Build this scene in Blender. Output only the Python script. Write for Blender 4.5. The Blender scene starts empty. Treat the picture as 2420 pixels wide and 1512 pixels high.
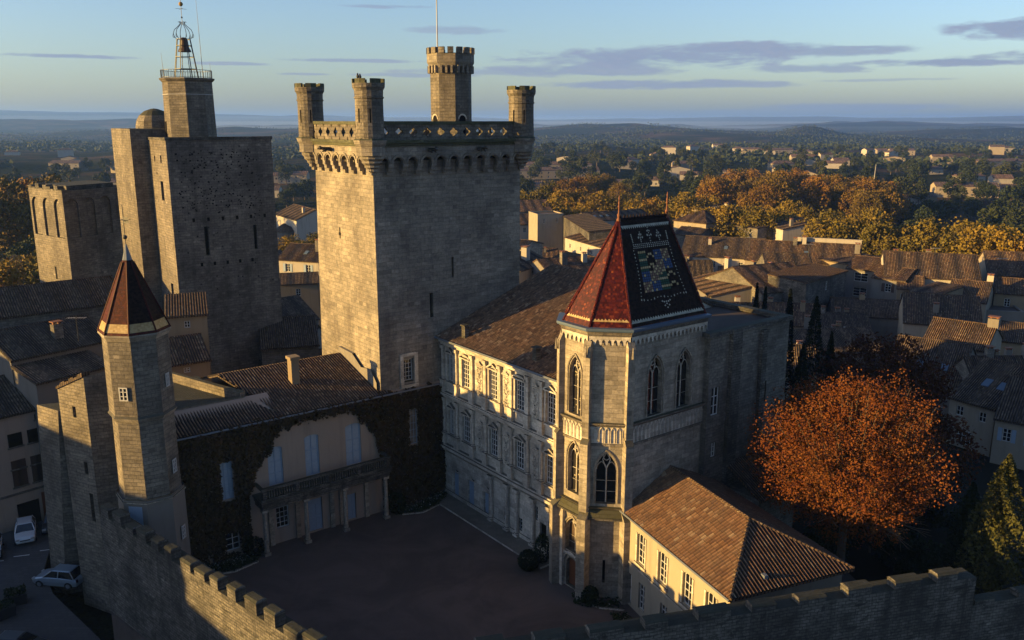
import bpy, math, random
import numpy as np
from mathutils import Vector, Matrix, noise as mnoise
R = math.radians
rnd = random.Random(7)
scn = bpy.context.scene
COL = scn.collection
# ------------------------------------------------------------------ camera, sky, sun, exposure
CAMZ, PITCH, FPX = 34.0, R(13.1), 2016.0          # eye height, downward pitch, focal length (2419 px wide)
cam = bpy.data.cameras.new('camera'); camo = bpy.data.objects.new('camera', cam); COL.objects.link(camo)
cam.sensor_width = 36.0; cam.lens = 36.0 * FPX / 2419.0
cam.clip_start = 0.5; cam.clip_end = 60000
camo.location = (0, 0, CAMZ); camo.rotation_euler = (math.pi / 2 - PITCH, 0, 0)
scn.camera = camo
scn.render.resolution_x = 1024; scn.render.resolution_y = 640
SUN_AZ, SUN_EL = 255.5, 8.8                        # clockwise from +Y
scn.view_settings.view_transform = 'Standard'; scn.view_settings.look = 'None'
scn.view_settings.exposure = 1.62; scn.view_settings.gamma = 1.0
sl = bpy.data.lights.new('sun', 'SUN'); sl.energy = 5.0; sl.angle = R(0.5); sl.color = (1.0, 0.635, 0.19)
so = bpy.data.objects.new('sun', sl); COL.objects.link(so)
az = R(SUN_AZ); el = R(SUN_EL)
sdir = Vector((math.sin(az) * math.cos(el), math.cos(az) * math.cos(el), math.sin(el)))
so.rotation_euler = sdir.to_track_quat('Z', 'Y').to_euler(); so.location = sdir * 200

class NT:                                          # tiny node-tree helper
    def __init__(s, tree): s.t = tree; s.n = tree.nodes; s.l = tree.links
    def new(s, kind, inp=None, **kw):
        n = s.n.new(kind)
        for k, v in kw.items(): setattr(n, k, v)
        for k, v in (inp or {}).items():
            if isinstance(v, bpy.types.NodeSocket): s.l.new(v, n.inputs[k])
            else: n.inputs[k].default_value = v
        return n
    def m(s, op, a, b=0.0, c=None, clamp=False):
        d = {0: a, 1: b}
        if c is not None: d[2] = c
        return s.new('ShaderNodeMath', d, operation=op, use_clamp=clamp).outputs[0]
    def mix(s, f, a, b, mode='MIX'):
        n = s.new('ShaderNodeMix', {0: f}, data_type='RGBA', blend_type=mode)
        for i, v in ((6, a), (7, b)):
            if isinstance(v, bpy.types.NodeSocket): s.l.new(v, n.inputs[i])
            else: n.inputs[i].default_value = (*v[:3], 1)
        return n.outputs[2]
    def ramp(s, f, stops, interp='LINEAR'):
        n = s.new('ShaderNodeValToRGB', {0: f}); cr = n.color_ramp; cr.interpolation = interp
        while len(cr.elements) < len(stops): cr.elements.new(0.5)
        for e, (p, c) in zip(cr.elements, stops):
            e.position = p; e.color = (*c, 1) if len(c) == 3 else c
        return n.outputs[0]
    def noise(s, vec, scale, detail=3, rough=0.55, dist=0.0, out=0):
        return s.new('ShaderNodeTexNoise', {'Vector': vec, 'Scale': scale, 'Detail': detail, 'Roughness': rough, 'Distortion': dist}).outputs[out]

w = bpy.data.worlds.new("World"); scn.world = w; w.use_nodes = True
N = NT(w.node_tree); N.n.clear()
sky = N.new('ShaderNodeTexSky', sky_type='NISHITA', sun_disc=False, sun_elevation=R(SUN_EL), sun_rotation=R(SUN_AZ),
            altitude=150, air_density=1.0, dust_density=1.2, ozone_density=1.4)
g = N.new('ShaderNodeTexCoord').outputs['Generated']
xyz = N.new('ShaderNodeSeparateXYZ', {0: g})
X_, Y_, Z_ = xyz.outputs
AZ = N.m('MULTIPLY', N.m('ARCTAN2', X_, Y_), 57.29578)
EL = N.m('MULTIPLY', N.m('ARCSINE', Z_), 57.29578)
vec = N.new('ShaderNodeCombineXYZ', {0: AZ, 1: N.m('MULTIPLY', EL, 4.5), 2: 0.0}).outputs[0]
n1 = N.noise(vec, 0.22, 7, 0.6, 0.6); n2 = N.noise(vec, 0.9, 5, 0.6, 0.3)
nn = N.m('ADD', N.m('MULTIPLY', N.m('SUBTRACT', n1, 0.5), 3.2), N.m('MULTIPLY', N.m('SUBTRACT', n2, 0.5), 1.2))
cl = None
for (a, e, wa, we, k) in ((9.5, 3.9, 10.5, .78, 1), (14, 4.35, 6.5, .5, 1), (4, 3.2, 8, .42, .9), (19.5, 4.15, 6.5, .36, .9), (9, 2.3, 8.5, .33, .9), (30, 5.1, 4.4, .7, 1), (32, 3.5, 7.5, .42, .9),
                          (27, 3.35, 7, .28, 1), (18.5, 3.15, 4.5, .33, .8), (14.5, 2.25, 5.0, .22, .8), (-10.5, 3.75, 5.2, .14, .8), (-26.2, 3.65, 3.9, .14, .9), (-17.3, 3.45, 2.6, .13, .8),
                          (-7.5, 7.0, 3, .14, .7), (-3, 5.65, 4, .28, .6), (-2, 3.1, 6, .25, .7), (-13, 2.9, 2.2, .09, .7), (-6, 2.9, 5, .16, .7), (22, 2.4, 5, .1, .5), (8, .62, 16, .10, .45), (21, .85, 6, .26, .8), (16, .6, 9, .16, .5)):
    da = N.m('DIVIDE', N.m('SUBTRACT', AZ, a), wa); de = N.m('DIVIDE', N.m('SUBTRACT', EL, e), we)
    r2 = N.m('ADD', N.m('MULTIPLY', da, da), N.m('MULTIPLY', de, de))
    v = N.m('ADD', N.m('SUBTRACT', 1.0, r2), nn)
    v = N.m('MULTIPLY', N.m('SMOOTH_MIN', N.m('MAXIMUM', N.m('MULTIPLY', v, 1.35), 0.0), 1.0, 0.3), k)
    cl = v if cl is None else N.m('MAXIMUM', cl, v)
front = N.m('MULTIPLY', N.m('GREATER_THAN', Y_, 0.0), cl)
cfac = N.m('MULTIPLY', front, 0.9, clamp=True)
ccol = N.mix(N.m('MULTIPLY', N.m('ADD', n1, n2), 0.5), (0.78, 1.25, 2.15), (2.0, 2.05, 2.6))
skc = N.mix(1.0, sky.outputs[0], (0.86, 0.98, 1.28), 'MULTIPLY')
bg = N.new('ShaderNodeBackground', {'Color': N.mix(cfac, skc, ccol), 'Strength': 0.069})
N.l.new(bg.outputs[0], N.new('ShaderNodeOutputWorld').inputs[0])

# ------------------------------------------------------------------ castle frame: X along the courtyard front, Y away to the right
ORG = (-6.4, 74.7); AX = (0.60876, -0.79335); AY = (0.79335, 0.60876); ROT = -R(52.5)
def Wf(x, y, z=0.0): return Vector((ORG[0] + AX[0] * x + AY[0] * y, ORG[1] + AX[1] * x + AY[1] * y, z))
def Fw(wx, wy): dx, dy = wx - ORG[0], wy - ORG[1]; return dx * AX[0] + dy * AX[1], dx * AY[0] + dy * AY[1]
def ray(u, v):
    dx = (u - 1209.5) / FPX; dy = (v - 756) / FPX
    return Vector((dx, math.cos(PITCH) - dy * math.sin(PITCH), -math.sin(PITCH) - dy * math.cos(PITCH)))
def at_z(u, v, z): d = ray(u, v); return Vector((0, 0, CAMZ)) + d * ((z - CAMZ) / d.z)
def at_y(u, v, y): d = ray(u, v); return Vector((0, 0, CAMZ)) + d * (y / d.y)

# ------------------------------------------------------------------ materials
MATS = {}
def mat(name, fn, rough=0.85, spec=0.3, **kw):
    m = bpy.data.materials.new(name); m.use_nodes = True
    T = NT(m.node_tree); b = T.n['Principled BSDF']
    b.inputs['Roughness'].default_value = rough; b.inputs['Specular IOR Level'].default_value = spec
    for k, v in kw.items(): b.inputs[k.replace('_', ' ')].default_value = v
    fn(T, b); MATS[name] = m; return m
def uvn(T): return T.new('ShaderNodeUVMap', uv_map='UVMap').outputs[0]
def objc(T): return T.new('ShaderNodeTexCoord').outputs['Object']
ALB = 0.66                                         # one reflectance scale for every surface
def setc(T, b, c):
    c = tuple(x * ALB for x in c) if not isinstance(c, bpy.types.NodeSocket) else T.mix(1.0, c, (ALB,) * 3, 'MULTIPLY')
    if isinstance(c, bpy.types.NodeSocket): T.l.new(c, b.inputs['Base Color'])
    else: b.inputs['Base Color'].default_value = (*c, 1)
def bump(T, b, h, s=0.5, d=0.05):
    T.l.new(T.new('ShaderNodeBump', {'Height': h, 'Strength': s, 'Distance': d}).outputs[0], b.inputs['Normal'])
def stone(c1, c2, cm, bw=0.6, bh=0.3, mortar=0.014, stain=(0.05, 0.045, 0.04), sk=0.55, blotch=0.35, moss=None, pits=0.0, bs=0.6):
    def f(T, b):
        uv = uvn(T)
        wv = T.new('ShaderNodeVectorMath', {0: uv, 1: T.new('ShaderNodeVectorMath', {0: T.noise(uv, 0.9, 2, 0.5, 0, 1), 'Scale': 0.10}, operation='SCALE').outputs[0]}, operation='ADD').outputs[0]
        br = T.new('ShaderNodeTexBrick', {'Vector': wv, 'Color1': (*c1, 1), 'Color2': (*c2, 1), 'Mortar': (*cm, 1), 'Scale': 1.0,
                   'Mortar Size': mortar, 'Mortar Smooth': 0.3, 'Bias': 0.0, 'Brick Width': bw, 'Row Height': bh}, offset=0.43)
        br2 = T.new('ShaderNodeTexBrick', {'Vector': wv, 'Color1': (0.55, 0.55, 0.55, 1), 'Color2': (1.25, 1.25, 1.25, 1), 'Mortar': (.9, .9, .9, 1), 'Scale': 1.0,
                   'Mortar Size': 0.0, 'Brick Width': bw * 1.0, 'Row Height': bh}, offset=0.43, squash=0.8, squash_frequency=3)
        c = T.mix(0.75, br.outputs[0], br2.outputs[0], 'MULTIPLY')
        n = T.noise(uv, 0.35, 6, 0.65, 0.4)
        c = T.mix(T.m('MULTIPLY', T.ramp(n, ((0.42, (0, 0, 0)), (0.68, (1, 1, 1)))), blotch), c, stain)
        c = T.mix(0.9, c, T.ramp(T.noise(uv, 0.13, 5, 0.6, 0.8), ((0.36, (0.62, 0.60, 0.60)), (0.5, (1.0, 1.0, 1.0)), (0.64, (1.32, 1.30, 1.26)))), 'MULTIPLY')
        c = T.mix(T.m('MULTIPLY', T.ramp(T.noise(uv, 1.1, 6, 0.75, 0.5), ((0.56, (0, 0, 0)), (0.62, (1, 1, 1)))), blotch * 0.9, clamp=True), c, stain)
        st = T.new('ShaderNodeMapping', {'Vector': uv, 'Scale': (1.3, 0.10, 1)}).outputs[0]
        n2 = T.noise(st, 1.0, 5, 0.6, 0.2)
        c = T.mix(T.m('MULTIPLY', T.ramp(n2, ((0.50, (0, 0, 0)), (0.72, (1, 1, 1)))), sk), c, stain)
        n3 = T.noise(uv, 5.0, 5, 0.7)
        c = T.mix(0.55, c, T.ramp(n3, ((0.25, (0.35, 0.35, 0.35)), (0.75, (1.5, 1.5, 1.5)))), 'MULTIPLY')
        n4 = T.noise(T.new('ShaderNodeMapping', {'Vector': uv, 'Scale': (0.7, 3.2, 1)}).outputs[0], 1.0, 6, 0.7)
        c = T.mix(T.m('MULTIPLY', T.ramp(n4, ((0.50, (0, 0, 0)), (0.70, (1, 1, 1)))), blotch * 1.5, clamp=True), c, stain)
        if moss:
            nz = T.new('ShaderNodeSeparateXYZ', {0: T.new('ShaderNodeNewGeometry').outputs['Normal']}).outputs[2]
            c = T.mix(T.m('MULTIPLY', T.m('GREATER_THAN', nz, 0.5), 0.85), c, moss)
        setc(T, b, c)
        h = T.m('ADD', T.m('MULTIPLY', T.m('SUBTRACT', 1.0, br.outputs[1]), 0.6), T.m('MULTIPLY', n3, 0.8))
        if pits > 0:
            vo = T.new('ShaderNodeTexVoronoi', {'Vector': uv, 'Scale': 1.25, 'Randomness': 1.0}, feature='F1').outputs[0]
            big = T.ramp(T.noise(uv, 0.16, 3), ((0.46, (0, 0, 0)), (0.54, (1, 1, 1))))
            pit = T.m('MULTIPLY', T.ramp(vo, ((0.10, (1, 1, 1)), (0.15, (0, 0, 0)))), big)
            c = T.mix(pit, c, (0.02, 0.017, 0.015)); setc(T, b, c)
        bump(T, b, h, bs, 0.06)
    return f
mat('stone_keep', stone((0.412, 0.352, 0.276), (0.318, 0.269, 0.209), (0.187, 0.159, 0.124), 0.75, 0.34, 0.013, sk=0.35, blotch=0.36, stain=(0.11, 0.10, 0.09), moss=(0.035, 0.045, 0.02)))
mat('stone_dark', stone((0.318, 0.269, 0.209), (0.224, 0.189, 0.147), (0.123, 0.110, 0.092), 0.6, 0.28, 0.016, sk=0.5, blotch=0.45, stain=(0.065, 0.055, 0.045), moss=(0.05, 0.05, 0.022), pits=0.0, bs=0.8))
mat('stone_pitted', stone((0.309, 0.260, 0.211), (0.225, 0.190, 0.155), (0.114, 0.100, 0.086), 0.62, 0.29, 0.016, sk=0.5, blotch=0.4, stain=(0.06, 0.05, 0.045), moss=(0.05, 0.055, 0.022), pits=1.0, bs=0.8))
mat('stone_wall', stone((0.285, 0.254, 0.212), (0.171, 0.154, 0.130), (0.067, 0.060, 0.053), 0.45, 0.2, 0.02, sk=0.85, blotch=0.85, stain=(0.035, 0.032, 0.028), moss=(0.035, 0.038, 0.024), bs=1.0))
mat('stone_pale', stone((0.760, 0.675, 0.553), (0.672, 0.593, 0.482), (0.409, 0.362, 0.296), 0.9, 0.4, 0.008, sk=0.18, blotch=0.08, stain=(0.12, 0.10, 0.08), moss=(0.09, 0.085, 0.07), bs=0.35))
mat('stone_chapel', stone((0.517, 0.445, 0.348), (0.429, 0.366, 0.281), (0.269, 0.229, 0.181), 0.8, 0.34, 0.010, sk=0.5, blotch=0.3, stain=(0.09, 0.075, 0.055), moss=(0.05, 0.05, 0.04), bs=0.5))
mat('stone_moss', stone((0.16, 0.155, 0.085), (0.11, 0.11, 0.06), (0.08, 0.08, 0.05), 0.7, 0.3, 0.013, sk=0.5, blotch=0.6, stain=(0.05, 0.055, 0.03), moss=(0.05, 0.06, 0.025)))
mat('stone_house', stone((0.313, 0.278, 0.229), (0.227, 0.199, 0.164), (0.153, 0.139, 0.118), 0.5, 0.24, 0.02, sk=0.4, blotch=0.4, bs=0.7))
def plaster(c, v=0.25, st=0.4):
    def f(T, b):
        uv = uvn(T); n = T.noise(uv, 0.5, 6, 0.65)
        cc = T.mix(T.m('MULTIPLY', n, v * 2), c, tuple(k * 0.62 for k in c))
        s = T.noise(T.new('ShaderNodeMapping', {'Vector': uv, 'Scale': (1.4, 0.13, 1)}).outputs[0], 1.0, 5, 0.6)
        cc = T.mix(T.m('MULTIPLY', T.ramp(s, ((0.5, (0, 0, 0)), (0.75, (1, 1, 1)))), st), cc, tuple(k * 0.35 for k in c))
        oi = T.new('ShaderNodeObjectInfo').outputs['Random']
        cc = T.mix(0.5, cc, T.ramp(oi, ((0, (0.75, 0.72, 0.7)), (1, (1.15, 1.1, 1.05)))), 'MULTIPLY')
        setc(T, b, cc); bump(T, b, T.noise(uv, 7.0, 4), 0.35, 0.03)
    return f
mat('plaster_cream', plaster((0.42, 0.355, 0.27))); mat('plaster_pink', plaster((0.46, 0.36, 0.28))); mat('plaster_wing', plaster((0.52, 0.45, 0.34), 0.3, 0.5)); mat('plaster_white', plaster((0.55, 0.50, 0.43), 0.25, 0.45))
mat('plaster_grey', plaster((0.26, 0.235, 0.205))); mat('plaster_ochre', plaster((0.36, 0.275, 0.175)))
def tiles_mat(stops, pitch=0.24, lich=0.5, row=0.36, dark=0.25):
    def f(T, b):
        uv = uvn(T); s = T.new('ShaderNodeSeparateXYZ', {0: uv})
        cu = T.m('FLOOR', T.m('DIVIDE', s.outputs[0], pitch)); vv = T.m('DIVIDE', s.outputs[1], row)
        vv2 = T.m('ADD', vv, T.m('MULTIPLY', T.new('ShaderNodeTexWhiteNoise', {'W': cu}, noise_dimensions='1D').outputs[0], 0.5))
        cv = T.m('FLOOR', vv2)
        wn = T.new('ShaderNodeTexWhiteNoise', {'Vector': T.new('ShaderNodeCombineXYZ', {0: cu, 1: cv, 2: 0.0}).outputs[0]}, noise_dimensions='2D')
        c = T.ramp(wn.outputs[0], stops)
        n = T.noise(uv, 0.5, 6, 0.7, 0.3)
        c = T.mix(T.m('MULTIPLY', T.ramp(n, ((0.40, (0, 0, 0)), (0.65, (1, 1, 1)))), lich), c, (0.12, 0.10, 0.075))
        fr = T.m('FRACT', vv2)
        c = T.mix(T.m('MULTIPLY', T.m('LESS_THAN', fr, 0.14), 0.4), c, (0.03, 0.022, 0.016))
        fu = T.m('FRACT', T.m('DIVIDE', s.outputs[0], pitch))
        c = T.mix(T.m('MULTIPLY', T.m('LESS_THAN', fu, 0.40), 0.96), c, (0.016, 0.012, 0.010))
        oi = T.new('ShaderNodeObjectInfo').outputs['Random']
        c = T.mix(0.6, c, T.ramp(oi, ((0, (0.65, 0.68, 0.72)), (0.5, (0.95, 0.9, 0.85)), (1, (1.3, 1.1, 0.95)))), 'MULTIPLY')
        setc(T, b, c); bump(T, b, T.m('ADD', fr, T.m('MULTIPLY', T.noise(uv, 9, 3), 0.8)), 0.6, 0.05)
    return f
BR = ((0, (0.075, 0.045, 0.030)), (0.35, (0.14, 0.082, 0.048)), (0.7, (0.20, 0.118, 0.068)), (0.9, (0.25, 0.165, 0.105)), (1, (0.33, 0.25, 0.17)))
mat('tiles_brown', tiles_mat(BR, lich=0.55))
mat('tiles_near', tiles_mat(((0, (0.12, 0.065, 0.035)), (0.3, (0.185, 0.098, 0.048)), (0.7, (0.225, 0.125, 0.062)), (0.95, (0.27, 0.165, 0.09)), (1, (0.36, 0.27, 0.17))), pitch=0.26, lich=0.45, row=0.42))
mat('tiles_pink', tiles_mat(((0, (0.16, 0.10, 0.08)), (0.6, (0.26, 0.16, 0.12)), (1, (0.36, 0.25, 0.2))), pitch=0.5, row=1.0, lich=0.3))
mat('tiles_grey', tiles_mat(((0, (0.06, 0.042, 0.030)), (0.5, (0.115, 0.078, 0.052)), (1, (0.21, 0.155, 0.11))), lich=0.5))
def glazed(stops, coat=0.6):
    def f(T, b):
        uv = uvn(T); s = T.new('ShaderNodeSeparateXYZ', {0: uv})
        vv = T.m('DIVIDE', s.outputs[1], 0.16); cv = T.m('FLOOR', vv)
        uu = T.m('ADD', T.m('DIVIDE', s.outputs[0], 0.15), T.m('MULTIPLY', T.m('MODULO', cv, 2.0), 0.5)); cu = T.m('FLOOR', uu)
        wn = T.new('ShaderNodeTexWhiteNoise', {'Vector': T.new('ShaderNodeCombineXYZ', {0: cu, 1: cv, 2: 0.0}).outputs[0]}, noise_dimensions='2D')
        n = T.noise(uv, 1.2, 4, 0.6)
        c = T.ramp(T.m('ADD', T.m('MULTIPLY', wn.outputs[0], 0.6), T.m('MULTIPLY', n, 0.5)), stops)
        setc(T, b, c)
        b.inputs['Coat Weight'].default_value = coat; b.inputs['Coat Roughness'].default_value = 0.2
        bump(T, b, T.m('ADD', T.m('FRACT', vv), T.m('MULTIPLY', wn.outputs[0], 0.7)), 0.9, 0.03)
    return f
mat('glaze_red', glazed(((0.15, (0.03, 0.004, 0.004)), (0.5, (0.055, 0.006, 0.006)), (0.76, (0.095, 0.012, 0.008)), (0.9, (0.22, 0.045, 0.012)), (0.99, (0.4, 0.15, 0.04)))), 0.5, 0.12)
MATS['glaze_red'].node_tree.nodes['Principled BSDF'].inputs['Coat Weight'].default_value = 0.04
mat('glaze_black', glazed(((0.2, (0.010, 0.006, 0.006)), (0.9, (0.035, 0.018, 0.014))), 0.0), 0.75, 0.08)
mat('glaze_gold', glazed(((0.2, (0.38, 0.24, 0.08)), (0.9, (0.62, 0.44, 0.2))), 0.1), 0.5, 0.3)
mat('glaze_dark_red', glazed(((0.2, (0.05, 0.006, 0.006)), (0.6, (0.06, 0.008, 0.007)), (0.9, (0.11, 0.018, 0.01))), 0.0), 0.6, 0.12)
mat('glaze_pale', glazed(((0.2, (0.38, 0.34, 0.26)), (0.9, (0.62, 0.56, 0.44))), 0.0), 0.5, 0.4)
def plain(c, n=0.3, sc=4.0, bs=0.0):
    def f(T, b):
        o = objc(T); k = T.noise(o, sc, 4, 0.6)
        setc(T, b, T.mix(T.m('MULTIPLY', k, n * 2), c, tuple(x * 0.5 for x in c)))
        if bs: bump(T, b, k, bs, 0.05)
    return f
for nm, c, ro in (('white_paint', (0.70, 0.68, 0.64), 0.5), ('blue_paint', (0.36, 0.46, 0.58), 0.6), ('wood_door', (0.22, 0.075, 0.03), 0.5), ('iron', (0.035, 0.035, 0.04), 0.5),
                  ('zinc', (0.20, 0.22, 0.25), 0.45), ('bronze', (0.10, 0.06, 0.035), 0.5), ('shutter_brown', (0.09, 0.055, 0.04), 0.7), ('gold_ball', (0.45, 0.28, 0.08), 0.35),
                  ('em_blue', (0.04, 0.085, 0.20), 0.8), ('em_green', (0.02, 0.08, 0.045), 0.8), ('em_rose', (0.26, 0.14, 0.09), 0.8), ('pole', (0.55, 0.52, 0.5), 0.5), ('bark', (0.17, 0.125, 0.09), 0.9),
                  ('rubber', (0.02, 0.02, 0.02), 0.8), ('curtain', (0.46, 0.54, 0.62), 0.8), ('terracotta', (0.30, 0.12, 0.06), 0.8), ('car_grey', (0.05, 0.055, 0.06), 0.3), ('lead_blue', (0.12, 0.17, 0.24), 0.5)):
    mat(nm, plain(c), ro)
mat('car_white', plain((0.62, 0.65, 0.68), 0.05), 0.25, 0.5, Coat_Weight=0.7); mat('car_silver', plain((0.36, 0.43, 0.5), 0.05), 0.3, 0.5, Coat_Weight=0.6, Metallic=0.4)
mat('glass', plain((0.012, 0.015, 0.02), 0.2), 0.08, 0.8); mat('opening', plain((0.01, 0.009, 0.008), 0.2), 0.9, 0.1)
def stained(T, b):
    uv = uvn(T); vo = T.new('ShaderNodeTexVoronoi', {'Vector': uv, 'Scale': 3.2}).outputs[0]
    setc(T, b, T.mix(T.ramp(vo, ((0.16, (1, 1, 1)), (0.24, (0, 0, 0)))), (0.02, 0.018, 0.02), (0.5, 0.42, 0.26)))
mat('stained_glass', stained, 0.3, 0.5)
def gravel(T, b):
    uv = objc(T); n = T.ramp(T.noise(uv, 0.16, 8, 0.7, 1.2), ((0.4, (0, 0, 0)), (0.6, (1, 1, 1)))); k = T.noise(uv, 14, 4, 0.8)
    setc(T, b, T.mix(T.m('MULTIPLY', k, 0.8), T.mix(n, (0.19, 0.145, 0.125), (0.12, 0.095, 0.083), ), (0.07, 0.058, 0.052))); bump(T, b, k, 0.6, 0.03)
mat('gravel', gravel, 0.95, 0.1)
def paving(T, b):
    uv = objc(T); n = T.noise(uv, 0.3, 5, 0.6)
    br = T.new('ShaderNodeTexBrick', {'Vector': uv, 'Color1': (.12, .115, .11, 1), 'Color2': (.085, .08, .08, 1), 'Mortar': (.04, .04, .04, 1), 'Scale': 1.0, 'Brick Width': 0.5, 'Row Height': 0.35, 'Mortar Size': 0.015})
    setc(T, b, T.mix(n, br.outputs[0], (0.07, 0.068, 0.07))); bump(T, b, T.noise(uv, 9, 3), 0.3, 0.02)
mat('paving', paving, 0.85, 0.2)
def land(T, b):
    o = T.new('ShaderNodeNewGeometry').outputs['Position']
    n = T.noise(o, 0.006, 8, 0.65, 0.5); n2 = T.noise(o, 0.0016, 5, 0.6, 0.6)
    c = T.ramp(n, ((0.36, (0.022, 0.028, 0.018)), (0.50, (0.045, 0.046, 0.028)), (0.58, (0.11, 0.070, 0.045)), (0.70, (0.15, 0.12, 0.075))))
    c = T.mix(T.ramp(n2, ((0.45, (0, 0, 0)), (0.56, (1, 1, 1)))), c, (0.022, 0.03, 0.015))
    setc(T, b, c); bump(T, b, T.noise(o, 0.05, 6, 0.7), 1.0, 8.0)
mat('land', land, 0.95, 0.0)
mat('soil', plain((0.022, 0.02, 0.014), 0.4, 0.6, 0.5), 0.95, 0.1)
def foliage(stops, sc=0.5, trans=0.0):
    def f(T, b):
        o = T.new('ShaderNodeNewGeometry').outputs['Position']; oi = T.new('ShaderNodeObjectInfo').outputs['Random']
        n = T.noise(o, sc, 4, 0.7)
        k = T.m('ADD', T.m('MULTIPLY', n, 0.75), T.m('MULTIPLY', oi, 0.35))
        setc(T, b, T.ramp(k, stops))
    return f
mat('leaf_orange', foliage(((0.3, (0.05, 0.014, 0.008)), (0.48, (0.115, 0.031, 0.011)), (0.62, (0.165, 0.050, 0.014)), (0.8, (0.21, 0.085, 0.022))), 0.5), 0.9, 0.1)
mat('leaf_plane', foliage(((0.25, (0.055, 0.055, 0.012)), (0.45, (0.16, 0.12, 0.018)), (0.68, (0.29, 0.18, 0.022)), (0.9, (0.29, 0.135, 0.018))), 0.12), 0.8, 0.2)
mat('leaf_russet', foliage(((0.25, (0.075, 0.060, 0.013)), (0.5, (0.17, 0.11, 0.017)), (0.75, (0.25, 0.11, 0.017))), 0.06), 0.8, 0.2)
mat('leaf_green', foliage(((0.2, (0.012, 0.020, 0.009)), (0.5, (0.030, 0.044, 0.016)), (0.75, (0.062, 0.068, 0.022)), (0.95, (0.12, 0.085, 0.025))), 0.05), 0.8, 0.2)
mat('leaf_brown', foliage(((0.25, (0.05, 0.020, 0.011)), (0.6, (0.12, 0.042, 0.018)), (0.85, (0.19, 0.062, 0.022))), 0.4), 0.85, 0.1)
mat('leaf_cypress', foliage(((0.3, (0.007, 0.010, 0.006)), (0.7, (0.018, 0.026, 0.012))), 0.6), 0.85, 0.1)
mat('leaf_conifer', foliage(((0.3, (0.035, 0.038, 0.010)), (0.7, (0.10, 0.095, 0.024))), 0.6), 0.8, 0.2)
mat('leaf_ivy', foliage(((0.25, (0.030, 0.024, 0.010)), (0.5, (0.075, 0.042, 0.016)), (0.7, (0.15, 0.055, 0.022))), 0.45), 0.8, 0.2)
mat('leaf_bush', foliage(((0.3, (0.008, 0.014, 0.007)), (0.7, (0.028, 0.045, 0.018))), 0.6), 0.85, 0.1)
mat('petals', plain((0.5, 0.5, 0.48), 0.2), 0.8)

# ------------------------------------------------------------------ objects and meshes
def tag(o, label=None, cat=None, group=None, kind=None):
    if label: o['label'] = label
    if cat: o['category'] = cat
    if group: o['group'] = group
    if kind: o['kind'] = kind
    return o
ORI = {}
def thing(name, label, cat, loc, rotz=0.0, group=None, frame=True):
    """Empty at the base of a thing. frame=True: loc and all of its geometry are in castle-frame coordinates."""
    o = bpy.data.objects.new(name, None); COL.objects.link(o); o.empty_display_size = 0.5
    if frame:
        o.location = Wf(*loc); o.rotation_euler = (0, 0, ROT); ORI[o.name] = Vector(loc)
    else:
        o.location = loc; o.rotation_euler = (0, 0, rotz); ORI[o.name] = Vector((0, 0, 0))
    return tag(o, label, cat, group)
def auto_uv(ps):
    n = Vector((0, 0, 0)); L = len(ps)
    for i in range(L):
        a, b = ps[i], ps[(i + 1) % L]
        n.x += (a.y - b.y) * (a.z + b.z); n.y += (a.z - b.z) * (a.x + b.x); n.z += (a.x - b.x) * (a.y + b.y)
    if n.length < 1e-9: return [(0, 0)] * L
    n.normalize()
    if abs(n.z) > 0.92: return [(p.x, p.y) for p in ps]
    t = Vector((-n.y, n.x, 0)).normalized(); s = n.cross(t)
    return [(p.dot(t), p.dot(s)) for p in ps]
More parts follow.
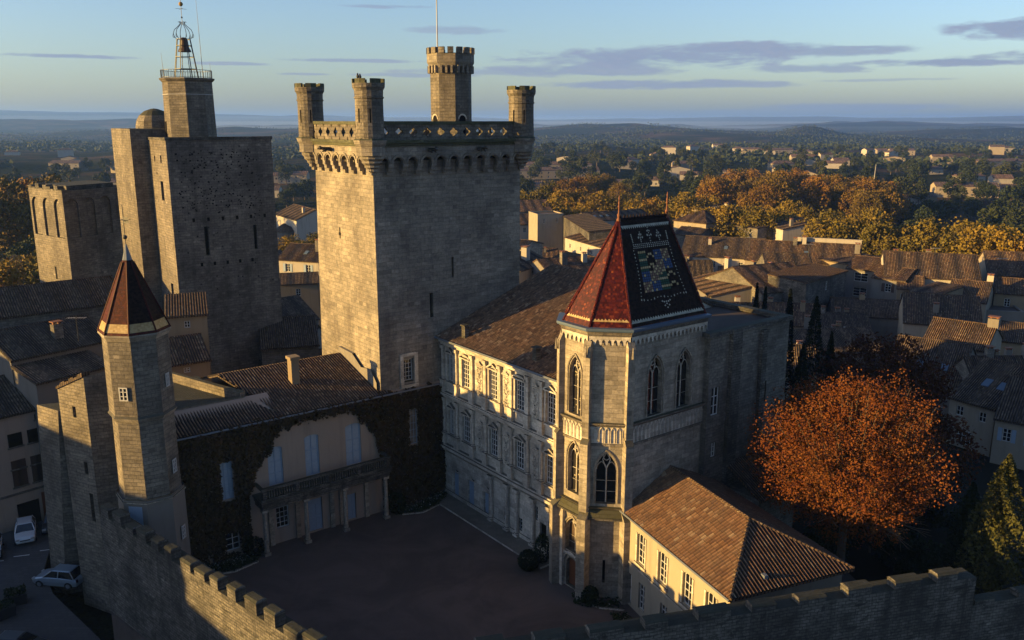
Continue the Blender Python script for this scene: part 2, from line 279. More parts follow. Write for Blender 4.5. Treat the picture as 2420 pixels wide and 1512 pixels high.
class MB:
    def __init__(s, origin=None):
        s.o = origin if origin is not None else Vector((0, 0, 0)); s.v = []; s.f = []; s.uv = []
    def face(s, ps, uv=None):
        ps = [Vector(p) for p in ps]; i = len(s.v); s.v += ps; s.f.append(tuple(range(i, i + len(ps)))); s.uv += uv or auto_uv(ps)
    def prism(s, a, z0, z1, b=None, top=True, bot=True):
        b = b or a; n = len(a)
        A = [Vector((p[0], p[1], z0 if len(p) < 3 else p[2])) for p in a]; B = [Vector((p[0], p[1], z1 if len(p) < 3 else p[2])) for p in b]
        for i in range(n):
            j = (i + 1) % n; s.face([A[i], A[j], B[j], B[i]])
        if top: s.face(B)
        if bot: s.face(A[::-1])
    def box(s, x0, x1, y0, y1, z0, z1): s.prism([(x0, y0), (x1, y0), (x1, y1), (x0, y1)], z0, z1)
    def ngon(s, cx, cy, r, n, ph=0.0): return [(cx + r * math.cos(ph + 2 * math.pi * i / n), cy + r * math.sin(ph + 2 * math.pi * i / n)) for i in range(n)]
    def lathe(s, cx, cy, prof, n=16, ph=0.0):
        for (r0, z0), (r1, z1) in zip(prof[:-1], prof[1:]):
            A = s.ngon(cx, cy, max(r0, 1e-3), n, ph); B = s.ngon(cx, cy, max(r1, 1e-3), n, ph)
            for i in range(n):
                j = (i + 1) % n; s.face([(*A[i], z0), (*A[j], z0), (*B[j], z1), (*B[i], z1)])
        if prof[-1][0] > 0.02: s.face([(*p, prof[-1][1]) for p in s.ngon(cx, cy, prof[-1][0], n, ph)])
    def tube(s, p, q, r, n=6, r2=None):
        p = Vector(p); q = Vector(q); d = q - p
        if d.length < 1e-6: return
        u = d.orthogonal().normalized(); w_ = d.normalized().cross(u); r2 = r if r2 is None else r2
        c = [(math.cos(2 * math.pi * i / n), math.sin(2 * math.pi * i / n)) for i in range(n)]
        A = [p + (u * a + w_ * b) * r for a, b in c]; B = [q + (u * a + w_ * b) * r2 for a, b in c]
        for i in range(n): j = (i + 1) % n; s.face([A[i], A[j], B[j], B[i]])
        s.face(B); s.face(A[::-1])
    def path(s, pts, r, n=6):
        for a, b in zip(pts[:-1], pts[1:]): s.tube(a, b, r, n)
    def ball(s, c, r, n=8, sz=1.0):
        prof = [(r * math.sin(math.pi * k / n), c[2] - r * sz * math.cos(math.pi * k / n)) for k in range(n + 1)]
        s.lathe(c[0], c[1], prof, n * 2 if n < 8 else n + 4)
    def build(s, name, m, parent=None, label=None, smooth=False):
        me = bpy.data.meshes.new(name)
        me.from_pydata([tuple(p - s.o) for p in s.v], [], s.f)
        ul = me.uv_layers.new(name='UVMap'); ul.data.foreach_set('uv', [c for t in s.uv for c in t])
        if isinstance(m, str): m = MATS[m]
        me.materials.append(m)
        if smooth: me.polygons.foreach_set('use_smooth', [True] * len(s.f))
        o = bpy.data.objects.new(name, me); COL.objects.link(o)
        if parent: o.parent = parent
        if label: o['label'] = label
        return o
def root_of(T):
    while T.parent: T = T.parent
    return T
def mb(T): return MB(ORI[root_of(T).name])
def wallh(m, p0, p1, z0, z1, holes, depth=0.3, zt1=None):
    """Vertical wall sheet from p0 to p1 (outside on the right of p0->p1) with rectangular holes and their reveals."""
    p0 = Vector((p0[0], p0[1], 0)); p1 = Vector((p1[0], p1[1], 0)); L = (p1 - p0).length; u = (p1 - p0) / L; n = Vector((u.y, -u.x, 0))
    P = lambda a, z, d=0.0: p0 + u * a + Vector((0, 0, z)) - n * d
    us = sorted({0.0, L, *[h[0] for h in holes], *[h[1] for h in holes]}); zs = sorted({z0, z1, *[h[2] for h in holes], *[h[3] for h in holes]})
    for a, b in zip(us[:-1], us[1:]):
        for c, d in zip(zs[:-1], zs[1:]):
            mu, mz = (a + b) / 2, (c + d) / 2
            if any(h[0] < mu < h[1] and h[2] < mz < h[3] for h in holes): continue
            m.face([P(a, c), P(b, c), P(b, d), P(a, d)])
    for h in holes:
        a, b, c, d = h[:4]
        m.face([P(a, c), P(b, c), P(b, c, depth), P(a, c, depth)]); m.face([P(a, d, depth), P(b, d, depth), P(b, d), P(a, d)])
        m.face([P(a, c), P(a, c, depth), P(a, d, depth), P(a, d)]); m.face([P(b, c, depth), P(b, c), P(b, d), P(b, d, depth)])
    return P, u, n
def arch_pts(w_, h0, kind, n=8):
    """Outline of an arch opening of width w_ springing at h0, from left springing to right, as (x, z), x centred."""
    if kind == 'round': return [(-w_ / 2 * math.cos(math.pi * i / (2 * n)), h0 + w_ / 2 * math.sin(math.pi * i / (2 * n))) for i in range(2 * n + 1)]
    if kind == 'seg': return [(-w_ / 2 * math.cos(math.pi * i / (2 * n)), h0 + w_ * 0.18 * math.sin(math.pi * i / (2 * n))) for i in range(2 * n + 1)]
    pts = []                                          # pointed
    for i in range(n + 1):
        t = i / n * math.acos(0.5 / 1.15 * 1.0) if False else i / n * 1.12
        r = w_ * 1.0; x = w_ / 2 - r * math.cos(t * 1.047 / 1.12); pts.append((x, h0 + r * math.sin(t * 1.047 / 1.12)))
    return pts + [(-x, z) for x, z in pts[::-1][1:]]
def spandrel(m, c, u, n, w_, ztop, pts, depth):
    """Fill between a rectangular hole's top and an arch; c = centre point at z 0 on the wall plane."""
    c = Vector((c[0], c[1], 0)); Q = lambda x, z, d=0.0: c + u * x + Vector((0, 0, z)) - n * d
    k = len(pts) // 2
    for (a, b) in zip(pts[:-1], pts[1:]):
        if abs(a[1] - b[1]) > 1e-6 or a[1] < ztop - 1e-3: m.face([Q(*a), Q(*b), Q(b[0], ztop), Q(a[0], ztop)])
        m.face([Q(*b), Q(*a), Q(*a, depth), Q(*b, depth)])
def strips(m, A, B, C_, D, pitch=0.24, h=0.10, seg=4):
    """Corrugated canal-tile sheet on the planar convex quad A,B (eave) C_,D (ridge). uv in metres."""
    A, B, C_, D = map(Vector, (A, B, C_, D)); u = (B - A).normalized(); nrm = (B - A).cross(D - A)
    if nrm.length < 1e-6: nrm = (B - A).cross(C_ - A)
    nrm.normalize()
    if nrm.z < 0: nrm = -nrm
    v = nrm.cross(u).normalized()
    if v.z < 0: v = -v
    poly = [((p - A).dot(u), (p - A).dot(v)) for p in (A, B, C_, D)]
    lo = min(p[0] for p in poly); hi = max(p[0] for p in poly)
    def span(x):
        ys = []
        for (x0, y0), (x1, y1) in zip(poly, poly[1:] + poly[:1]):
            if abs(x1 - x0) < 1e-9: continue
            t = (x - x0) / (x1 - x0)
            if -1e-6 <= t <= 1 + 1e-6: ys.append(y0 + (y1 - y0) * t)
        return (min(ys), max(ys)) if ys else (0, 0)
    prof = {2: (0, 1), 4: (0, 0.75, 1, 0.75)}[seg]
    k = int((hi - lo) / pitch * seg); prev = None
    for i in range(k + 1):
        x = min(max(lo + i * pitch / seg, lo + 1e-4), hi - 1e-4); y0, y1 = span(x); hh = h * prof[i % seg]
        cur = (A + u * x + v * y0 + nrm * hh, A + u * x + v * y1 + nrm * hh, (x, y0), (x, y1))
        if prev and (prev[3][1] - prev[2][1] > 1e-3 or y1 - y0 > 1e-3): m.face([prev[0], cur[0], cur[1], prev[1]], [prev[2], cur[2], cur[3], prev[3]])
        prev = cur
def slab(m, ps, t=0.14):
    ps = [Vector(p) - Vector((0, 0, 0.02)) for p in ps]; q = [p - Vector((0, 0, t)) for p in ps]
    m.face(q[::-1])
    for i in range(len(ps)): j = (i + 1) % len(ps); m.face([q[i], q[j], ps[j], ps[i]])
def roofq(m, A, B, C_, D, pitch=0.24, h=0.07, seg=4, t=0.14):
    strips(m, A, B, C_, D, pitch, h * 1.45, seg); ps = [A, B, C_, D]
    if (Vector(C_) - Vector(D)).length < 1e-4: ps = [A, B, C_]
    slab(m, ps, t)
def window(T, c, u, n, w_, h, depth=0.25, cols=2, rows=4, frame='white_paint', glass='glass', bar=0.05, edge=0.07, arch=None, inset=0.0, name='window', label=None, open_=False):
    """c: bottom centre on the wall's outside plane. Pane is the part, its frame the sub-part."""
    c = Vector(c); z = Vector((0, 0, 1)); d0 = depth - 0.06
    a = mb(T); Q = lambda x, y, d: c + u * x + z * y - n * d
    if arch:
        pts = arch_pts(w_, h, arch); a.face([Q(-w_ / 2, 0, d0), Q(w_ / 2, 0, d0)] + [Q(x, y, d0) for x, y in pts[::-1]])
        hm = max(p[1] for p in pts)
    else:
        a.face([Q(-w_ / 2, 0, d0), Q(w_ / 2, 0, d0), Q(w_ / 2, h, d0), Q(-w_ / 2, h, d0)]); hm = h
    p = a.build(name, glass, T, label)
    if not frame: return p
    b = mb(T)
    def bar_(x0, x1, y0, y1, dd=0.05):
        q = [Q(x0, y0, d0 - 0.004), Q(x1, y0, d0 - 0.004), Q(x1, y1, d0 - 0.004), Q(x0, y1, d0 - 0.004)]; f = [v_ + n * dd for v_ in q]
        b.face(f)
        for i in range(4): j = (i + 1) % 4; b.face([q[i], q[j], f[j], f[i]])
    bar_(-w_ / 2, -w_ / 2 + edge, 0, h); bar_(w_ / 2 - edge, w_ / 2, 0, h); bar_(-w_ / 2 + edge, w_ / 2 - edge, 0, edge)
    if not arch: bar_(-w_ / 2 + edge, w_ / 2 - edge, h - edge, h)
    else:
        for (x0, y0), (x1, y1) in zip(pts[:-1], pts[1:]):
            s0 = 1 - 2 * edge / w_; yb = lambda y: h + (y - h) * s0
            f = [Q(x0, y0, d0 - 0.05), Q(x1, y1, d0 - 0.05), Q(x1 * s0, yb(y1), d0 - 0.05), Q(x0 * s0, yb(y0), d0 - 0.05)]; b.face(f)
    wb = bar * 1.6
    for i in range(1, cols):
        x = -w_ / 2 + w_ * i / cols; k = wb if (cols % 2 == 0 and i == cols // 2) else bar
        top = hm if arch and abs(x) < 0.05 else h
        bar_(x - k / 2, x + k / 2, edge, top - (0 if arch else edge), 0.055)
    for i in range(1, rows):
        y = h * i / rows; bar_(-w_ / 2 + edge, w_ / 2 - edge, y - bar / 2, y + bar / 2, 0.045)
    b.build(name + '_frame', frame, p)
    return p
def tube_frame(m, pts, r): m.path(pts + [pts[0]], r, 5)
UX, UY = Vector((1, 0, 0)), Vector((0, 1, 0))
# ------------------------------------------------------------------ keep (square tower with corner turrets)
def merlons(m, cx, cy, r0, r1, z0, z1, n, ph=0.0, frac=0.62):
    for i in range(n):
        a0 = ph + 2 * math.pi * (i + .5 - frac / 2) / n; a1 = ph + 2 * math.pi * (i + .5 + frac / 2) / n; am = (a0 + a1) / 2
        out = [(cx + r1 * math.cos(a), cy + r1 * math.sin(a)) for a in (a0, am, a1)]; inn = [(cx + r0 * math.cos(a), cy + r0 * math.sin(a)) for a in (a1, am, a0)]
        m.prism(out + inn, z0, z1)
def ring(m, cx, cy, r0, r1, z0, z1, n, ph=0.0):
    A = m.ngon(cx, cy, r1, n, ph); B = m.ngon(cx, cy, r0, n, ph)
    for i in range(n):
        j = (i + 1) % n; m.prism([A[i], A[j], B[j], B[i]], z0, z1)
K = thing('keep_tower', 'tall square sunlit keep with round corner turrets and pierced parapet beside the courtyard', 'tower', (0, -6.3, 0))
def rectp(x0, x1, y0, y1): return [(x0, y0), (x1, y0), (x1, y1), (x0, y1)]
m = mb(K)
holes_r = [(2.5, 3.15, 17.4, 19.3), (6.55 - .25, 6.6 + .15, 20.6, 22.2)]   # on +X face, u from Y=-6.3
# right face sheet with window openings (vertical); the other faces battered prisms
wallh(m, (0, -6.3), (0, 9), -5, 30.8, [(2.35, 3.35, 11.5, 13.6), (5.2, 5.55, 17.0, 19.2), (7.55, 7.8, 20.4, 22.2)], 0.45)
m.face([(-12.2, -6.3, -5), (0, -6.3, -5), (0, -6.3, 30.8), (-10.9, -6.3, 30.8)]); m.face([(0, 9, -5), (-12.2, 9, -5), (-10.9, 9, 30.8), (0, 9, 30.8)])
m.face([(-12.2, 9, -5), (-12.2, -6.3, -5), (-10.9, -6.3, 30.8), (-10.9, 9, 30.8)]); m.face([(-10.9, -6.3, 30.8), (0, -6.3, 30.8), (0, 9, 30.8), (-10.9, 9, 30.8)])
kw = m.build('wall', 'stone_keep', K)
window(K, (0, -3.45, 11.55), UY, UX, 0.96, 1.95, 0.4, 3, 5, 'white_paint', bar=0.04)
m = mb(K); m.box(0.002, 0.12, -4.35, -4.0, 11.1, 14.1); m.box(0.002, 0.12, -2.9, -2.55, 11.1, 14.1); m.box(0.002, 0.2, -4.35, -2.55, 11.0, 11.3); m.box(0.002, 0.12, -4.1, -2.8, 13.85, 14.15); m.build('window_surround', 'stone_pale', K)
for (y, z0, z1, w_) in ((-.925, 17.0, 19.2, .33), (1.37, 20.4, 22.2, .22)):
    m = mb(K); m.box(-.44, -.40, y - w_ / 2, y + w_ / 2, z0, z1); m.build('window_slit', 'opening', K)
m = mb(K); m.box(-6.6, -6.45, -6.32, -6.29, 23.8, 24.8); m.box(-6.7, -6.35, -6.325, -6.29, 24.1, 24.35); m.build('arrow_slit', 'opening', K)
# corbel table, ledge, cornice
OV = 0.62; zc0, zc1 = 30.0, 31.3
def corbel_side(p0, p1, n, cnt):
    p0 = Vector(p0); p1 = Vector(p1); L = (p1 - p0).length; u = (p1 - p0) / L; step = L / cnt
    P = lambda x, z, d: p0 + u * x + n * d + Vector((0, 0, z))
    def blk(x0, x1, d1, z0, z1, a):
        q = [P(x0, 0, 0), P(x1, 0, 0), P(x1, 0, d1), P(x0, 0, d1)]
        if (q[1] - q[0]).cross(q[3] - q[0]).z < 0: q = q[::-1]
        a.prism([(v.x, v.y) for v in q], z0, z1)
    for i in range(cnt + 1):
        x = i * step; b = 0.24; a = mb(K)
        blk(x - b, x + b, .28, 29.7, 30.0, a); blk(x - b, x + b, .5, 30.0, 30.3, a); blk(x - b, x + b, OV, 30.3, 30.65, a); a.build('corbel', 'stone_keep', K)
    a = mb(K)
    for i in range(cnt):
        w_ = step - 0.48; c = p0 + u * (i * step + step / 2) + n * OV
        pts = arch_pts(w_, 30.65 if w_ < 1.1 else 30.6, 'round', 5); uu = u if u.cross(Vector((0, 0, 1))).dot(n) > 0 else -u
        spandrel(a, c, uu, n, w_, 31.3, pts, 0.35)
        for sx in (-1, 1):
            x0 = sx * w_ / 2; x1 = sx * step / 2
            a.face([c + u * x0 + Vector((0, 0, 30.65)), c + u * x1 + Vector((0, 0, 30.65)), c + u * x1 + Vector((0, 0, 31.3)), c + u * x0 + Vector((0, 0, 31.3))])
        # raised hood over each arch
        for (q0, q1) in zip(pts[:-1], pts[1:]):
            e = lambda q, k: c + uu * (q[0] * k) + Vector((0, 0, 30.65 + (q[1] - 30.65) * k)) + n * 0.07
            a.face([e(q0, 1.18), e(q1, 1.18), e(q1, 1.5), e(q0, 1.5)]); 
            g0, g1 = e(q0, 1.5), e(q1, 1.5); a.face([g0, g1, g1 - n * .07, g0 - n * .07])
    a.build('arcade', 'stone_keep', K)
corbel_side((0, -6.3, 0), (0, 9, 0), UX, 11); corbel_side((-10.9, -6.3, 0), (0, -6.3, 0), -UY, 7); corbel_side((-10.9, 9, 0), (0, 9, 0), UY, 8)
m = mb(K)
X0, X1, Y0, Y1 = -10.9 - OV, OV, -6.3 - OV, 9 + OV
def frame_ring(m, o, i, z0, z1):   # rectangular ring
    (a, b, c, d), (e, f, g, h) = o, i
    m.prism(rectp(a, b, c, g), z0, z1); m.prism(rectp(a, b, h, d), z0, z1); m.prism(rectp(a, e, g, h), z0, z1); m.prism(rectp(f, b, g, h), z0, z1)
m.prism(rectp(X0, X1, Y0, Y1), 31.3, 32.0); m.build('parapet_wall', 'stone_keep', K)
m = mb(K); m.prism(rectp(X0 - .1, X1 + .1, Y0 - .1, Y1 + .1), 32.0, 32.25); m.prism(rectp(X0 - .3, X1 + .3, Y0 - .3, Y1 + .3), 32.25, 32.5); m.build('cornice', 'stone_moss', K)
def balustrade(p0, p1, n_cells):
    """pierced stone rail of round openings between p0 and p1"""
    p0 = Vector(p0); p1 = Vector(p1); L = (p1 - p0).length; u = (p1 - p0) / L; n = Vector((u.y, -u.x, 0)); a = mb(K); z0, z1 = 32.5, 33.75; th = 0.22
    step = L / n_cells; zc = (z0 + z1) / 2; hh = (z1 - z0) / 2
    for i in range(n_cells):
        c = p0 + u * (i * step + step / 2); r = min(step, 1.1) * 0.30; NN = 16
        def rr(t): return r * (1 + 0.22 * math.cos(4 * t))
        def edge(t):
            cx, sz = math.cos(t), math.sin(t); k = min(step / 2 / max(abs(cx), 1e-6), hh / max(abs(sz), 1e-6)); return cx * k, sz * k
        for s_, dd in ((1, 0), (-1, th)):
            for k in range(NN):
                t0, t1 = 2 * math.pi * k / NN + math.pi / 4 * 0, 2 * math.pi * (k + 1) / NN
                i0 = (rr(t0) * math.cos(t0), rr(t0) * math.sin(t0)); i1 = (rr(t1) * math.cos(t1), rr(t1) * math.sin(t1)); e0, e1 = edge(t0), edge(t1)
                Q = lambda q, d=dd: c + u * q[0] + Vector((0, 0, zc + q[1])) - n * d
                m_ = [Q(i0), Q(i1), Q(e1), Q(e0)]; a.face(m_ if s_ > 0 else m_[::-1])
                if s_ > 0: a.face([Q(i1), Q(i0), Q(i0, th), Q(i1, th)])
    a.build('balustrade', 'stone_dark', K)
    a = mb(K); b0 = p0 + n * .08; b1 = p1 + n * .08; c1 = p1 - n * (th + .08); c0 = p0 - n * (th + .08)
    a.prism([(v.x, v.y) for v in (b0, b1, c1, c0)], 33.75, 34.02); a.build('handrail', 'stone_moss', K)
xa, xb, ya, yb = X0 + .1, X1 - .1, Y0 + .1, Y1 - .1
balustrade((xb, ya + .8, 0), (xb, yb - .8, 0), 11); balustrade((xa + .8, ya, 0), (xb - .8, ya, 0), 7)
balustrade((xb - .8, yb, 0), (xa + .8, yb, 0), 8); balustrade((xa, yb - .8, 0), (xa, ya + .8, 0), 11)
for (cx, cy, top, ph) in ((X0 + .75, Y0 + .35, 37.3, .2), (X1 - .35, Y0 + .35, 37.3, .5), (X1 - .35, Y1 - .7, 37.1, .1), (X0 + .75, Y1 - .7, 37.1, .4)):
    sx = 1 if cx > -5 else -1; sy = 1 if cy > 0 else -1
    a = mb(K); a.lathe(cx, cy, [(1.16, 32.45), (1.13, 35.0), (1.13, top - 1.55), (1.2, top - 1.5), (1.2, top - 1.4), (1.14, top - 1.38), (1.16, top - .9), (1.3, top - .65), (1.32, top - .35), (1.05, top - .35), (1.05, top - .6)], 20)
    tt = a.build('corner_turret', 'stone_dark', K, smooth=False)
    a = mb(K); merlons(a, cx, cy, 1.05, 1.31, top - .35, top, 6, ph, .7); a.build('battlement', 'stone_moss', tt)
    for ang in (R(-25), R(-75)):
        a = mb(K); dx, dy = math.cos(ang), math.sin(ang); c = Vector((cx + dx * 1.14, cy + dy * 1.14, 0)); t_ = Vector((-dy, dx, 0))
        a.face([c - t_ * .06 + Vector((dx * .02, dy * .02, 33.9)), c + t_ * .06 + Vector((dx * .02, dy * .02, 33.9)), c + t_ * .06 + Vector((dx * .02, dy * .02, 35.0)), c - t_ * .06 + Vector((dx * .02, dy * .02, 35.0))]); a.build('arrow_slit', 'opening', tt)
    a = mb(K); bx, by = (0 if sx > 0 else -10.9), (9 if sy > 0 else -6.3)
    a.lathe(bx + sx * .1, by + sy * .1, [(.2, 29.9), (.4, 30.05), (.4, 30.2), (.6, 30.35), (.6, 30.5), (.85, 30.7), (.85, 30.85), (1.05, 31.05), (1.05, 31.32)], 12, R(15)); a.build('turret_corbel', 'stone_keep', tt)
    a = mb(K); a.lathe(cx, cy, [(1.15, 31.3), (1.15, 32.0), (1.3, 32.25), (1.38, 32.52), (1.15, 32.7)], 8, R(22.5)); a.build('turret_base', 'stone_keep', tt)
# octagonal stair tower on the roof
sx, sy = -8.6, 7.2
a = mb(K); a.prism(a.ngon(sx, sy, 2.02, 8, R(22.5)), 32.5, 39.2, top=False); st = a.build('stair_turret', 'stone_dark', K)
a = mb(K)
for k in range(8):
    am = R(45 * k); dx, dy = math.cos(am), math.sin(am); t_ = Vector((-dy, dx, 0)); hw = 2.02 * math.sin(R(22.5)); ap = 2.02 * math.cos(R(22.5))
    for i in range(3):
        x = (i - 1) * hw * .66; c = Vector((sx + dx * ap, sy + dy * ap, 0)) + t_ * x
        q = [c - t_ * .1, c + t_ * .1, c + t_ * .1 + Vector((dx * .3, dy * .3, 0)), c - t_ * .1 + Vector((dx * .3, dy * .3, 0))]
        a.prism([(v.x, v.y) for v in q[::-1]], 38.5, 39.2)
a.prism(a.ngon(sx, sy, 2.05, 8, R(22.5)), 39.0, 39.5, a.ngon(sx, sy, 2.32, 8, R(22.5)), top=False); a.prism(a.ngon(sx, sy, 2.32, 8, R(22.5)), 39.5, 40.3)
a.build('corbel_row', 'stone_keep', st)
a = mb(K); merlons(a, sx, sy, 1.95, 2.33, 40.3, 40.85, 16, 0, .62); a.build('battlement', 'stone_dark', st)
for k in (-1, -3 + 8, -2):
    am = R(45 * k); 
for am in (R(-90), R(0)):
    dx, dy = math.cos(am), math.sin(am); t_ = Vector((-dy, dx, 0)); ap = 2.02 * math.cos(R(22.5)); c = Vector((sx + dx * (ap + .01), sy + dy * (ap + .01), 0)); n_ = Vector((dx, dy, 0))
    a = mb(K); pts = arch_pts(.75, 34.2, 'round', 4); a.face([c - t_ * .375 + Vector((0, 0, 32.6)), c + t_ * .375 + Vector((0, 0, 32.6))] + [c + t_ * x + Vector((0, 0, z)) for x, z in pts[::-1]]); a.build('doorway', 'opening', st)
    a = mb(K)
    for (q0, q1) in zip(pts[:-1], pts[1:]):
        e = lambda q, k: c + t_ * (q[0] * k) + Vector((0, 0, 34.2 + (q[1] - 34.2) * k)) + n_ * .04; a.face([e(q0, 1.02), e(q1, 1.02), e(q1, 1.4), e(q0, 1.4)])
    a.build('door_surround', 'stone_pale', st)
a = mb(K); a.tube((sx - .9, sy - .9, 40.0), (sx - .9, sy - .9, 48.5), .07, 8, .04); a.build('flagpole', 'pole', K)
def gargoyle(p, d):
    a = mb(K); p = Vector(p); d = Vector(d); a.tube(p, p + d * .9 + Vector((0, 0, .1)), .2, 6, .13); a.ball(tuple(p + d * 1.05 + Vector((0, 0, .14))), .17, 6)
    a.tube(p + d * 1.1 + Vector((0, 0, .12)), p + d * 1.3 + Vector((0, 0, .05)), .08, 5, .05); s_ = Vector((-d.y, d.x, 0)); 
    for k in (-1, 1): a.tube(p + d * .45 + s_ * .15 * k, p + d * .75 + s_ * .2 * k - Vector((0, 0, .2)), .07, 5)
    a.build('gargoyle', 'stone_wall', K)
gargoyle((X1, -1.2, 31.65), (1, 0, 0)); gargoyle((X1, 3.9, 31.65), (1, 0, 0)); gargoyle((-6.2, Y0, 31.65), (0, -1, 0))
for i, (dx, dy) in enumerate(((-.45, -.3), (-.1, -.75))):          # two birds perched on the near turret
    cx, cy, z = X1 - .35 + dx * 1.6, Y0 + .35 + dy * 1.1, 37.3
    B = thing('bird', ('dark bird perched on the keep turret nearest the viewer, left of the pair', 'dark bird perched on the keep turret nearest the viewer, right of the pair')[i], 'bird', (cx, cy, z), group='birds on the keep')
    a = mb(B); a.ball((cx, cy, z + .17), .12, 6, 1.3); a.ball((cx + .05, cy - .04, z + .35), .07, 6); a.tube((cx + .1, cy - .08, z + .35), (cx + .18, cy - .13, z + .33), .02, 4, .005); a.tube((cx - .06, cy + .05, z + .12), (cx - .2, cy + .16, z + .02), .05, 4, .02)
    a.tube((cx, cy - .03, z), (cx, cy - .03, z + .1), .012, 4); a.tube((cx, cy + .03, z), (cx, cy + .03, z + .1), .012, 4)
    a.build('body', 'iron', B)

# ------------------------------------------------------------------ clock tower (King's side): big square tower + octagonal bell turret
T = thing('square_tower', 'huge plain dark square tower with pitted stone behind the slim stair turret', 'tower', (-32.8, -13.2, -5))
m = mb(T)
wallh(m, (-32.8, -13.2), (-32.8, -1.5), -5, 32.0, [(3.3, 3.75, 19.4, 22.6), (8.9, 9.3, 19.6, 22.4)], .5)
wallh(m, (-39.7, -13.2), (-32.8, -13.2), -5, 32.0, [(3.6, 4.6, 25.5, 27.6), (4.0, 4.9, 14.0, 16.2), (2.0, 2.4, 29.6, 30.3), (4.3, 4.8, 29.6, 30.4), (2.4, 2.7, 28.2, 28.5)], .5)
m.face([(-32.8, -1.5, -5), (-47, -1.5, -5), (-47, -1.5, 32), (-32.8, -1.5, 32)]); m.face([(-47, -1.5, -5), (-47, -13.2, -5), (-47, -13.2, 32), (-47, -1.5, 32)])
m.face([(-47, -13.2, 32), (-32.8, -13.2, 32), (-32.8, -1.5, 32), (-47, -1.5, 32)])
m.build('wall', 'stone_pitted', T)
m = mb(T); m.box(-48.1, -39.7, -15, -9.5, -5, 33.2); m.build('buttress_wall', 'stone_dark', T)
for (y0, y1, z0, z1) in ((-9.9, -9.45, 19.4, 22.6), (-4.3, -3.9, 19.6, 22.4)):
    a = mb(T); a.box(-33.28, -33.2, y0, y1, z0, z1); a.build('window_slit', 'opening', T)
for (x0, x1, z0, z1) in ((-36.1, -35.1, 25.5, 27.6), (-35.7, -34.8, 14, 16.2), (-37.7, -37.3, 29.6, 30.3), (-35.4, -34.9, 29.6, 30.4), (-37.3, -37.0, 28.2, 28.5)):
    a = mb(T); a.box(x0, x1, -12.78, -12.7, z0, z1); a.build('window_opening', 'opening', T)
a = mb(T)
for i in range(6): y = -11.1 + i * 1.62; a.box(-32.84, -32.79, y, y + .28, 23.2, 23.6)
for i in range(5): y = -10.6 + i * 1.45; a.box(-32.84, -32.79, y, y + .28, 18.2, 18.6)
r2 = random.Random(3)
for i in range(330):                               # eroded stones over the upper face
    y = r2.uniform(-12.4, -3.2); z = r2.uniform(22, 31); 
    if z < 31 - (y + 14) * .9 + 2 - r2.random() * 1.5 and z < 24.0: continue
    s_ = r2.uniform(.05, .17); a.box(-32.83, -32.79, y, y + s_ * 1.2, z, z + s_)
a.build('putlog_holes', 'opening', T)
a = mb(T); a.box(-33.4, -32.72, -13.3, -1.4, 32.0, 32.35); a.box(-40, -33.4, -13.3, -12.7, 32.0, 32.3); a.build('wall_coping', 'stone_wall', T)
# ruined dome and broken wall behind
a = mb(T); a.lathe(-45.5, -10.6, [(2.2, 33.0), (2.2, 33.4), (2.05, 34.1), (1.7, 34.7), (1.1, 35.2), (.4, 35.45), (.05, 35.5)], 14); a.build('stone_dome', 'stone_dark', T)
a = mb(T)
for i in range(9): x = -45 + i * .8; a.box(x, x + .81, -9.2 + .02 * i, -8.0, 32.0, 34.6 - i * .3 + (i % 2) * .12)
a.build('broken_wall', 'stone_wall', T)
BT = thing('bell_turret', 'octagonal stone bell turret with open iron belfry on top of the pitted tower', 'turret', (-38, -8.8, 32.0))
cx, cy = -38, -8.8
a = mb(BT); a.prism(a.ngon(cx, cy, 2.75, 8, R(22.5)), 32.0, 38.3, a.ngon(cx, cy, 2.65, 8, R(22.5))); a.build('wall', 'stone_dark', BT)
a = mb(BT); a.prism(a.ngon(cx, cy, 2.7, 8, R(22.5)), 38.3, 38.55, a.ngon(cx, cy, 2.95, 8, R(22.5))); a.prism(a.ngon(cx, cy, 2.95, 8, R(22.5)), 38.55, 38.7); a.build('cornice', 'stone_dark', BT)
a = mb(BT); ring(a, cx, cy, 2.60, 2.73, 36.9, 36.97, 8, R(22.5)); a.build('cable_band', 'pole', BT)
ap = 2.75 * math.cos(R(22.5)); a = mb(BT); a.box(cx - 1.0, cx - .4, cy - ap - .03, cy - ap + .1, 32.3, 34.0); a.build('doorway', 'opening', BT)
a = mb(BT); pts = a.ngon(cx, cy, 2.7, 24)
for p, q in zip(pts, pts[1:] + pts[:1]): a.tube((*p, 39.55), (*q, 39.55), .035, 4); a.tube((*p, 38.8), (*q, 38.8), .03, 4); a.tube((*p, 38.7), (*p, 39.55), .028, 4); a.tube(((p[0] + q[0]) / 2, (p[1] + q[1]) / 2, 38.7), ((p[0] + q[0]) / 2, (p[1] + q[1]) / 2, 39.55), .02, 4)
a.build('railing', 'iron', BT)
a = mb(BT); legs = []
for k in range(4):
    t_ = R(45 + 90 * k); legs.append(((cx + 1.35 * math.cos(t_), cy + 1.35 * math.sin(t_), 38.7), (cx + .72 * math.cos(t_), cy + .72 * math.sin(t_), 42.9)))
for k in range(8):
    t_ = R(45 * k); p = (cx + 1.35 * math.cos(t_), cy + 1.35 * math.sin(t_), 38.7); q = (cx + .74 * math.cos(t_), cy + .74 * math.sin(t_), 42.9); a.tube(p, q, .055 if k % 2 else .04, 5)
for z in (39.7, 41.0, 42.2, 42.9):
    r_ = 1.35 - (z - 38.7) / 4.2 * .61; P8 = a.ngon(cx, cy, r_, 8)
    for p, q in zip(P8, P8[1:] + P8[:1]): a.tube((*p, z), (*q, z), .045, 4)
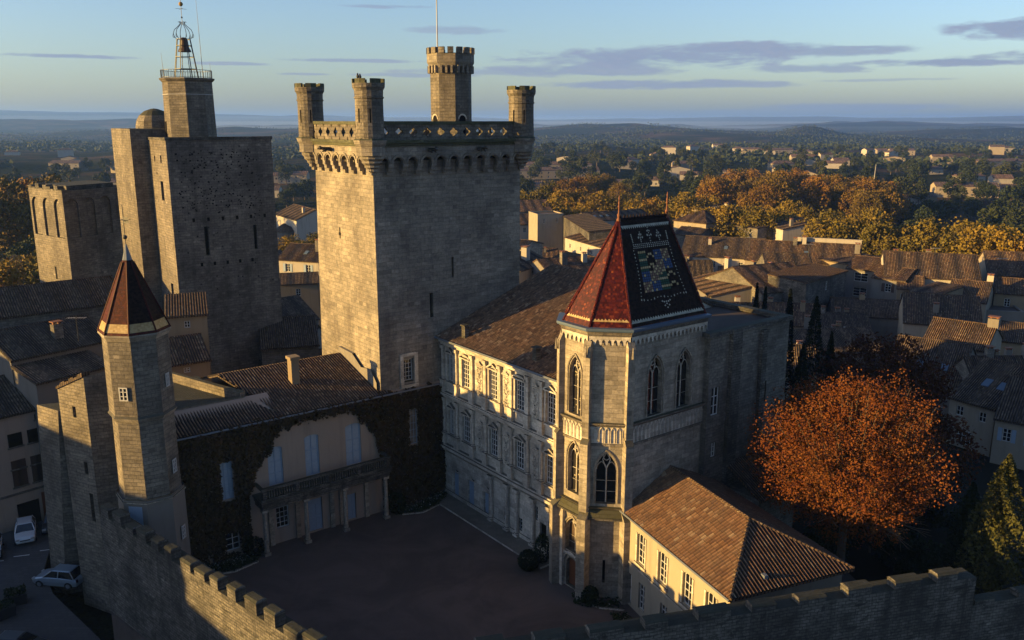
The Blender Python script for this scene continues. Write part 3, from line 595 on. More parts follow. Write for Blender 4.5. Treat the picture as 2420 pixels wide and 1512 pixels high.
for k in range(6):                                  # curved cage above
    t_ = R(60 * k); pr_ = [(.72, 42.9), (.95, 43.15), (1.05, 43.5), (.9, 43.9), (.5, 44.25), (.25, 44.5), (.3, 44.75), (.45, 44.7)]
    a.path([(cx + r_ * math.cos(t_), cy + r_ * math.sin(t_), z) for r_, z in pr_], .035, 4)
    a.path([(cx + r_ * math.cos(t_), cy + r_ * math.sin(t_), z) for r_, z in ((1.05, 43.5), (1.12, 43.2), (1.0, 43.05), (.9, 43.2))], .03, 4)
belf = a.build('belfry_frame', 'iron', BT)
a = mb(BT); a.lathe(cx, cy, [(.72, 41.55), (.68, 41.7), (.52, 42.0), (.46, 42.5), (.42, 42.85), (.3, 43.05), (.1, 43.1)], 16); a.build('bell', 'bronze', belf, smooth=True)
a = mb(BT); a.tube((cx, cy, 44.4), (cx, cy, 47.1), .03, 5); a.tube((cx - .6, cy, 46.1), (cx + .6, cy, 46.1), .02, 4); a.tube((cx, cy - .6, 46.1), (cx, cy + .6, 46.1), .02, 4)
a.ball((cx, cy, 45.2), .1, 6); vane = a.build('weathervane', 'iron', BT)
a = mb(BT); a.ball((cx, cy, 46.6), .24, 8); a.build('ball', 'gold_ball', vane, smooth=True)
a = mb(BT); o_ = [(-.3, 47.25), (-.05, 47.12), (.15, 47.2), (.2, 47.45), (.12, 47.75), (.0, 47.8), (.05, 47.5), (-.08, 47.42), (-.2, 47.55), (-.35, 47.5)]
for s_ in (-.02, .02): a.face([(cx + x * .6, cy + x * .6 + s_, z) for x, z in o_])
a.build('rooster', 'bronze', vane)
a = mb(BT); a.tube((cx + 1.6, cy + 1.3, 38.6), (cx + 1.5, cy + 1.2, 47.2), .035, 5, .015); a.build('antenna', 'iron', BT)
a = mb(BT); a.tube((cx - 1.9, cy - 1.9, 38.6), (cx - 2.0, cy - 2.0, 41.5), .035, 5, .01); a.build('antenna', 'iron', BT)
a = mb(BT); a.tube((cx + .3, cy + 2.6, 38.6), (cx + .3, cy + 2.6, 40.4), .03, 5, .01); a.build('antenna', 'iron', BT)

# ------------------------------------------------------------------ far-left tower with blind arcades
p_m = at_y(146, 456, 104); p_l = at_y(67, 447, 109.5); p_r = at_y(300, 445, 113)
AT = thing('arcaded_tower', 'broad ruined tower with tall blind arches at far left', 'tower', (p_m.x, p_m.y, -6), 0, frame=False)
o2 = lambda p: Vector((p.x - p_m.x, p.y - p_m.y, 0))
ul = (o2(p_m) - o2(p_l)); Ll = ul.length; ul.normalize(); ur = (o2(p_r) - o2(p_m)); Lr = ur.length; ur.normalize()
ztop = p_m.z + 6 + 0.2
def arcade_side(m, p0, u, L, n_ar, depth=.7):
    n = Vector((u.y, -u.x, 0)); st_ = L / n_ar; m2 = m
    w_ = st_ * .7; holes = [(i * st_ + st_ * .15, i * st_ + st_ * .15 + w_, ztop - 5.8, ztop - 1.0) for i in range(n_ar)]
    wallh(m, p0, p0 + u * L, 0, ztop, holes, depth)
    for i in range(n_ar):
        c = p0 + u * (i * st_ + st_ / 2); pts = arch_pts(w_, ztop - 1.0 - w_ / 2 - .02, 'round', 5); spandrel(m, c, u, n, w_, ztop - 1.0, pts, depth)
        P = lambda x, z, d: c + u * x + Vector((0, 0, z)) - n * d
        m.face([P(-w_ / 2, ztop - 5.8, depth), P(w_ / 2, ztop - 5.8, depth), P(w_ / 2, ztop - .9, depth), P(-w_ / 2, ztop - .9, depth)])
        m.face([P(-w_ / 2, ztop - 5.8, 0), P(0, ztop - 8.0, 0), P(0, ztop - 5.8, depth)]) 
a = mb(AT); arcade_side(a, o2(p_l), ul, Ll, 3, .24); arcade_side(a, Vector((0, 0, 0)), ur, Lr, 4, .22)
far = o2(p_l) + ur * Lr; pr2 = ur * Lr
a.face([(*o2(p_l).xy, 0), (*far.xy, 0), (*far.xy, ztop), (*o2(p_l).xy, ztop)][::-1]); a.face([(*pr2.xy, 0), (*far.xy, 0), (*far.xy, ztop), (*pr2.xy, ztop)])
a.face([(*o2(p_l).xy, ztop - .6), (0, 0, ztop - .6), (*pr2.xy, ztop - .6), (*far.xy, ztop - .6)])
a.build('wall', 'stone_dark', AT)
a = mb(AT); cpt = (o2(p_l) + pr2) * .5; a.prism([((p.x - cpt.x) * .72 + cpt.x, (p.y - cpt.y) * .72 + cpt.y) for p in (o2(p_l), Vector((0, 0, 0)), pr2, far)], ztop - .6, ztop + .5); a.build('roof_terrace', 'stone_wall', AT)
a = mb(AT)
for i in range(9): q = o2(p_l) + ul * (Ll * i / 9); a.prism([(q.x, q.y), (q.x + ul.x * Ll / 9.5, q.y + ul.y * Ll / 9.5), (q.x + ul.x * Ll / 9.5 + .5, q.y + ul.y * Ll / 9.5 + .6), (q.x + .5, q.y + .6)], ztop, ztop + rnd.uniform(.1, 1.0))
a.build('wall_coping', 'stone_wall', AT)
a = mb(AT); c = o2(p_l) + ul * (Ll * .55); n_ = Vector((ul.y, -ul.x, 0)); q = c + n_ * .03
a.face([(*(q - ul * .2).xy, ztop - 11.2), (*(q + ul * .2).xy, ztop - 11.2), (*(q + ul * .2).xy, ztop - 9.6), (*(q - ul * .2).xy, ztop - 9.6)]); a.build('window_slit', 'opening', AT)

# ------------------------------------------------------------------ slim octagonal stair turret with glazed spire
cx, cy = 2.2, -26.3
S = thing('stair_turret', 'slim octagonal stair turret with red and black glazed spire at left', 'turret', (cx, cy, 0))
def octw(z0, z1, r0, r1, holes_by_face=None, mt='stone_dark', nm='wall'):
    a = mb(S); A = a.ngon(cx, cy, r0, 8, R(22.5)); B = a.ngon(cx, cy, r1, 8, R(22.5))
    for i in range(8): j = (i + 1) % 8; a.face([(*A[i], z0), (*A[j], z0), (*B[j], z1), (*B[i], z1)])
    a.face([(*p, z1) for p in B]); return a.build(nm, mt, S)
octw(-5, 8.3, 2.306, 2.244, mt='plaster_grey'); octw(8.3, 14.3, 2.068, 2.024); octw(14.3, 19.9, 2.156, 2.130)
a = mb(S); a.prism(a.ngon(cx, cy, 2.077, 8, R(22.5)), 8.2, 8.45, a.ngon(cx, cy, 2.306, 8, R(22.5)), top=False); a.prism(a.ngon(cx, cy, 2.341, 8, R(22.5)), 8.1, 8.2); a.build('string_course', 'stone_chapel', S); a = mb(S)
a.prism(a.ngon(cx, cy, 2.094, 8, R(22.5)), 14.0, 14.3, a.ngon(cx, cy, 2.288, 8, R(22.5)), top=False); a.prism(a.ngon(cx, cy, 2.288, 8, R(22.5)), 14.3, 14.45, a.ngon(cx, cy, 2.156, 8, R(22.5))); a.build('string_course', 'stone_chapel', S); a = mb(S)
a.prism(a.ngon(cx, cy, 2.156, 8, R(22.5)), 19.7, 20.0, a.ngon(cx, cy, 2.306, 8, R(22.5))); a.prism(a.ngon(cx, cy, 2.341, 8, R(22.5)), 20.0, 20.15); a.build('string_course', 'stone_chapel', S)
def face_dir(k): t_ = R(45 * k); return Vector((math.cos(t_), math.sin(t_), 0)), Vector((-math.sin(t_), math.cos(t_), 0))
def tface_pt(k, r, z, off=.02): n_, t_ = face_dir(k); return Vector((cx, cy, z)) + n_ * (r * math.cos(R(22.5)) + off)
for (k, z, w_, h_, r_, rows) in ((-1, 15.6, .62, .95, 2.147, 3), (1, 16.1, .45, .95, 2.147, 3), (1, 9.7, .5, 1.0, 2.059, 3), (1, 4.6, .5, 1.0, 2.288, 3)):
    n_, t_ = face_dir(k); window(S, tface_pt(k, r_, z, .10), t_, n_, w_, h_, .1, 2, rows, bar=.05, edge=.08)
n_, t_ = face_dir(-1); c = tface_pt(-1, 2.253, 5.9, .03)
a = mb(S); a.face([c - t_ * .5, c + t_ * .5, c + t_ * .5 + Vector((0, 0, 2.0)), c - t_ * .5 + Vector((0, 0, 2.0))]); a.build('door', 'blue_paint', S)
# spire
ap_z = 25.7; zc = 26.0
def spire_facet(k, m, f0, f1):
    a0, a1 = R(45 * k - 22.5), R(45 * k + 22.5); r_ = lambda f: 2.306 * (1 - f)
    P = lambda an, f: (cx + r_(f) * math.cos(an), cy + r_(f) * math.sin(an), 20.15 + (ap_z - 20.15) * f)
    q = [P(a0, f0), P(a1, f0), P(a1, f1), P(a0, f1)]; w0 = r_(f0) * .77; w1 = r_(f1) * .77; h0 = f0 * 7.2; h1 = f1 * 7.2
    m.face(q, [(-w0 / 2, h0), (w0 / 2, h0), (w1 / 2, h1), (-w1 / 2, h1)])
spm = {'glaze_red': mb(S), 'glaze_black': mb(S), 'glaze_gold': mb(S)}
for k in range(8):
    base = 'glaze_red' if k % 2 else 'glaze_black'
    if k in (0,): base = 'glaze_black'
    spire_facet(k, spm['glaze_red'] if k in (6, 7, 2, 4) else spm['glaze_black'], .13, .86)
    spire_facet(k, spm['glaze_gold'], .03, .13); spire_facet(k, spm['glaze_red'], 0, .03)
sp = spm['glaze_red'].build('spire_roof', 'glaze_dark_red', S); spm['glaze_black'].build('black_tiles', 'glaze_black', sp); spm['glaze_gold'].build('gold_tile_band', 'glaze_gold', sp)
a = mb(S)
for k in range(8): t_ = R(45 * k + 22.5); a.tube((cx + 2.323 * math.cos(t_), cy + 2.323 * math.sin(t_), 20.16), (cx + .38 * math.cos(t_), cy + .38 * math.sin(t_), 24.8), .06, 5)
a.build('hip_ridge', 'glaze_dark_red', sp)
a = mb(S); a.lathe(cx, cy, [(.36, 24.75), (.04, 26.0)], 8, R(22.5)); a.build('metal_cap', 'zinc', sp)
a = mb(S); a.tube((cx, cy, 25.9), (cx, cy, 28.6), .035, 5); a.tube((cx - .45, cy, 27.6), (cx + .45, cy, 27.6), .025, 4); a.tube((cx, cy - .45, 27.6), (cx, cy + .45, 27.6), .025, 4); a.ball((cx, cy, 26.45), .15, 6)
a.face([(cx + .04, cy, 27.4), (cx + .5, cy + .2, 27.4), (cx + .5, cy + .2, 27.8), (cx + .04, cy, 27.8)]); a.build('weathervane', 'iron', sp)

# ------------------------------------------------------------------ ruined square tower and rampart walls
Q = thing('ruined_tower', 'half lit tall ruined square tower joined to the slim stair turret', 'tower', (-2.4, -29, -5))
a = mb(Q)
tops = {(-2.4): 16.0}
A0 = [(-8.9, -29.8), (-6.0, -28.4), (-4.9, -24.9), (-7.8, -25.0)]
zt = [13.7, 15.1, 15.7, 14.6]
AA = [Vector((*p, -5)) for p in A0]; BB = [Vector((*p, z)) for p, z in zip(A0, zt)]
u_ = Vector((2.9, 1.4, 0)).normalized(); Lq = Vector((2.9, 1.4, 0)).length
wallh(a, A0[0], A0[1], -5, 13.4, [(2.1, 2.5, 7.0, 8.0), (2.3, 2.7, 3.0, 5.4), (1.5, 1.9, 11.6, 12.5)], .5)
a.face([(*A0[0], 13.4), (*A0[1], 13.4), BB[1], BB[0]])
for i in (1, 2, 3): j = (i + 1) % 4; a.face([AA[i], AA[j], BB[j], BB[i]])
a.face(BB); a.build('wall', 'stone_dark', Q)
a = mb(Q); 
for (u0, u1, z0, z1) in ((2.1, 2.5, 7.0, 8.0), (2.3, 2.7, 3.0, 5.4), (1.5, 1.9, 11.6, 12.5)):
    p = Vector((*A0[0], 0)) + u_ * u0 + Vector((-u_.y * -.0, 0, 0)); n_ = Vector((u_.y, -u_.x, 0)); q0 = p - n_ * .45; q1 = q0 + u_ * (u1 - u0)
    a.face([(*q0.xy, z0), (*q1.xy, z0), (*q1.xy, z1), (*q0.xy, z1)])
a.build('window_opening', 'opening', Q)
a = mb(Q); a.prism([(-13.4, -31.4), (-11.5, -30.7), (-10.0, -26.0), (-12.0, -26.2)], -5, 11.9, [(-11.6, -31.0), (-8.95, -29.95), (-7.4, -25.6), (-10.0, -26.0)]); a.build('lower_wall', 'stone_dark', Q)
a = mb(Q); 
pA, pB = Vector((*A0[0], 13.7)), Vector((*A0[1], 15.1))
for i in range(6):
    p = pA.lerp(pB, i / 6); q = pA.lerp(pB, (i + 1) / 6); h_ = .22 + .12 * (i % 2); n_ = Vector((u_.y, -u_.x, 0)) * .12; b_ = Vector((-n_.x, -n_.y, 0)) * 5
    f0 = [p + n_, q + n_, q + b_, p + b_]; a.prism([tuple(v) for v in f0], 0, 0, [tuple(v + Vector((0, 0, h_))) for v in f0])
a.build('wall_coping', 'tiles_brown', Q)
a = mb(Q); a.prism([(-5.4, -25.6), (1.2, -25.2), (1.2, -24.5), (-5.4, -24.7)], -5, 14.6); a.prism([(-4.9, -25.3), (-2.5, -25.2), (-2.5, -24.6), (-4.9, -24.7)], 14.6, 15.6, [(-4.4, -25.2), (-3.0, -25.1), (-3.0, -24.7), (-4.4, -24.8)]); a.build('link_wall', 'stone_dark', Q)
def rampart(name, label, w0, w1, ztop_, zbot, th, n_mer, mer_w, mer_h, end0=0.0, seed=1, side=1, zt1=None):
    """wall from world point w0 to w1, outer face on the right of w0->w1; merlons are parts"""
    rr = random.Random(seed); w0 = Vector((*w0, 0)); w1 = Vector((*w1, 0)); L = (w1 - w0).length; u = (w1 - w0) / L
    W = thing(name, label, 'wall', (w0.x, w0.y, zbot), math.atan2(u.y, u.x), frame=False)
    a = MB(); a.box(0, L, 0, th, 0, ztop_ - zbot); a.build('wall', 'stone_wall', W)
    H_ = ztop_ - zbot; step = L / n_mer
    for i in range(n_mer):
        x = i * step + end0; h_ = mer_h * rr.uniform(.55, 1.2); a = MB(); ww = mer_w * rr.uniform(.75, 1.15); x += rr.uniform(-.12, .12)
        a.box(x, x + ww, .003, th * .62, H_, H_ + h_); a.prism([(x - .04, -.04), (x + ww + .04, -.04), (x + ww + .04, th * .66), (x - .04, th * .66)], H_ + h_, H_ + h_ + .11, [(x + .02, .1), (x + ww - .02, .1), (x + ww - .02, th * .5), (x + .02, th * .5)])
        a.build('merlon', 'stone_wall', W)
    return W
rampart('rampart_wall', 'rampart with stepped merlons running down from the stair turret at lower left', (-28.6, 54.6), (-8.2, 36.9), 7.55, -5.2, 1.1, 15, 1.05, .62, .2, 5)
rampart('rampart_wall', 'long dark rampart with broad merlons across the bottom right', (-8.2, 36.9), (27.9, 46.4), 7.35, -5.2, 1.2, 12, 1.75, .5, .4, 8)
rampart('rampart_wall', 'lower rampart stub at the bottom right corner', (27.9, 46.6), (46, 51.5), 5.3, -5.2, 1.0, 6, 1.6, .3, .4, 9)
a = MB(); p = Vector((23.2, 44.3, 0)); 
LW = thing('lean_to_wall', 'small stone lean-to wall with tiled cap against the bottom right rampart', 'wall', (22.6, 43.6, -5.2), R(-28), frame=False)
a.prism([(0, 0), (7, 0), (7, .5), (0, .5)], 0, 0, None) if False else a.face([(0, 0, 0), (7, 0, 0), (7, 0, 6.2), (0, 0, 8.6)]); a.face([(7, .5, 0), (0, .5, 0), (0, .5, 8.6), (7, .5, 6.2)]); a.face([(7, 0, 0), (7, .5, 0), (7, .5, 6.2), (7, 0, 6.2)]); a.build('wall', 'stone_wall', LW)
a = MB(); roofq(a, (0, -.25, 8.55), (7.2, -.25, 6.1), (7.2, .75, 6.25), (0, .75, 8.7)); a.build('tile_cap', 'tiles_brown', LW)
# ------------------------------------------------------------------ renaissance building on the far side of the courtyard
F_ = thing('renaissance_house', 'pale three-storey renaissance building with carved front and long tiled roof beside the keep', 'house', (0, 0, 0))
wx_top = [(1.5, .85), (3.9, 1.15), (8.0, 1.2), (11.6, 1.2), (15.5, 1.25)]; holes = []
for x, w_ in wx_top: holes += [(x - w_ / 2, x + w_ / 2, 11.2, 13.75), (x - w_ / 2, x + w_ / 2, 6.15, 8.6)]
gh = [(1.6, 2.5, .15, 2.6), (3.95, 4.95, .15, 2.75), (6.4, 7.15, .15, 2.35), (9.35, 9.75, .9, 2.0), (11.0, 11.9, .75, 1.85), (13.2, 13.95, 2.5, 3.7), (14.2, 15.1, .15, 2.5)]
m = mb(F_); wallh(m, (0, 0), (16.9, 0), 0, 15.0, holes + gh, .28)
m.face([(16.9, 0, 0), (16.9, 24, 0), (16.9, 24, 15), (16.9, 0, 15)]); m.face([(16.9, 24, 0), (0, 24, 0), (0, 24, 15), (16.9, 24, 15)]); m.face([(0, 24, 0), (0, 0, 0), (0, 0, 15), (0, 24, 15)])
m.face([(16.9, 0, 15), (16.9, 24, 15), (16.9, 13, 20.3)]); m.face([(0, 24, 15), (0, 0, 15), (0, 13, 20.3)])
m.build('wall', 'stone_pale', F_)
for x, w_ in wx_top:
    window(F_, (x, 0, 11.2), UX, -UY, w_, 2.5, .26, 4, 6, bar=.045, edge=.09); window(F_, (x, 0, 6.15), UX, -UY, w_, 2.4, .26, 4, 5, bar=.045, edge=.09)
for g_ in gh:
    x = (g_[0] + g_[1]) / 2; w_ = g_[1] - g_[0]
    if g_[2] < .5:
        a = mb(F_); a.box(g_[0], g_[1], .2, .26, g_[2], g_[3]); a.build('door', 'opening' if x > 14 else 'blue_paint', F_)
    else: window(F_, (x, 0, g_[2]), UX, -UY, w_, g_[3] - g_[2], .26, 2, 3, bar=.05)
def mould(m, x0, x1, y, z0, z1): m.box(x0, x1, y, .002, z0, z1)
a = mb(F_); mould(a, -.1, 16.88, -.12, 14.45, 14.7); mould(a, -.15, 16.86, -.3, 14.7, 14.95); mould(a, -.2, 16.84, -.5, 14.95, 15.15)
mould(a, -.0, 16.88, -.15, 9.55, 9.85); mould(a, -.0, 16.86, -.42, 9.85, 10.05); mould(a, 0, 16.88, -.3, 10.05, 10.15)
mould(a, 0, 16.88, -.15, 4.35, 4.75); mould(a, 0, 16.86, -.5, 4.75, 4.98); mould(a, 0, 16.88, -.3, 4.98, 5.1); mould(a, 0, 16.87, -.1, .0, .5); a.build('cornice', 'stone_pale', F_)
a = mb(F_); mould(a, 0.0, 16.85, -.18, 4.38, 4.72)
for i in range(64): x = .15 + i * .26; a.box(x, x + .13, -.25, -.15, 4.42, 4.68)
a.build('frieze', 'stone_chapel', F_)
colx = [.45, 2.55, 5.0, 6.95, 9.0, 10.55, 12.7, 14.45, 16.55]
for x in colx:
    for (z0, z1) in ((10.15, 14.45), (5.1, 9.55)):
        a = mb(F_); a.box(x - .3, x + .3, -.34, .002, z0, z0 + 1.0); a.box(x - .35, x + .35, -.40, .002, z0 + 1.0, z0 + 1.12)
        if z0 > 8: a.box(x - .17, x + .17, -.22, .002, z0 + 1.12, z1 - .3)
        else: a.lathe(x, -.1, [(.19, z0 + 1.12), (.19, z0 + 1.2), (.15, z0 + 1.25), (.145, z1 - .4), (.19, z1 - .3)], 10)
        a.box(x - .24, x + .24, -.32, .002, z1 - .3, z1); a.build('pilaster', 'stone_pale', F_)
for x in (7.7, 10.0, 11.35, 13.5, 15.5, 16.6):
    a = mb(F_); a.box(x - .3, x + .3, -.4, .002, 0, .35); a.lathe(x, -.12, [(.27, .35), (.27, .45), (.22, .5), (.2, 3.9), (.28, 4.1)], 12); a.box(x - .3, x + .3, -.42, .002, 4.1, 4.38); a.build('pilaster', 'stone_pale', F_)
for x, w_ in wx_top:                                 # pediments, jambs and sills, one surround to each window
    for z, zs_, z0_, z1_, rnd_ in ((13.85, 11.1, 11.2, 13.8, x not in (1.5, 8.0, 15.5)), (8.7, 6.02, 6.15, 8.65, False)):
        a = mb(F_); hw = w_ / 2 + .22; a.box(x - hw, x + hw, -.25, .002, z, z + .1)
        if rnd_: pts = [(hw * math.cos(t), z + .12 + .32 * math.sin(t)) for t in [math.pi * i / 8 for i in range(9)]]
        else: pts = [(hw, z + .12), (0, z + .55), (-hw, z + .12)]
        for (x0, z0), (x1, z1) in zip(pts[:-1], pts[1:]):
            q = [(x + x0, z0), (x + x1, z1), (x + x1, z1 - .12), (x + x0, z0 - .12)]
            a.face([(p[0], -.25, p[1]) for p in q]); a.face([(q[0][0], -.25, q[0][1]), (q[0][0], 0, q[0][1]), (q[1][0], 0, q[1][1]), (q[1][0], -.25, q[1][1])])
        a.box(x - w_ / 2 - .15, x + w_ / 2 + .15, -.2, .002, zs_ - .06, zs_ + .08)
        for s_ in (-1, 1): xx = x + s_ * (w_ / 2 + .1); a.box(xx - .09, xx + .09, -.07, .002, z0_, z + .002)
        a.build('window_surround', 'stone_pale', F_)
for x in (1.9, 4.45, 6.78):
    a = mb(F_)
    a.face([(x - .65, -.2, 2.9), (x + .65, -.2, 2.9), (x, -.2, 3.35)]); a.box(x - .65, x + .65, -.2, .002, 2.8, 2.9); a.build('door_surround', 'stone_pale', F_)
for x in (5.97, 9.78, 13.58):                        # carved panels with scrollwork in relief
    for z0, z1 in ((11.0, 13.7), (5.9, 8.5)):
        a = mb(F_); a.box(x - .42, x + .42, -.05, .002, z0, z1); rr = random.Random(int(x * 10 + z0))
        for i in range(int((z1 - z0) / .26)):
            z = z0 + .15 + i * .26
            for s_ in (-1, 1):
                c = Vector((x + s_ * (.16 + .12 * math.sin(i * 1.7)), -.06, z)); rd = rr.uniform(.08, .13)
                a.path([c + Vector((rd * math.cos(t) * s_, -.03, rd * math.sin(t))) for t in [k * .8 for k in range(7)]], .028, 4)
            if i % 3 == 1: a.ball((x, -.08, z), .1, 5)
        hw = .45; a.box(x - hw, x + hw, -.2, .002, z1 + .12, z1 + .2); a.face([(x - hw, -.18, z1 + .2), (x + hw, -.18, z1 + .2), (x, -.18, z1 + .5)])
        a.build('carved_panel', 'stone_pale', F_)
a = mb(F_); roofq(a, (-.0, -.62, 15.2), (16.95, -.62, 15.2), (16.95, 13, 20.35), (-.0, 13, 20.35)); roofq(a, (16.95, 24.4, 15.2), (-.0, 24.4, 15.2), (-.0, 13, 20.35), (16.95, 13, 20.35))
rf = a.build('roof', 'tiles_brown', F_)
a = mb(F_); a.tube((0, -.66, 15.12), (16.9, -.66, 15.12), .09, 6); a.build('gutter', 'zinc', F_)
for (x, y, z0, h_) in ((3.3, .4, 15.3, 1.35), (12.9, .6, 15.3, 1.35)):
    a = mb(F_); a.box(x - .25, x + .25, y - .22, y + .22, z0, z0 + h_); a.box(x - .32, x + .32, y - .3, y + .3, z0 + h_, z0 + h_ + .12); a.build('chimney', 'stone_wall', rf)

# ------------------------------------------------------------------ ivy-clad left wing with portico
LWg = thing('ivy_wing', 'low ivy-clad courtyard wing with balcony portico and blue doors', 'house', (0, -12, 0))
hl = []
big = [(-16.2, 1.25, 5.15, 8.2, 'L'), (-13.0, 1.25, 5.15, 8.5, ''), (-9.2, 1.45, 5.15, 8.6, '')]
for y, w_, z0, z1, _ in big: hl.append((y + 24 - w_ / 2, y + 24 + w_ / 2, z0, z1 + w_ * .18))
small = [(-20.2, 1.0, 5.0, 8.1), (-3.3, .95, 5.6, 8.9), (-20.1, 1.1, .6, 2.1), (-15.9, 1.1, 1.3, 3.5)]
for y, w_, z0, z1 in small: hl.append((y + 24 - w_ / 2, y + 24 + w_ / 2, z0, z1))
drs = [(-13.0, 1.3, .1, 3.0), (-9.6, .8, .1, 2.5)]
for y, w_, z0, z1 in drs: hl.append((y + 24 - w_ / 2, y + 24 + w_ / 2, z0, z1))
m = mb(LWg); wallh(m, (.12, -24), (.12, 0), 0, 11.0, hl, .25)
m.face([(.12, 0, 11.0), (.12, -24, 11.0), (-.3, -24, 11.0), (-.3, 0, 11.0)])
for y, w_, z0, z1, _ in big: spandrel(m, (.12, y, 0), UY, UX, w_, z1 + w_ * .18, arch_pts(w_, z1, 'seg', 4), .25)
m.face([(-12, -24, 0), (.12, -24, 0), (.12, -24, 11), (-12, -24, 11)]); m.face([(-12, -6.4, 0), (-12, -24, 0), (-12, -24, 11), (-12, -6.4, 11)]); m.face([(0, -24.0, 11.0), (0, -15.4, 11.0), (-2.9, -15.4, 12.1), (-2.9, -24.0, 12.1)])
m.face([(.1, -6.4, 11), (-12, -6.4, 11), (-7, -6.4, 12.9)])
m.build('wall', 'plaster_pink', LWg)
for y, w_, z0, z1, _ in big: window(LWg, (.12, y, z0), UY, UX, w_, z1 - z0, .22, 2, 3, glass='curtain', bar=.05, edge=.1, arch='seg', name='french_window', frame='blue_paint')
for y, w_, z0, z1 in small: window(LWg, (.12, y, z0), UY, UX, w_, z1 - z0, .22, 3 if z0 > 1 else 2, 5 if z0 > 1 else 3, glass='curtain' if z0 > 4.5 else 'glass', bar=.04, edge=.07, frame='blue_paint' if z0 > 4.5 else 'white_paint')
for y, w_, z0, z1 in drs:
    a = mb(LWg); a.box(-.1, -.05, y - w_ / 2, y + w_ / 2, z0, z1)
    for k in (-1, 1):
        for zz in (.3, 1.5): a.box(-.05, -.02, y + k * w_ / 4 - w_ * .17, y + k * w_ / 4 + w_ * .17, zz, zz + 1.0)
    a.build('door', 'blue_paint', LWg)
a = mb(LWg)
# roof: full ridge part and narrow front strip beside the terrace
roofq(a, (.55, -15.4, 10.98), (.55, -5.9, 10.98), (-7, -6.35, 13.1), (-7, -18.0, 13.1), seg=4); roofq(a, (.55, -24.3, 10.98), (.55, -15.4, 10.98), (-2.9, -17.3, 11.95), (-2.9, -24.3, 11.95))
roofq(a, (-12.5, -6.4, 11.4), (-12.5, -18, 11.4), (-7, -18, 13.1), (-7, -6.4, 13.1)); wr = a.build('roof', 'tiles_brown', LWg)
a = mb(LWg); a.box(-4.2, -3.4, -12.9, -12.2, 11.6, 14.3); a.box(-4.3, -3.3, -13.0, -12.1, 14.3, 14.55); a.build('chimney', 'plaster_ochre', wr)
a = mb(LWg); a.box(-12.5, -2.9, -24, -18.0, 11.3, 11.7); a.build('terrace', 'stone_wall', LWg)
a = mb(LWg); a.prism([(-12.5, -20.2), (-12.0, -20.4), (-2.9, -17.6), (-3.1, -17.1)], 11.3, 12.5); a.box(-3.1, -2.8, -24.0, -17.3, 11.6, 12.15); a.build('terrace_parapet', 'stone_dark', LWg)
a = mb(LWg); a.tube((.62, -24.3, 10.9), (.62, -.6, 10.9), .08, 6); a.build('gutter', 'zinc', LWg)
a = mb(LWg); a.box(.125, 1.9, -18.2, -6.6, 4.35, 4.7); a.box(.125, 2.0, -18.3, -6.5, 4.7, 4.85); a.box(.125, 1.75, -18.1, -6.7, 3.95, 4.35); a.build('balcony_slab', 'stone_wall', LWg)
a = mb(LWg)
for i in range(54):
    y = -18.0 + i * .212
    if i % 13 == 0: a.box(1.6, 1.9, y - .05, y + .2, 4.85, 5.75)
    else: a.lathe(1.75, y + .08, [(.04, 4.9), (.075, 5.1), (.035, 5.35), (.055, 5.6)], 6)
a.box(1.58, 1.92, -18.15, -6.6, 5.65, 5.82); a.box(1.6, 1.9, -18.15, -6.65, 4.855, 4.95); a.box(.15, 1.6, -18.15, -17.9, 5.65, 5.82); a.box(.15, 1.6, -6.85, -6.6, 5.65, 5.82)
a.build('balustrade', 'stone_wall', LWg)
for y in (-17.9, -14.4, -10.9, -7.0):
    a = mb(LWg); a.box(1.25, 1.75, y - .25, y + .25, 0, .3); a.lathe(1.5, y, [(.22, .3), (.2, .5), (.17, 3.6), (.24, 3.75)], 12); a.box(1.25, 1.75, y - .25, y + .25, 3.75, 3.95); a.build('column', 'stone_chapel', LWg)
for y in (-16.9, -14.6, -11.5, -10.6, -8.2): a = mb(LWg); a.box(.121, .3, y - .2, y + .2, 0, 3.95); a.build('pilaster', 'stone_chapel', LWg)
# leaning chimney-stump wall against the keep
a = mb(LWg); a.prism([(-7.4, -6.75), (-.9, -6.75), (-.9, -6.35), (-7.4, -6.35)], 0, 0) if False else None
a.face([(-7.3, -6.6, 12.6), (-.2, -6.6, 10.8), (-.2, -6.6, 11.9), (-1.2, -6.6, 12.9), (-3.0, -6.6, 12.7), (-4.6, -6.6, 13.6), (-7.3, -6.6, 13.7)]); a.face([(-7.3, -6.31, 13.7), (-7.3, -6.6, 13.7), (-4.6, -6.6, 13.6), (-4.6, -6.31, 13.6)]); a.build('flashing_wall', 'plaster_grey', LWg)

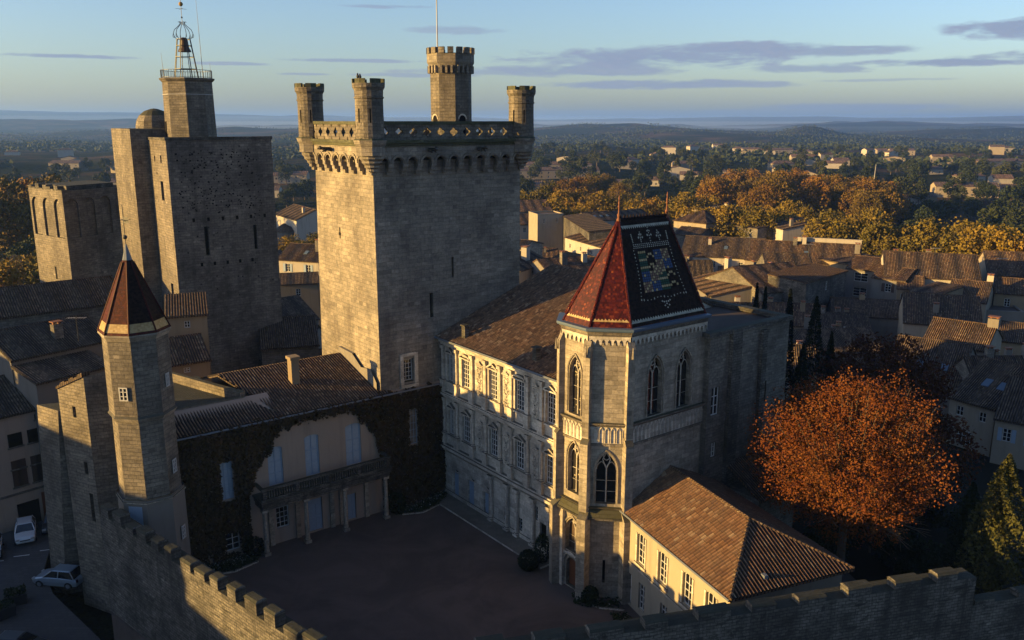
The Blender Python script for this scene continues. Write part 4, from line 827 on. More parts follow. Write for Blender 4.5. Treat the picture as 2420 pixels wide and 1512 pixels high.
# ------------------------------------------------------------------ leaves helper
def leaves(name, m, pts, size, parent=None, seed=1, origin=None, jit=.35, droop=0.0, flat=None, up=0.0):
    """leaf clumps: one small bent quad per point, as real geometry"""
    rs = np.random.RandomState(seed); P = np.asarray(pts, dtype=float); n = len(P)
    nrm = rs.normal(size=(n, 3)); nrm[:, 2] = nrm[:, 2] + up
    if flat is not None: nrm = nrm * .45 + np.asarray(flat) * 1.0
    nrm /= np.linalg.norm(nrm, axis=1)[:, None]; t = np.cross(nrm, rs.normal(size=(n, 3))); t /= np.linalg.norm(t, axis=1)[:, None]; b = np.cross(nrm, t)
    s = size * (1 + jit * rs.uniform(-1, 1, n))[:, None]; k = .75
    V = np.stack([P - t * s, P - b * s * k * .8 + nrm * s * .15, P + t * s, P + b * s * k + nrm * s * .15], 1).reshape(-1, 3)
    me = bpy.data.meshes.new(name); me.vertices.add(4 * n); me.vertices.foreach_set('co', V.ravel()); me.loops.add(4 * n); me.loops.foreach_set('vertex_index', np.arange(4 * n)); me.polygons.add(n)
    me.polygons.foreach_set('loop_start', np.arange(n) * 4); me.polygons.foreach_set('loop_total', np.full(n, 4)); me.update(); me.validate()
    me.materials.append(MATS[m]); o = bpy.data.objects.new(name, me); COL.objects.link(o)
    if parent: o.parent = parent
    return o
# ivy on the wing and the keep foot
IV = thing('ivy', 'dark russet climbing ivy covering the wing wall and the foot of the keep', 'ivy', (.2, -12, 0))
rs = random.Random(11); pts = []
def ivy_ok(y, z):
    e = .35 * math.sin(y * 3.1) + .3 * math.sin(y * 7.7 + 1) + rs.uniform(-.25, .25)
    for (wy, w_, z0, z1) in small:
        if abs(y - wy) < w_ / 2 + .03 + rs.uniform(-.1, .12) and z0 - .1 < z < z1 + .1: return False
    if -18.3 < y < -6.5 and z < 4.9: return False
    top = 0
    bp = [(-18.6, 5.0), (-17.6, 7.0), (-16.5, 8.7), (-15.5, 9.8), (-14.2, 10.3), (-12.7, 10.4), (-9.6, 10.3), (-8.5, 9.3), (-7.3, 7.3), (-6.6, 5.2)]
    for (ya_, za_), (yb_, zb_) in zip(bp[:-1], bp[1:]):
        if ya_ <= y < yb_: top = za_ + (zb_ - za_) * (y - ya_) / (yb_ - ya_)
    if z < top + e * .7: return False
    if z < .9 + e and y < -18: return rs.random() < .45
    return z < 10.8 + e * .5
while len(pts) < 26000:
    y = rs.uniform(-24.2, .25); z = rs.uniform(.05, 11.6)
    if y > -6.2 and z > 11.5 + .4 * math.sin(y * 2.3): continue
    if ivy_ok(y, z): pts.append((.14 + abs(rs.gauss(0, .13)) + .1 * math.sin(y * 2) ** 2 - .2, y + 12, z))
for i in range(1800): y = rs.uniform(-24, -6); pts.append((.3 + rs.uniform(-.2, .35), y + 12, 10.6 + rs.gauss(0, .22)))
leaves('leaves', 'leaf_ivy', pts, .13, IV, 5, flat=(1, 0, .15))
a = mb(IV)
for i in range(26):
    y = rs.uniform(-24, -18.6) if i < 16 else rs.uniform(-5.8, -.4); p = [Vector((.2, y, 0))]
    for k in range(5): p.append(p[-1] + Vector((0, rs.uniform(-.3, .3), rs.uniform(.8, 1.4))))
    a.path(p, .03, 4)
a.build('stems', 'bark', IV)

# ------------------------------------------------------------------ chapel with glazed roof
CH = thing('chapel', 'gothic chapel with red and black glazed roof bearing a coloured coat of arms', 'chapel', (20.2, 0, 0))
P0, P1, P2, P3, P4, P5 = (17.1, -.1), (18.8, -1.8), (21.5, -1.8), (23.5, .2), (23.5, 8.0), (16.9, 8.0)
EZ = 20.05
def seg_wall(m, p, q, z0, z1, holes, depth=.45): return wallh(m, p, q, z0, z1, holes, depth)
m = mb(CH); gw = []
seg_wall(m, P0, P1, 0, EZ, []); 
L12 = 2.7; c12 = L12 / 2
H12 = [(c12 - .62, c12 + .62, 13.7, 18.0), (c12 - .62, c12 + .62, 7.7, 11.6), (c12 - .75, c12 + .75, 3.0, 5.7), (c12 - .62, c12 + .62, .1, 2.5)]
seg_wall(m, P1, P2, 0, EZ, H12)
L23 = math.dist(P2, P3); H23 = [(L23 / 2 - .7, L23 / 2 + .7, 7.4, 11.3), (L23 / 2 - .1, L23 / 2 + .1, 1.2, 3.0)]
seg_wall(m, P2, P3, 0, EZ, H23)
H34 = [(1.9, 3.3, 13.6, 17.9), (4.9, 6.3, 13.6, 17.9)]; seg_wall(m, P3, P4, 0, EZ, H34)
seg_wall(m, P4, P5, 0, EZ, []); m.face([(16.9, 8, 0), (17.1, -.1, 0), (17.1, -.1, EZ), (16.9, 8, EZ)])
def gothic(mw, p, q, uc, w_, z0, zs, ztop_, glass='stained_glass', depth=.45, lights=2, hood=True):
    p = Vector((*p, 0)); q = Vector((*q, 0)); u = (q - p).normalized(); n = Vector((u.y, -u.x, 0)); c = p + u * uc; pts = arch_pts(w_, zs, 'pointed', 6)
    sc = (ztop_ - .02 - zs) / (pts[6][1] - zs); pts = [(x, zs + (z - zs) * sc) for x, z in pts]
    spandrel(mw, c, u, n, w_, ztop_, pts, depth)
    Q_ = lambda x, z, d: c + u * x + Vector((0, 0, z)) - n * d
    a = mb(CH); a.face([Q_(-w_ / 2, z0, depth - .05), Q_(w_ / 2, z0, depth - .05)] + [Q_(x, z, depth - .05) for x, z in pts[::-1]], [(-w_ / 2, z0), (w_ / 2, z0)] + [(x, z) for x, z in pts[::-1]])
    pane = a.build('gothic_window', glass, CH)
    a = mb(CH); d = depth - .12; r_ = .055
    for i in range(1, lights): x = -w_ / 2 + w_ * i / lights; a.tube(Q_(x, z0, d), Q_(x, zs + .1, d), r_, 6)
    lw = w_ / lights
    for i in range(lights):
        x = -w_ / 2 + lw * (i + .5); pp = arch_pts(lw, zs, 'pointed', 4); a.path([Q_(x + px, zs + (pz_ - zs) * 1.0, d) for px, pz_ in pp], r_ * .8, 5)
    zt_ = zs + lw * .87; a.path([Q_(w_ * .17 * math.cos(t), (zt_ + ztop_) / 2 - .02 + w_ * .17 * math.sin(t) * 1.15, d) for t in [k * math.pi / 4 for k in range(9)]], r_ * .8, 5)
    a.path([Q_(0, zs + .05, d), Q_(-w_ * .2, zs + w_ * .55, d), Q_(0, ztop_ - w_ * .1, d)], r_ * .7, 5); a.path([Q_(0, zs + .05, d), Q_(w_ * .2, zs + w_ * .55, d), Q_(0, ztop_ - w_ * .1, d)], r_ * .7, 5)
    for z in (z0 + (zs - z0) * .33, z0 + (zs - z0) * .66): a.tube(Q_(-w_ / 2, z, d + .05), Q_(w_ / 2, z, d + .05), .02, 4)
    a.build('tracery', 'stone_pale', pane)
    if hood:
        a = mb(CH); out = [(x * 1.22, zs + (z - zs) * 1.12 + .04) for x, z in pts]; a.path([Q_(-w_ * .61, z0 + .1, -.04)] + [Q_(x, z, -.04) for x, z in out] + [Q_(w_ * .61, z0 + .1, -.04)], .07, 5); a.build('window_moulding', 'stone_chapel', pane)
gothic(m, P1, P2, c12, 1.24, 13.7, 16.7, 18.0); gothic(m, P1, P2, c12, 1.24, 7.7, 10.4, 11.6); gothic(m, P1, P2, c12, 1.5, 3.0, 4.6, 5.7, 'shutter_brown')
gothic(m, P2, P3, L23 / 2, 1.4, 7.4, 9.9, 11.3, 'glass'); gothic(m, P3, P4, 2.6, 1.4, 13.6, 16.5, 17.9, 'glass'); gothic(m, P3, P4, 5.6, 1.4, 13.6, 16.5, 17.9, 'glass')
spandrel(m, (P1[0] + c12, P1[1], 0), UX, -UY, 1.24, 2.5, arch_pts(1.24, 1.85, 'round', 4), .45)
m.build('wall', 'stone_chapel', CH)
a = mb(CH); a.box(P1[0] + c12 - .62, P1[0] + c12 + .62, -1.8 + .3, -1.8 + .38, .1, 2.5); a.build('door', 'wood_door', CH)
a = mb(CH); p = Vector((*P2, 0)).lerp(Vector((*P3, 0)), .5); u_ = Vector((.7071, .7071, 0)); n_ = Vector((.7071, -.7071, 0)); q = p - n_ * .4; a.face([q - u_ * .1 + Vector((0, 0, 1.2)), q + u_ * .1 + Vector((0, 0, 1.2)), q + u_ * .1 + Vector((0, 0, 3.0)), q - u_ * .1 + Vector((0, 0, 3.0))]); a.build('window_slit', 'opening', CH)
# buttresses at the apse corners: stepped, capped
def buttress(p, d, stages):
    p = Vector((*p, 0)); d = Vector(d).normalized(); s_ = Vector((-d.y, d.x, 0)); a = mb(CH)
    for (z0, z1, out, hw) in stages:
        q = [p - s_ * hw - d * .3, p - s_ * hw + d * out, p + s_ * hw + d * out, p + s_ * hw - d * .3]; q = [(v.x, v.y) for v in q]
        a.prism(q, z0, z1); t = [p - s_ * hw - d * .3, p - s_ * hw + d * .1, p + s_ * hw + d * .1, p + s_ * hw - d * .3]
        a.prism(q, z1, z1 + .5, [(v.x, v.y) for v in t], top=False)
    a.tube(p + d * .5 + Vector((0, 0, stages[-1][1] - .6)), p + d * .5 + Vector((0, 0, stages[-1][1] + .2)), .12, 5, .04)
    a.build('buttress', 'stone_chapel', CH)
stg = [(0, 6.4, .75, .34), (6.9, 12.0, .52, .30), (12.4, 18.9, .34, .26)]
for p, d in ((P1, (-.38, -.92, 0)), (P2, (.38, -.92, 0)), (P3, (.92, -.38, 0))): buttress(p, d, stg)
buttress(P0, (.1, -1, 0), [(0, 6.4, .4, .24), (6.9, 12.0, .3, .2), (12.4, 18.9, .22, .18)])
poly = [P0, P1, P2, P3, P4]
def band(m, off, z0, z1, o2=None, pl=poly):
    def offp(pl, o):
        out = []
        for i, p in enumerate(pl):
            ds = []
            if i > 0: e = Vector(p) - Vector(pl[i - 1]); ds.append(Vector((e.y, -e.x)).normalized())
            if i < len(pl) - 1: e = Vector(pl[i + 1]) - Vector(p); ds.append(Vector((e.y, -e.x)).normalized())
            n = sum(ds, Vector((0, 0))); n = n / len(ds); n = n / n.length_squared if n.length > 0 else n
            out.append(Vector(p) + n * o)
        return out
    A = offp(pl, off); B = offp(pl, off if o2 is None else o2)
    for i in range(len(pl) - 1):
        q = [A[i], A[i + 1]]; b = [B[i], B[i + 1]]; inn = [Vector(pl[i + 1]), Vector(pl[i])]
        m.prism([tuple(q[0]), tuple(q[1]), tuple(inn[0]), tuple(inn[1])], z0, z1, [tuple(b[0]), tuple(b[1]), tuple(inn[0]), tuple(inn[1])])
for bs_ in (((.16, 19.75, 20.0, None), (.26, 20.0, 20.12, None)), ((.15, 13.25, 13.45, .3), (.3, 13.45, 13.52, None)), ((.12, 11.8, 12.0, None),), ((.45, 6.5, 7.0, .15), (.10, 7.0, 7.2, .3))):
    a = mb(CH)
    for bb_ in bs_: band(a, *bb_)
    a.build('string_course', 'stone_dark', CH)
a = mb(CH); band(a, .46, 6.3, 6.48, .5); a.build('mossy_ledge', 'stone_wall', CH)
a = mb(CH)
def seg_iter(pl, step):
    for p, q in zip(pl[:-1], pl[1:]):
        p = Vector((*p, 0)); q = Vector((*q, 0)); L = (q - p).length; n = max(1, round(L / step)); u = (q - p) / L
        for i in range(n): yield p + u * (L * (i + .5) / n), u, Vector((u.y, -u.x, 0)), L / n
for c, u, n, s_ in seg_iter(poly, .42):                # trefoil arcade under the eaves
    pts = arch_pts(s_ * .62, 19.3, 'pointed', 3); Q_ = lambda x, z, d: c + u * x + Vector((0, 0, z)) + n * d
    for (x0, z0), (x1, z1) in zip(pts[:-1], pts[1:]): a.face([Q_(x0, z0, .12), Q_(x1, z1, .12), Q_(x1, 19.75, .12), Q_(x0, 19.75, .12)]); a.face([Q_(x0, z0, .12), Q_(x0, z0, 0), Q_(x1, z1, 0), Q_(x1, z1, .12)])
    for k in (-1, 1): a.face([Q_(k * s_ * .31, 19.2, .12), Q_(k * s_ / 2, 19.1, .12), Q_(k * s_ / 2, 19.75, .12), Q_(k * s_ * .31, 19.75, .12)][::k])
a.build('eaves_arcade', 'stone_pale', CH)
a = mb(CH); band(a, .06, 12.0, 13.25)
for c, u, n, s_ in seg_iter(poly, .40):                # blind balustrade panels
    Q_ = lambda x, z, d: c + u * x + Vector((0, 0, z)) + n * d
    a.path([Q_(-s_ * .36, 12.05, .1), Q_(-s_ * .36, 12.95, .1), Q_(0, 13.2, .1), Q_(s_ * .36, 12.95, .1), Q_(s_ * .36, 12.05, .1)], .035, 4)
a.build('blind_balustrade', 'stone_pale', CH)
# entrance porch decoration around the door
a = mb(CH)
for k in (-1, 1):
    x = P1[0] + c12 + k * .92; a.box(x - .14, x + .14, -2.1, -1.803, 0, 5.6); a.prism([(x - .2, -2.15), (x + .2, -2.15), (x + .2, -1.803), (x - .2, -1.803)], 5.6, 6.6, [(x - .03, -1.95), (x + .03, -1.95), (x + .03, -1.81), (x - .03, -1.81)])
a.path([(P1[0] + c12 + x * 1.35, -1.9, 2.0 + (z - 1.85) * 1.5) for x, z in arch_pts(1.24, 1.85, 'round', 5)], .09, 5); a.box(P1[0] + .3, P2[0] - .3, -1.95, -1.803, 2.7, 2.9); a.build('porch_surround', 'stone_pale', CH)
# glazed roof
o_ = .1; Rb = [(17.0, -.15), (18.75, -1.9), (21.55, -1.9), (23.6, .15), (23.6, 7.9), (16.85, 7.9)]; rz = 20.13; A1 = (20.2, 2.0, 27.3); A2 = (20.2, 6.9, 27.3)
def slope_face(m, b0, b1, t1, t0, f0, f1):
    b0 = Vector((*b0, rz)); b1 = Vector((*b1, rz)); t0 = Vector(t0); t1 = Vector(t1); q = [b0.lerp(t0, f0), b1.lerp(t1, f0), b1.lerp(t1, f1), b0.lerp(t0, f1)]
    m.face(q)
reds = mb(CH); blk = mb(CH)
for i in range(3): slope_face(reds, Rb[i], Rb[i + 1], A1, A1, 0, 1)
slope_face(reds, Rb[3], Rb[4], A2, A1, 0, .035); slope_face(blk, Rb[3], Rb[4], A2, A1, .035, 1); slope_face(reds, Rb[4], Rb[5], A2, A2, 0, 1); slope_face(reds, Rb[5], Rb[0], A1, A2, 0, 1)
cr = reds.build('roof', 'glaze_red', CH); blk.build('black_tiles', 'glaze_black', cr)
a = mb(CH)
for b, t in ((Rb[0], A1), (Rb[1], A1), (Rb[2], A1), (Rb[3], A1), (Rb[4], A2), (Rb[5], A2)):
    b = Vector((*b, rz)); t = Vector(t)
    for i in range(24): p = b.lerp(t, i / 24); q = b.lerp(t, (i + .96) / 24); a.tube(p, q, .10, 6, .085)
a.build('hip_ridge', 'glaze_red', cr)
a = mb(CH); a.tube(A1, A2, .11, 6)
for i in range(15): y = 2.2 + i * .32; xr = 20.2; a.prism([(xr - .05, y - .06), (xr + .05, y - .06), (xr + .05, y + .06), (xr - .05, y + .06)], 27.36, 27.6, [(xr - .01, y - .01), (xr + .01, y - .01), (xr + .01, y + .01), (xr - .01, y + .01)])
a.build('ridge_crest', 'glaze_black', cr)
for A_ in (A1, A2):
    a = mb(CH); x, y, z = A_; a.lathe(x, y, [(.15, z - .2), (.16, z), (.08, z + .12), (.12, z + .25), (.12, z + .34), (.06, z + .45), (.05, z + .8), (.1, z + .9), (.05, z + 1.0), (.08, z + 1.15), (.03, z + 1.3), (.06, z + 1.42), (.015, z + 1.7)], 10); a.build('finial', 'terracotta', cr)
a = mb(CH); band(a, .42, 20.12, 20.2, .45); band(a, .46, 20.2, 20.34, .46); a.build('gutter', 'lead_blue', CH)
def zig(m, b0, b1, t1, t0, f, w_=.17, h_=.14, inv=1):
    b0 = Vector((*b0, rz)); b1 = Vector((*b1, rz)); t0 = Vector(t0); t1 = Vector(t1); p = b0.lerp(t0, f); q = b1.lerp(t1, f); u = (q - p).normalized(); n = (b1 - b0).cross(t0 - b0).normalized(); v = n.cross(u) * inv
    L = (q - p).length - .3; k = int(L / (w_ * 1.45))
    for i in range(k):
        c = p + u * (.15 + (i + .5) * L / k) + n * .02; m.face([c - u * w_, c + u * w_, c + v * h_ * 1.6 + u * .0] if inv > 0 else [c + u * w_, c - u * w_, c + v * h_ * 1.6]); m.face([c - u * w_ * 1.2 - v * .06, c + u * w_ * 1.2 - v * .06, c + u * w_ * 1.2, c - u * w_ * 1.2] if inv > 0 else [c - u * w_ * 1.2, c + u * w_ * 1.2, c + u * w_ * 1.2 - v * .06, c - u * w_ * 1.2 - v * .06])
a = mb(CH)
for i in range(3): zig(a, Rb[i], Rb[i + 1], A1, A1, .085, .15, .1)
a.build('gold_tile_band', 'glaze_gold', cr)
# coat of arms laid in tiles on the dark slope
B0, B1 = Vector((*Rb[3], rz)), Vector((*Rb[4], rz)); T0, T1 = Vector(A1), Vector(A2); nE = (B1 - B0).cross(T0 - B0).normalized()
def E_(u, v, d=.02): return B0.lerp(T0, v).lerp(B1.lerp(T1, v), u) + nE * d
em = {k: mb(CH) for k in ('glaze_pale', 'glaze_gold', 'em_blue', 'em_green', 'em_rose', 'glaze_black')}
zig(em['glaze_pale'], Rb[3], Rb[4], A2, A1, .07); zig(em['glaze_pale'], Rb[3], Rb[4], A2, A1, .93, .14, .14, -1)
def tile_(k, u, v, du, dv, d=.02, dia=False):
    if dia: em[k].face([E_(u, v - dv, d), E_(u + du, v, d), E_(u, v + dv, d), E_(u - du, v, d)])
    else: em[k].face([E_(u - du, v - dv, d), E_(u + du, v - dv, d), E_(u + du, v + dv, d), E_(u - du, v + dv, d)])
U0, U1, V0, V1 = .25, .77, .31, .69; n_c = 16
for i in range(n_c):
    for j in range(n_c):
        u = U0 + (U1 - U0) * (i + .5) / n_c; v = V1 - (V1 - V0) * (j + .5) / n_c; q = (i // 8, j // 8); li, lj = i % 8, j % 8
        if q in ((0, 0), (1, 1)):
            if li < 4: k = 'glaze_gold' if (lj // 1) % 3 == 0 else 'em_green'
            else: ch = (lj + abs(li - 5.5) * -1 + 8) % 4; k = 'glaze_gold' if ch < 1.3 else 'glaze_black'
        else:
            blue = (li < 4) == (lj < 4) if q == (1, 0) else (li < 4) == (lj < 4); k = 'em_blue' if blue else ('em_rose' if (i + j) % 3 else 'glaze_gold')
            if blue and (li % 4 == 1 and lj % 3 == 1): k = 'glaze_gold'
        if 6 <= i <= 9 and 6 <= j <= 9: k = 'em_rose' if (i + j) % 2 else 'glaze_gold'
        tile_(k, u, v, (U1 - U0) / n_c * .42, (V1 - V0) / n_c * .42)
for i in range(15):                                   # beaded frame
    f = i / 14; v = .255 + (.70 - .255) * f
    tile_('glaze_pale', .185 + .02 * math.sin(f * 3), v, .009, .006 if i % 4 else .012, dia=True); tile_('glaze_pale', .835 - .02 * math.sin(f * 3), v, .009, .006 if i % 4 else .012, dia=True)
for i in range(13): u = .22 + .58 * i / 12; tile_('glaze_pale', u, .25 - .008 * math.sin(i), .009, .006 if i % 3 else .013, dia=True)
for i in range(19):                                   # crown circlet
    u = .20 + .62 * i / 18
    for r_ in range(3): tile_('glaze_pale', u + .008 * (r_ % 2), .722 + r_ * .016, .012, .006, dia=True)
for c, h_ in ((.20, .075), (.35, .09), (.52, .125), (.69, .09), (.84, .075)):
    for k in range(6): tile_('glaze_pale', c + (.02 if c > .8 else -.02 if c < .3 else 0) * k / 6, .775 + h_ * k / 5, .011, .008, dia=True)
    if .3 < c < .8:
        for s_ in (-1, 1): tile_('glaze_pale', c + s_ * .035, .775 + h_ * .45, .016, .013, dia=True); tile_('glaze_pale', c + s_ * .02, .775 + h_ * .75, .012, .01, dia=True)
for (du, dv) in ((0, 0), (-.03, .02), (.03, .02), (-.03, -.015), (.03, -.015), (0, -.035), (-.055, .028), (.055, .028), (0, .02)): tile_('glaze_pale', .52 + du, .185 + dv, .013, .009, dia=True)
ca = em['glaze_pale'].build('coat_of_arms', 'glaze_pale', cr)
for k in em:
    if k != 'glaze_pale': em[k].build({'glaze_gold': 'gold_field', 'em_blue': 'blue_field', 'em_green': 'green_field', 'em_rose': 'rose_field', 'glaze_black': 'black_field'}[k], k, CH).parent = cr

# ------------------------------------------------------------------ flat-roofed block behind the chapel
FB = thing('flat_roofed_block', 'tall dark stone block with flat gravel roof right behind the glazed chapel roof', 'house', (24, 8, 0))
m = mb(FB); wallh(m, (24, 8.0), (24, 17.6), 0, 18.6, [(.45, 1.35, 12.4, 14.6), (6.3, 7.1, 12.2, 14.0), (.7, 1.3, 9.0, 10.2)], .3)
m.face([(24, 17.6, 0), (10, 17.6, 0), (10, 17.6, 18.6), (24, 17.6, 18.6)]); m.face([(17, 8, 0), (24, 8, 0), (24, 8, 18.6), (17, 8, 18.6)]); m.build('wall', 'stone_house', FB)
a = mb(FB); a.face([(17, 8, 18.5), (24, 8, 18.5), (24, 17.6, 18.5), (10, 17.6, 18.5), (10, 13, 18.5)]); a.build('roof', 'gravel', FB)
a = mb(FB); a.box(23.5, 24.2, 7.6, 17.8, 18.6, 18.95); a.box(10, 23.5, 17.1, 17.8, 18.6, 18.95); a.build('parapet', 'stone_wall', FB)
a = mb(FB); a.box(24.003, 24.35, 10.2, 11.3, 0, 18.9); a.box(24.003, 24.3, 13.9, 14.5, 0, 18.3); a.build('buttress', 'stone_wall', FB)
for (y, z0, z1, w_) in ((8.9, 12.4, 14.6, .9), (14.7, 12.2, 14.0, .8), (9.0, 9.0, 10.2, .6)): window(FB, (24, y, z0), UY, UX, w_, z1 - z0, .25, 2, 3, bar=.05)
# ------------------------------------------------------------------ wing at lower right with hipped roof
wa, wb = Wf(23.25, .3), Wf(35.9, -3.1); du = (wb - wa); rotw = math.atan2(du.y, du.x); Lw = 12.9
RW = thing('hipped_wing', 'low cream wing with big orange-brown hipped tile roof at lower right', 'house', (wa.x, wa.y, 0), rotw, frame=False)
WD, WH, RZ = 8.8, 7.05, 9.15
m = MB(); wins = [(2.55, 1.0), (5.3, 1.0), (8.2, 1.0), (10.7, 1.0)]
hh = [(x - .5, x + .5, 3.9, 6.2) for x, _ in wins] + [(.55, 1.45, .1, 2.5), (2.4, 3.2, .5, 2.5), (5.2, 6.0, .5, 2.5), (8.0, 8.8, .5, 2.5)]
wallh(m, (0, 0), (Lw - .4, 0), 0, WH, hh, .3)
for x, _ in wins: spandrel(m, (x, 0, 0), UX, -UY, 1.0, 6.2, arch_pts(1.0, 5.98, 'seg', 3), .3)
m.face([(Lw - .4, 0, 0), (Lw - .4, WD - .4, 0), (Lw - .4, WD - .4, WH), (Lw - .4, 0, WH)]); m.face([(Lw - .4, WD - .4, 0), (-2, WD - .4, 0), (-2, WD - .4, WH), (Lw - .4, WD - .4, WH)]); m.build('wall', 'plaster_wing', RW)
for x, _ in wins: window(RW, (x, 0, 3.9), UX, -UY, 1.0, 2.0, .26, 2, 4, arch='seg', bar=.05, edge=.09)
for x0, x1, z0, z1 in hh[5:]: window(RW, ((x0 + x1) / 2, 0, z0), UX, -UY, x1 - x0, z1 - z0, .26, 2, 4, bar=.05)
a = MB(); a.box(.55, 1.45, .2, .25, .1, 2.5); a.box(.7, 1.3, .17, .2, .3, 1.2); a.box(.7, 1.3, .17, .2, 1.4, 2.3); a.build('door', 'white_paint', RW)
a = MB(); a.box(-.0, Lw - .38, -.1, .002, WH - .32, WH - .05); a.box(0, Lw - .38, -.06, .002, 3.3, 3.45)
for x, _ in wins:
    for s_ in (-1, 1): a.box(x + s_ * .6 - .08, x + s_ * .6 + .08, -.05, .002, 3.8, 6.1)
    a.box(x - .75, x + .75, -.14, .002, 3.72, 3.88)
a.build('string_course', 'stone_pale', RW)
a = MB(); e = WH - .02; g_ = .35
roofq(a, (-.6, -g_, e), (Lw, -g_, e), (Lw - 4.6, WD / 2, RZ), (-3.2, WD / 2, RZ), .26, .075); roofq(a, (Lw, -g_, e), (Lw, WD + g_ - .2, e), (Lw - 4.6, WD / 2, RZ), (Lw - 4.6, WD / 2, RZ), .26, .075)
roofq(a, (Lw, WD + g_ - .2, e), (-3.6, WD + g_ - .2, e), (-3.6, WD / 2, RZ), (Lw - 4.6, WD / 2, RZ), .26, .075)
wrf = a.build('roof', 'tiles_near', RW)
a = MB()
def ridge_caps(a, p, q, r=.13, step=.42):
    p = Vector(p); q = Vector(q); n = int((q - p).length / step)
    for i in range(n): a.tube(p.lerp(q, i / n), p.lerp(q, (i + .97) / n), r, 7, r * .82)
ridge_caps(a, (-3.0, WD / 2, RZ + .03), (Lw - 4.6, WD / 2, RZ + .03)); ridge_caps(a, (Lw, -g_, e + .06), (Lw - 4.6, WD / 2, RZ + .05)); ridge_caps(a, (Lw, WD + .1, e + .06), (Lw - 4.6, WD / 2, RZ + .05)); a.build('ridge_tiles', 'tiles_near', wrf)
a = MB(); a.box(Lw - .95, Lw - .6, 2.55, 2.8, 7.3, 7.62); a.tube((Lw - .8, 2.7, 7.0), (Lw - .8, 2.7, 7.4), .08, 6); a.build('roof_vent', 'zinc', wrf)
a = MB(); a.tube((-.5, -g_ - .06, e - .04), (Lw, -g_ - .06, e - .04), .07, 6); a.tube((.12, -.1, 0), (.12, -.1, WH - .2), .05, 6); a.build('gutter', 'zinc', RW)
LR = thing('lean_to_roof', 'dark low tiled lean-to against the chapel wall behind the lit hipped roof', 'roof', (24, 4, 0))
a = mb(LR); roofq(a, (27.5, 10.5, 6.2), (27.5, 15.5, 6.2), (24.05, 15.5, 8.2), (24.05, 10.5, 8.2)); a.build('roof', 'tiles_brown', LR)
a = mb(LR); a.box(24.05, 27.2, 10.7, 15.3, 0, 6.15); a.build('wall', 'stone_house', LR)
# ------------------------------------------------------------------ ground
def ridge(azd, pts):
    for (a0, h0), (a1, h1) in zip(pts[:-1], pts[1:]):
        if azd <= a1: t = min(max((azd - a0) / (a1 - a0), 0), 1); t = t * t * (3 - 2 * t); return h0 + (h1 - h0) * t
    return pts[-1][1]
def bell(x, c, w_): return math.exp(-((x - c) / w_) ** 2)
def hgt(x, y):
    r = math.hypot(x, y); azd = math.degrees(math.atan2(x, y))
    h = -5.6 - 4.5 * min(max((r - 120) / 250, 0), 1)
    if r > 350:
        k = min((r - 350) / 500, 1); h += k * 6 * mnoise.noise(Vector((x / 260, y / 260, 0))) + k * 8 * bell(r, 1100, 450) * max(0, mnoise.noise(Vector((azd / 6, 3.3, 0))) + .6)
    if y > 0 and r > 1200:
        k = min((r - 1200) / 800, 1); nz = mnoise.fractal(Vector((x / 900, y / 900, 5)), 1.0, 2.0, 5)
        h += k * (10 * nz - 6)
        h += bell(r, 3400, 800) * (ridge(azd, [(-31, 8), (-14, 6), (0, 9), (12, 10), (31, 15)]) + 22 * nz) * k
        h += bell(r, 3000, 420) * 27 * bell(azd, 18.6, 1.5) + bell(r, 2300, 500) * 26 * bell(azd, -12.2, 3.2)
        if r > 4200: h += bell(r, 6200, 1300) * (ridge(azd, [(-33, 66), (-24, 50), (-19, 20), (-10, 12), (4, 24), (12, 18), (22, 30), (31, 34)]) + 22 * nz) * min((r - 4200) / 800, 1)
        if r > 8000: h += min((r - 8000) / 3500, 1) * (ridge(azd, [(-31, 168), (-24, 150), (-18, 136), (-14, 124), (-8, 100), (2, 74), (8, 84), (14, 100), (19, 96), (24, 84), (31, 118)]) + 4 + 13 * mnoise.fractal(Vector((x / 2500, y / 2500, 1)), 1.0, 2.0, 4)) * (1 if r < 12000 else max(1 - (r - 12000) / 3000, .1))
        if r > 15500: h += bell(azd, 18.25, .45) * 150 * bell(r, 17500, 900) + 120 * bell(azd, 29, 3) * bell(r, 17500, 1200)
    return h
def build_land():
    rs_ = [0, 30, 60] + [90 + 20 * i for i in range(14)]
    r = 370.0
    while r < 24000: rs_.append(r); r *= 1.035
    rs_.append(60000)
    azs = [-180 + 6 * i for i in range(25)] + [-34 + .35 * i for i in range(195)] + [36 + 6 * i for i in range(25)]
    azs = sorted(set(a for a in azs if a < 180)); V = []; Fc = []
    for r in rs_:
        for a in azs:
            x, y = r * math.sin(R(a)), r * math.cos(R(a)); V.append((x, y, hgt(x, y) if r < 50000 else -20))
    n = len(azs)
    for i in range(len(rs_) - 1):
        for j in range(n):
            k = (j + 1) % n; Fc.append((i * n + j, (i + 1) * n + j, (i + 1) * n + k, i * n + k))
    me = bpy.data.meshes.new('ground'); me.from_pydata(V, [], Fc); me.polygons.foreach_set('use_smooth', [True] * len(Fc)); me.materials.append(MATS['land'])
    o = bpy.data.objects.new('ground', me); COL.objects.link(o); tag(o, kind='structure')
build_land()
def sheet(name, pts, z, m, t=.3, kind='structure'):
    a = MB(); a.prism(pts, z - t, z); o = a.build(name, m); tag(o, kind=kind); return o
fw = lambda x, y: tuple(Wf(x, y).xy)
sheet('courtyard', [fw(-2, 2), (-30, 58), (-28.4, 54.2), (-8, 36.8), (28, 46.2), (26, 60), fw(24, 12)], 0, 'gravel', 5.5)
sheet('garden_ground', [(26, 47), (46, 51), (60, 58), (60, 92), (24, 92), (18, 70)], -.6, 'soil', 5.0)
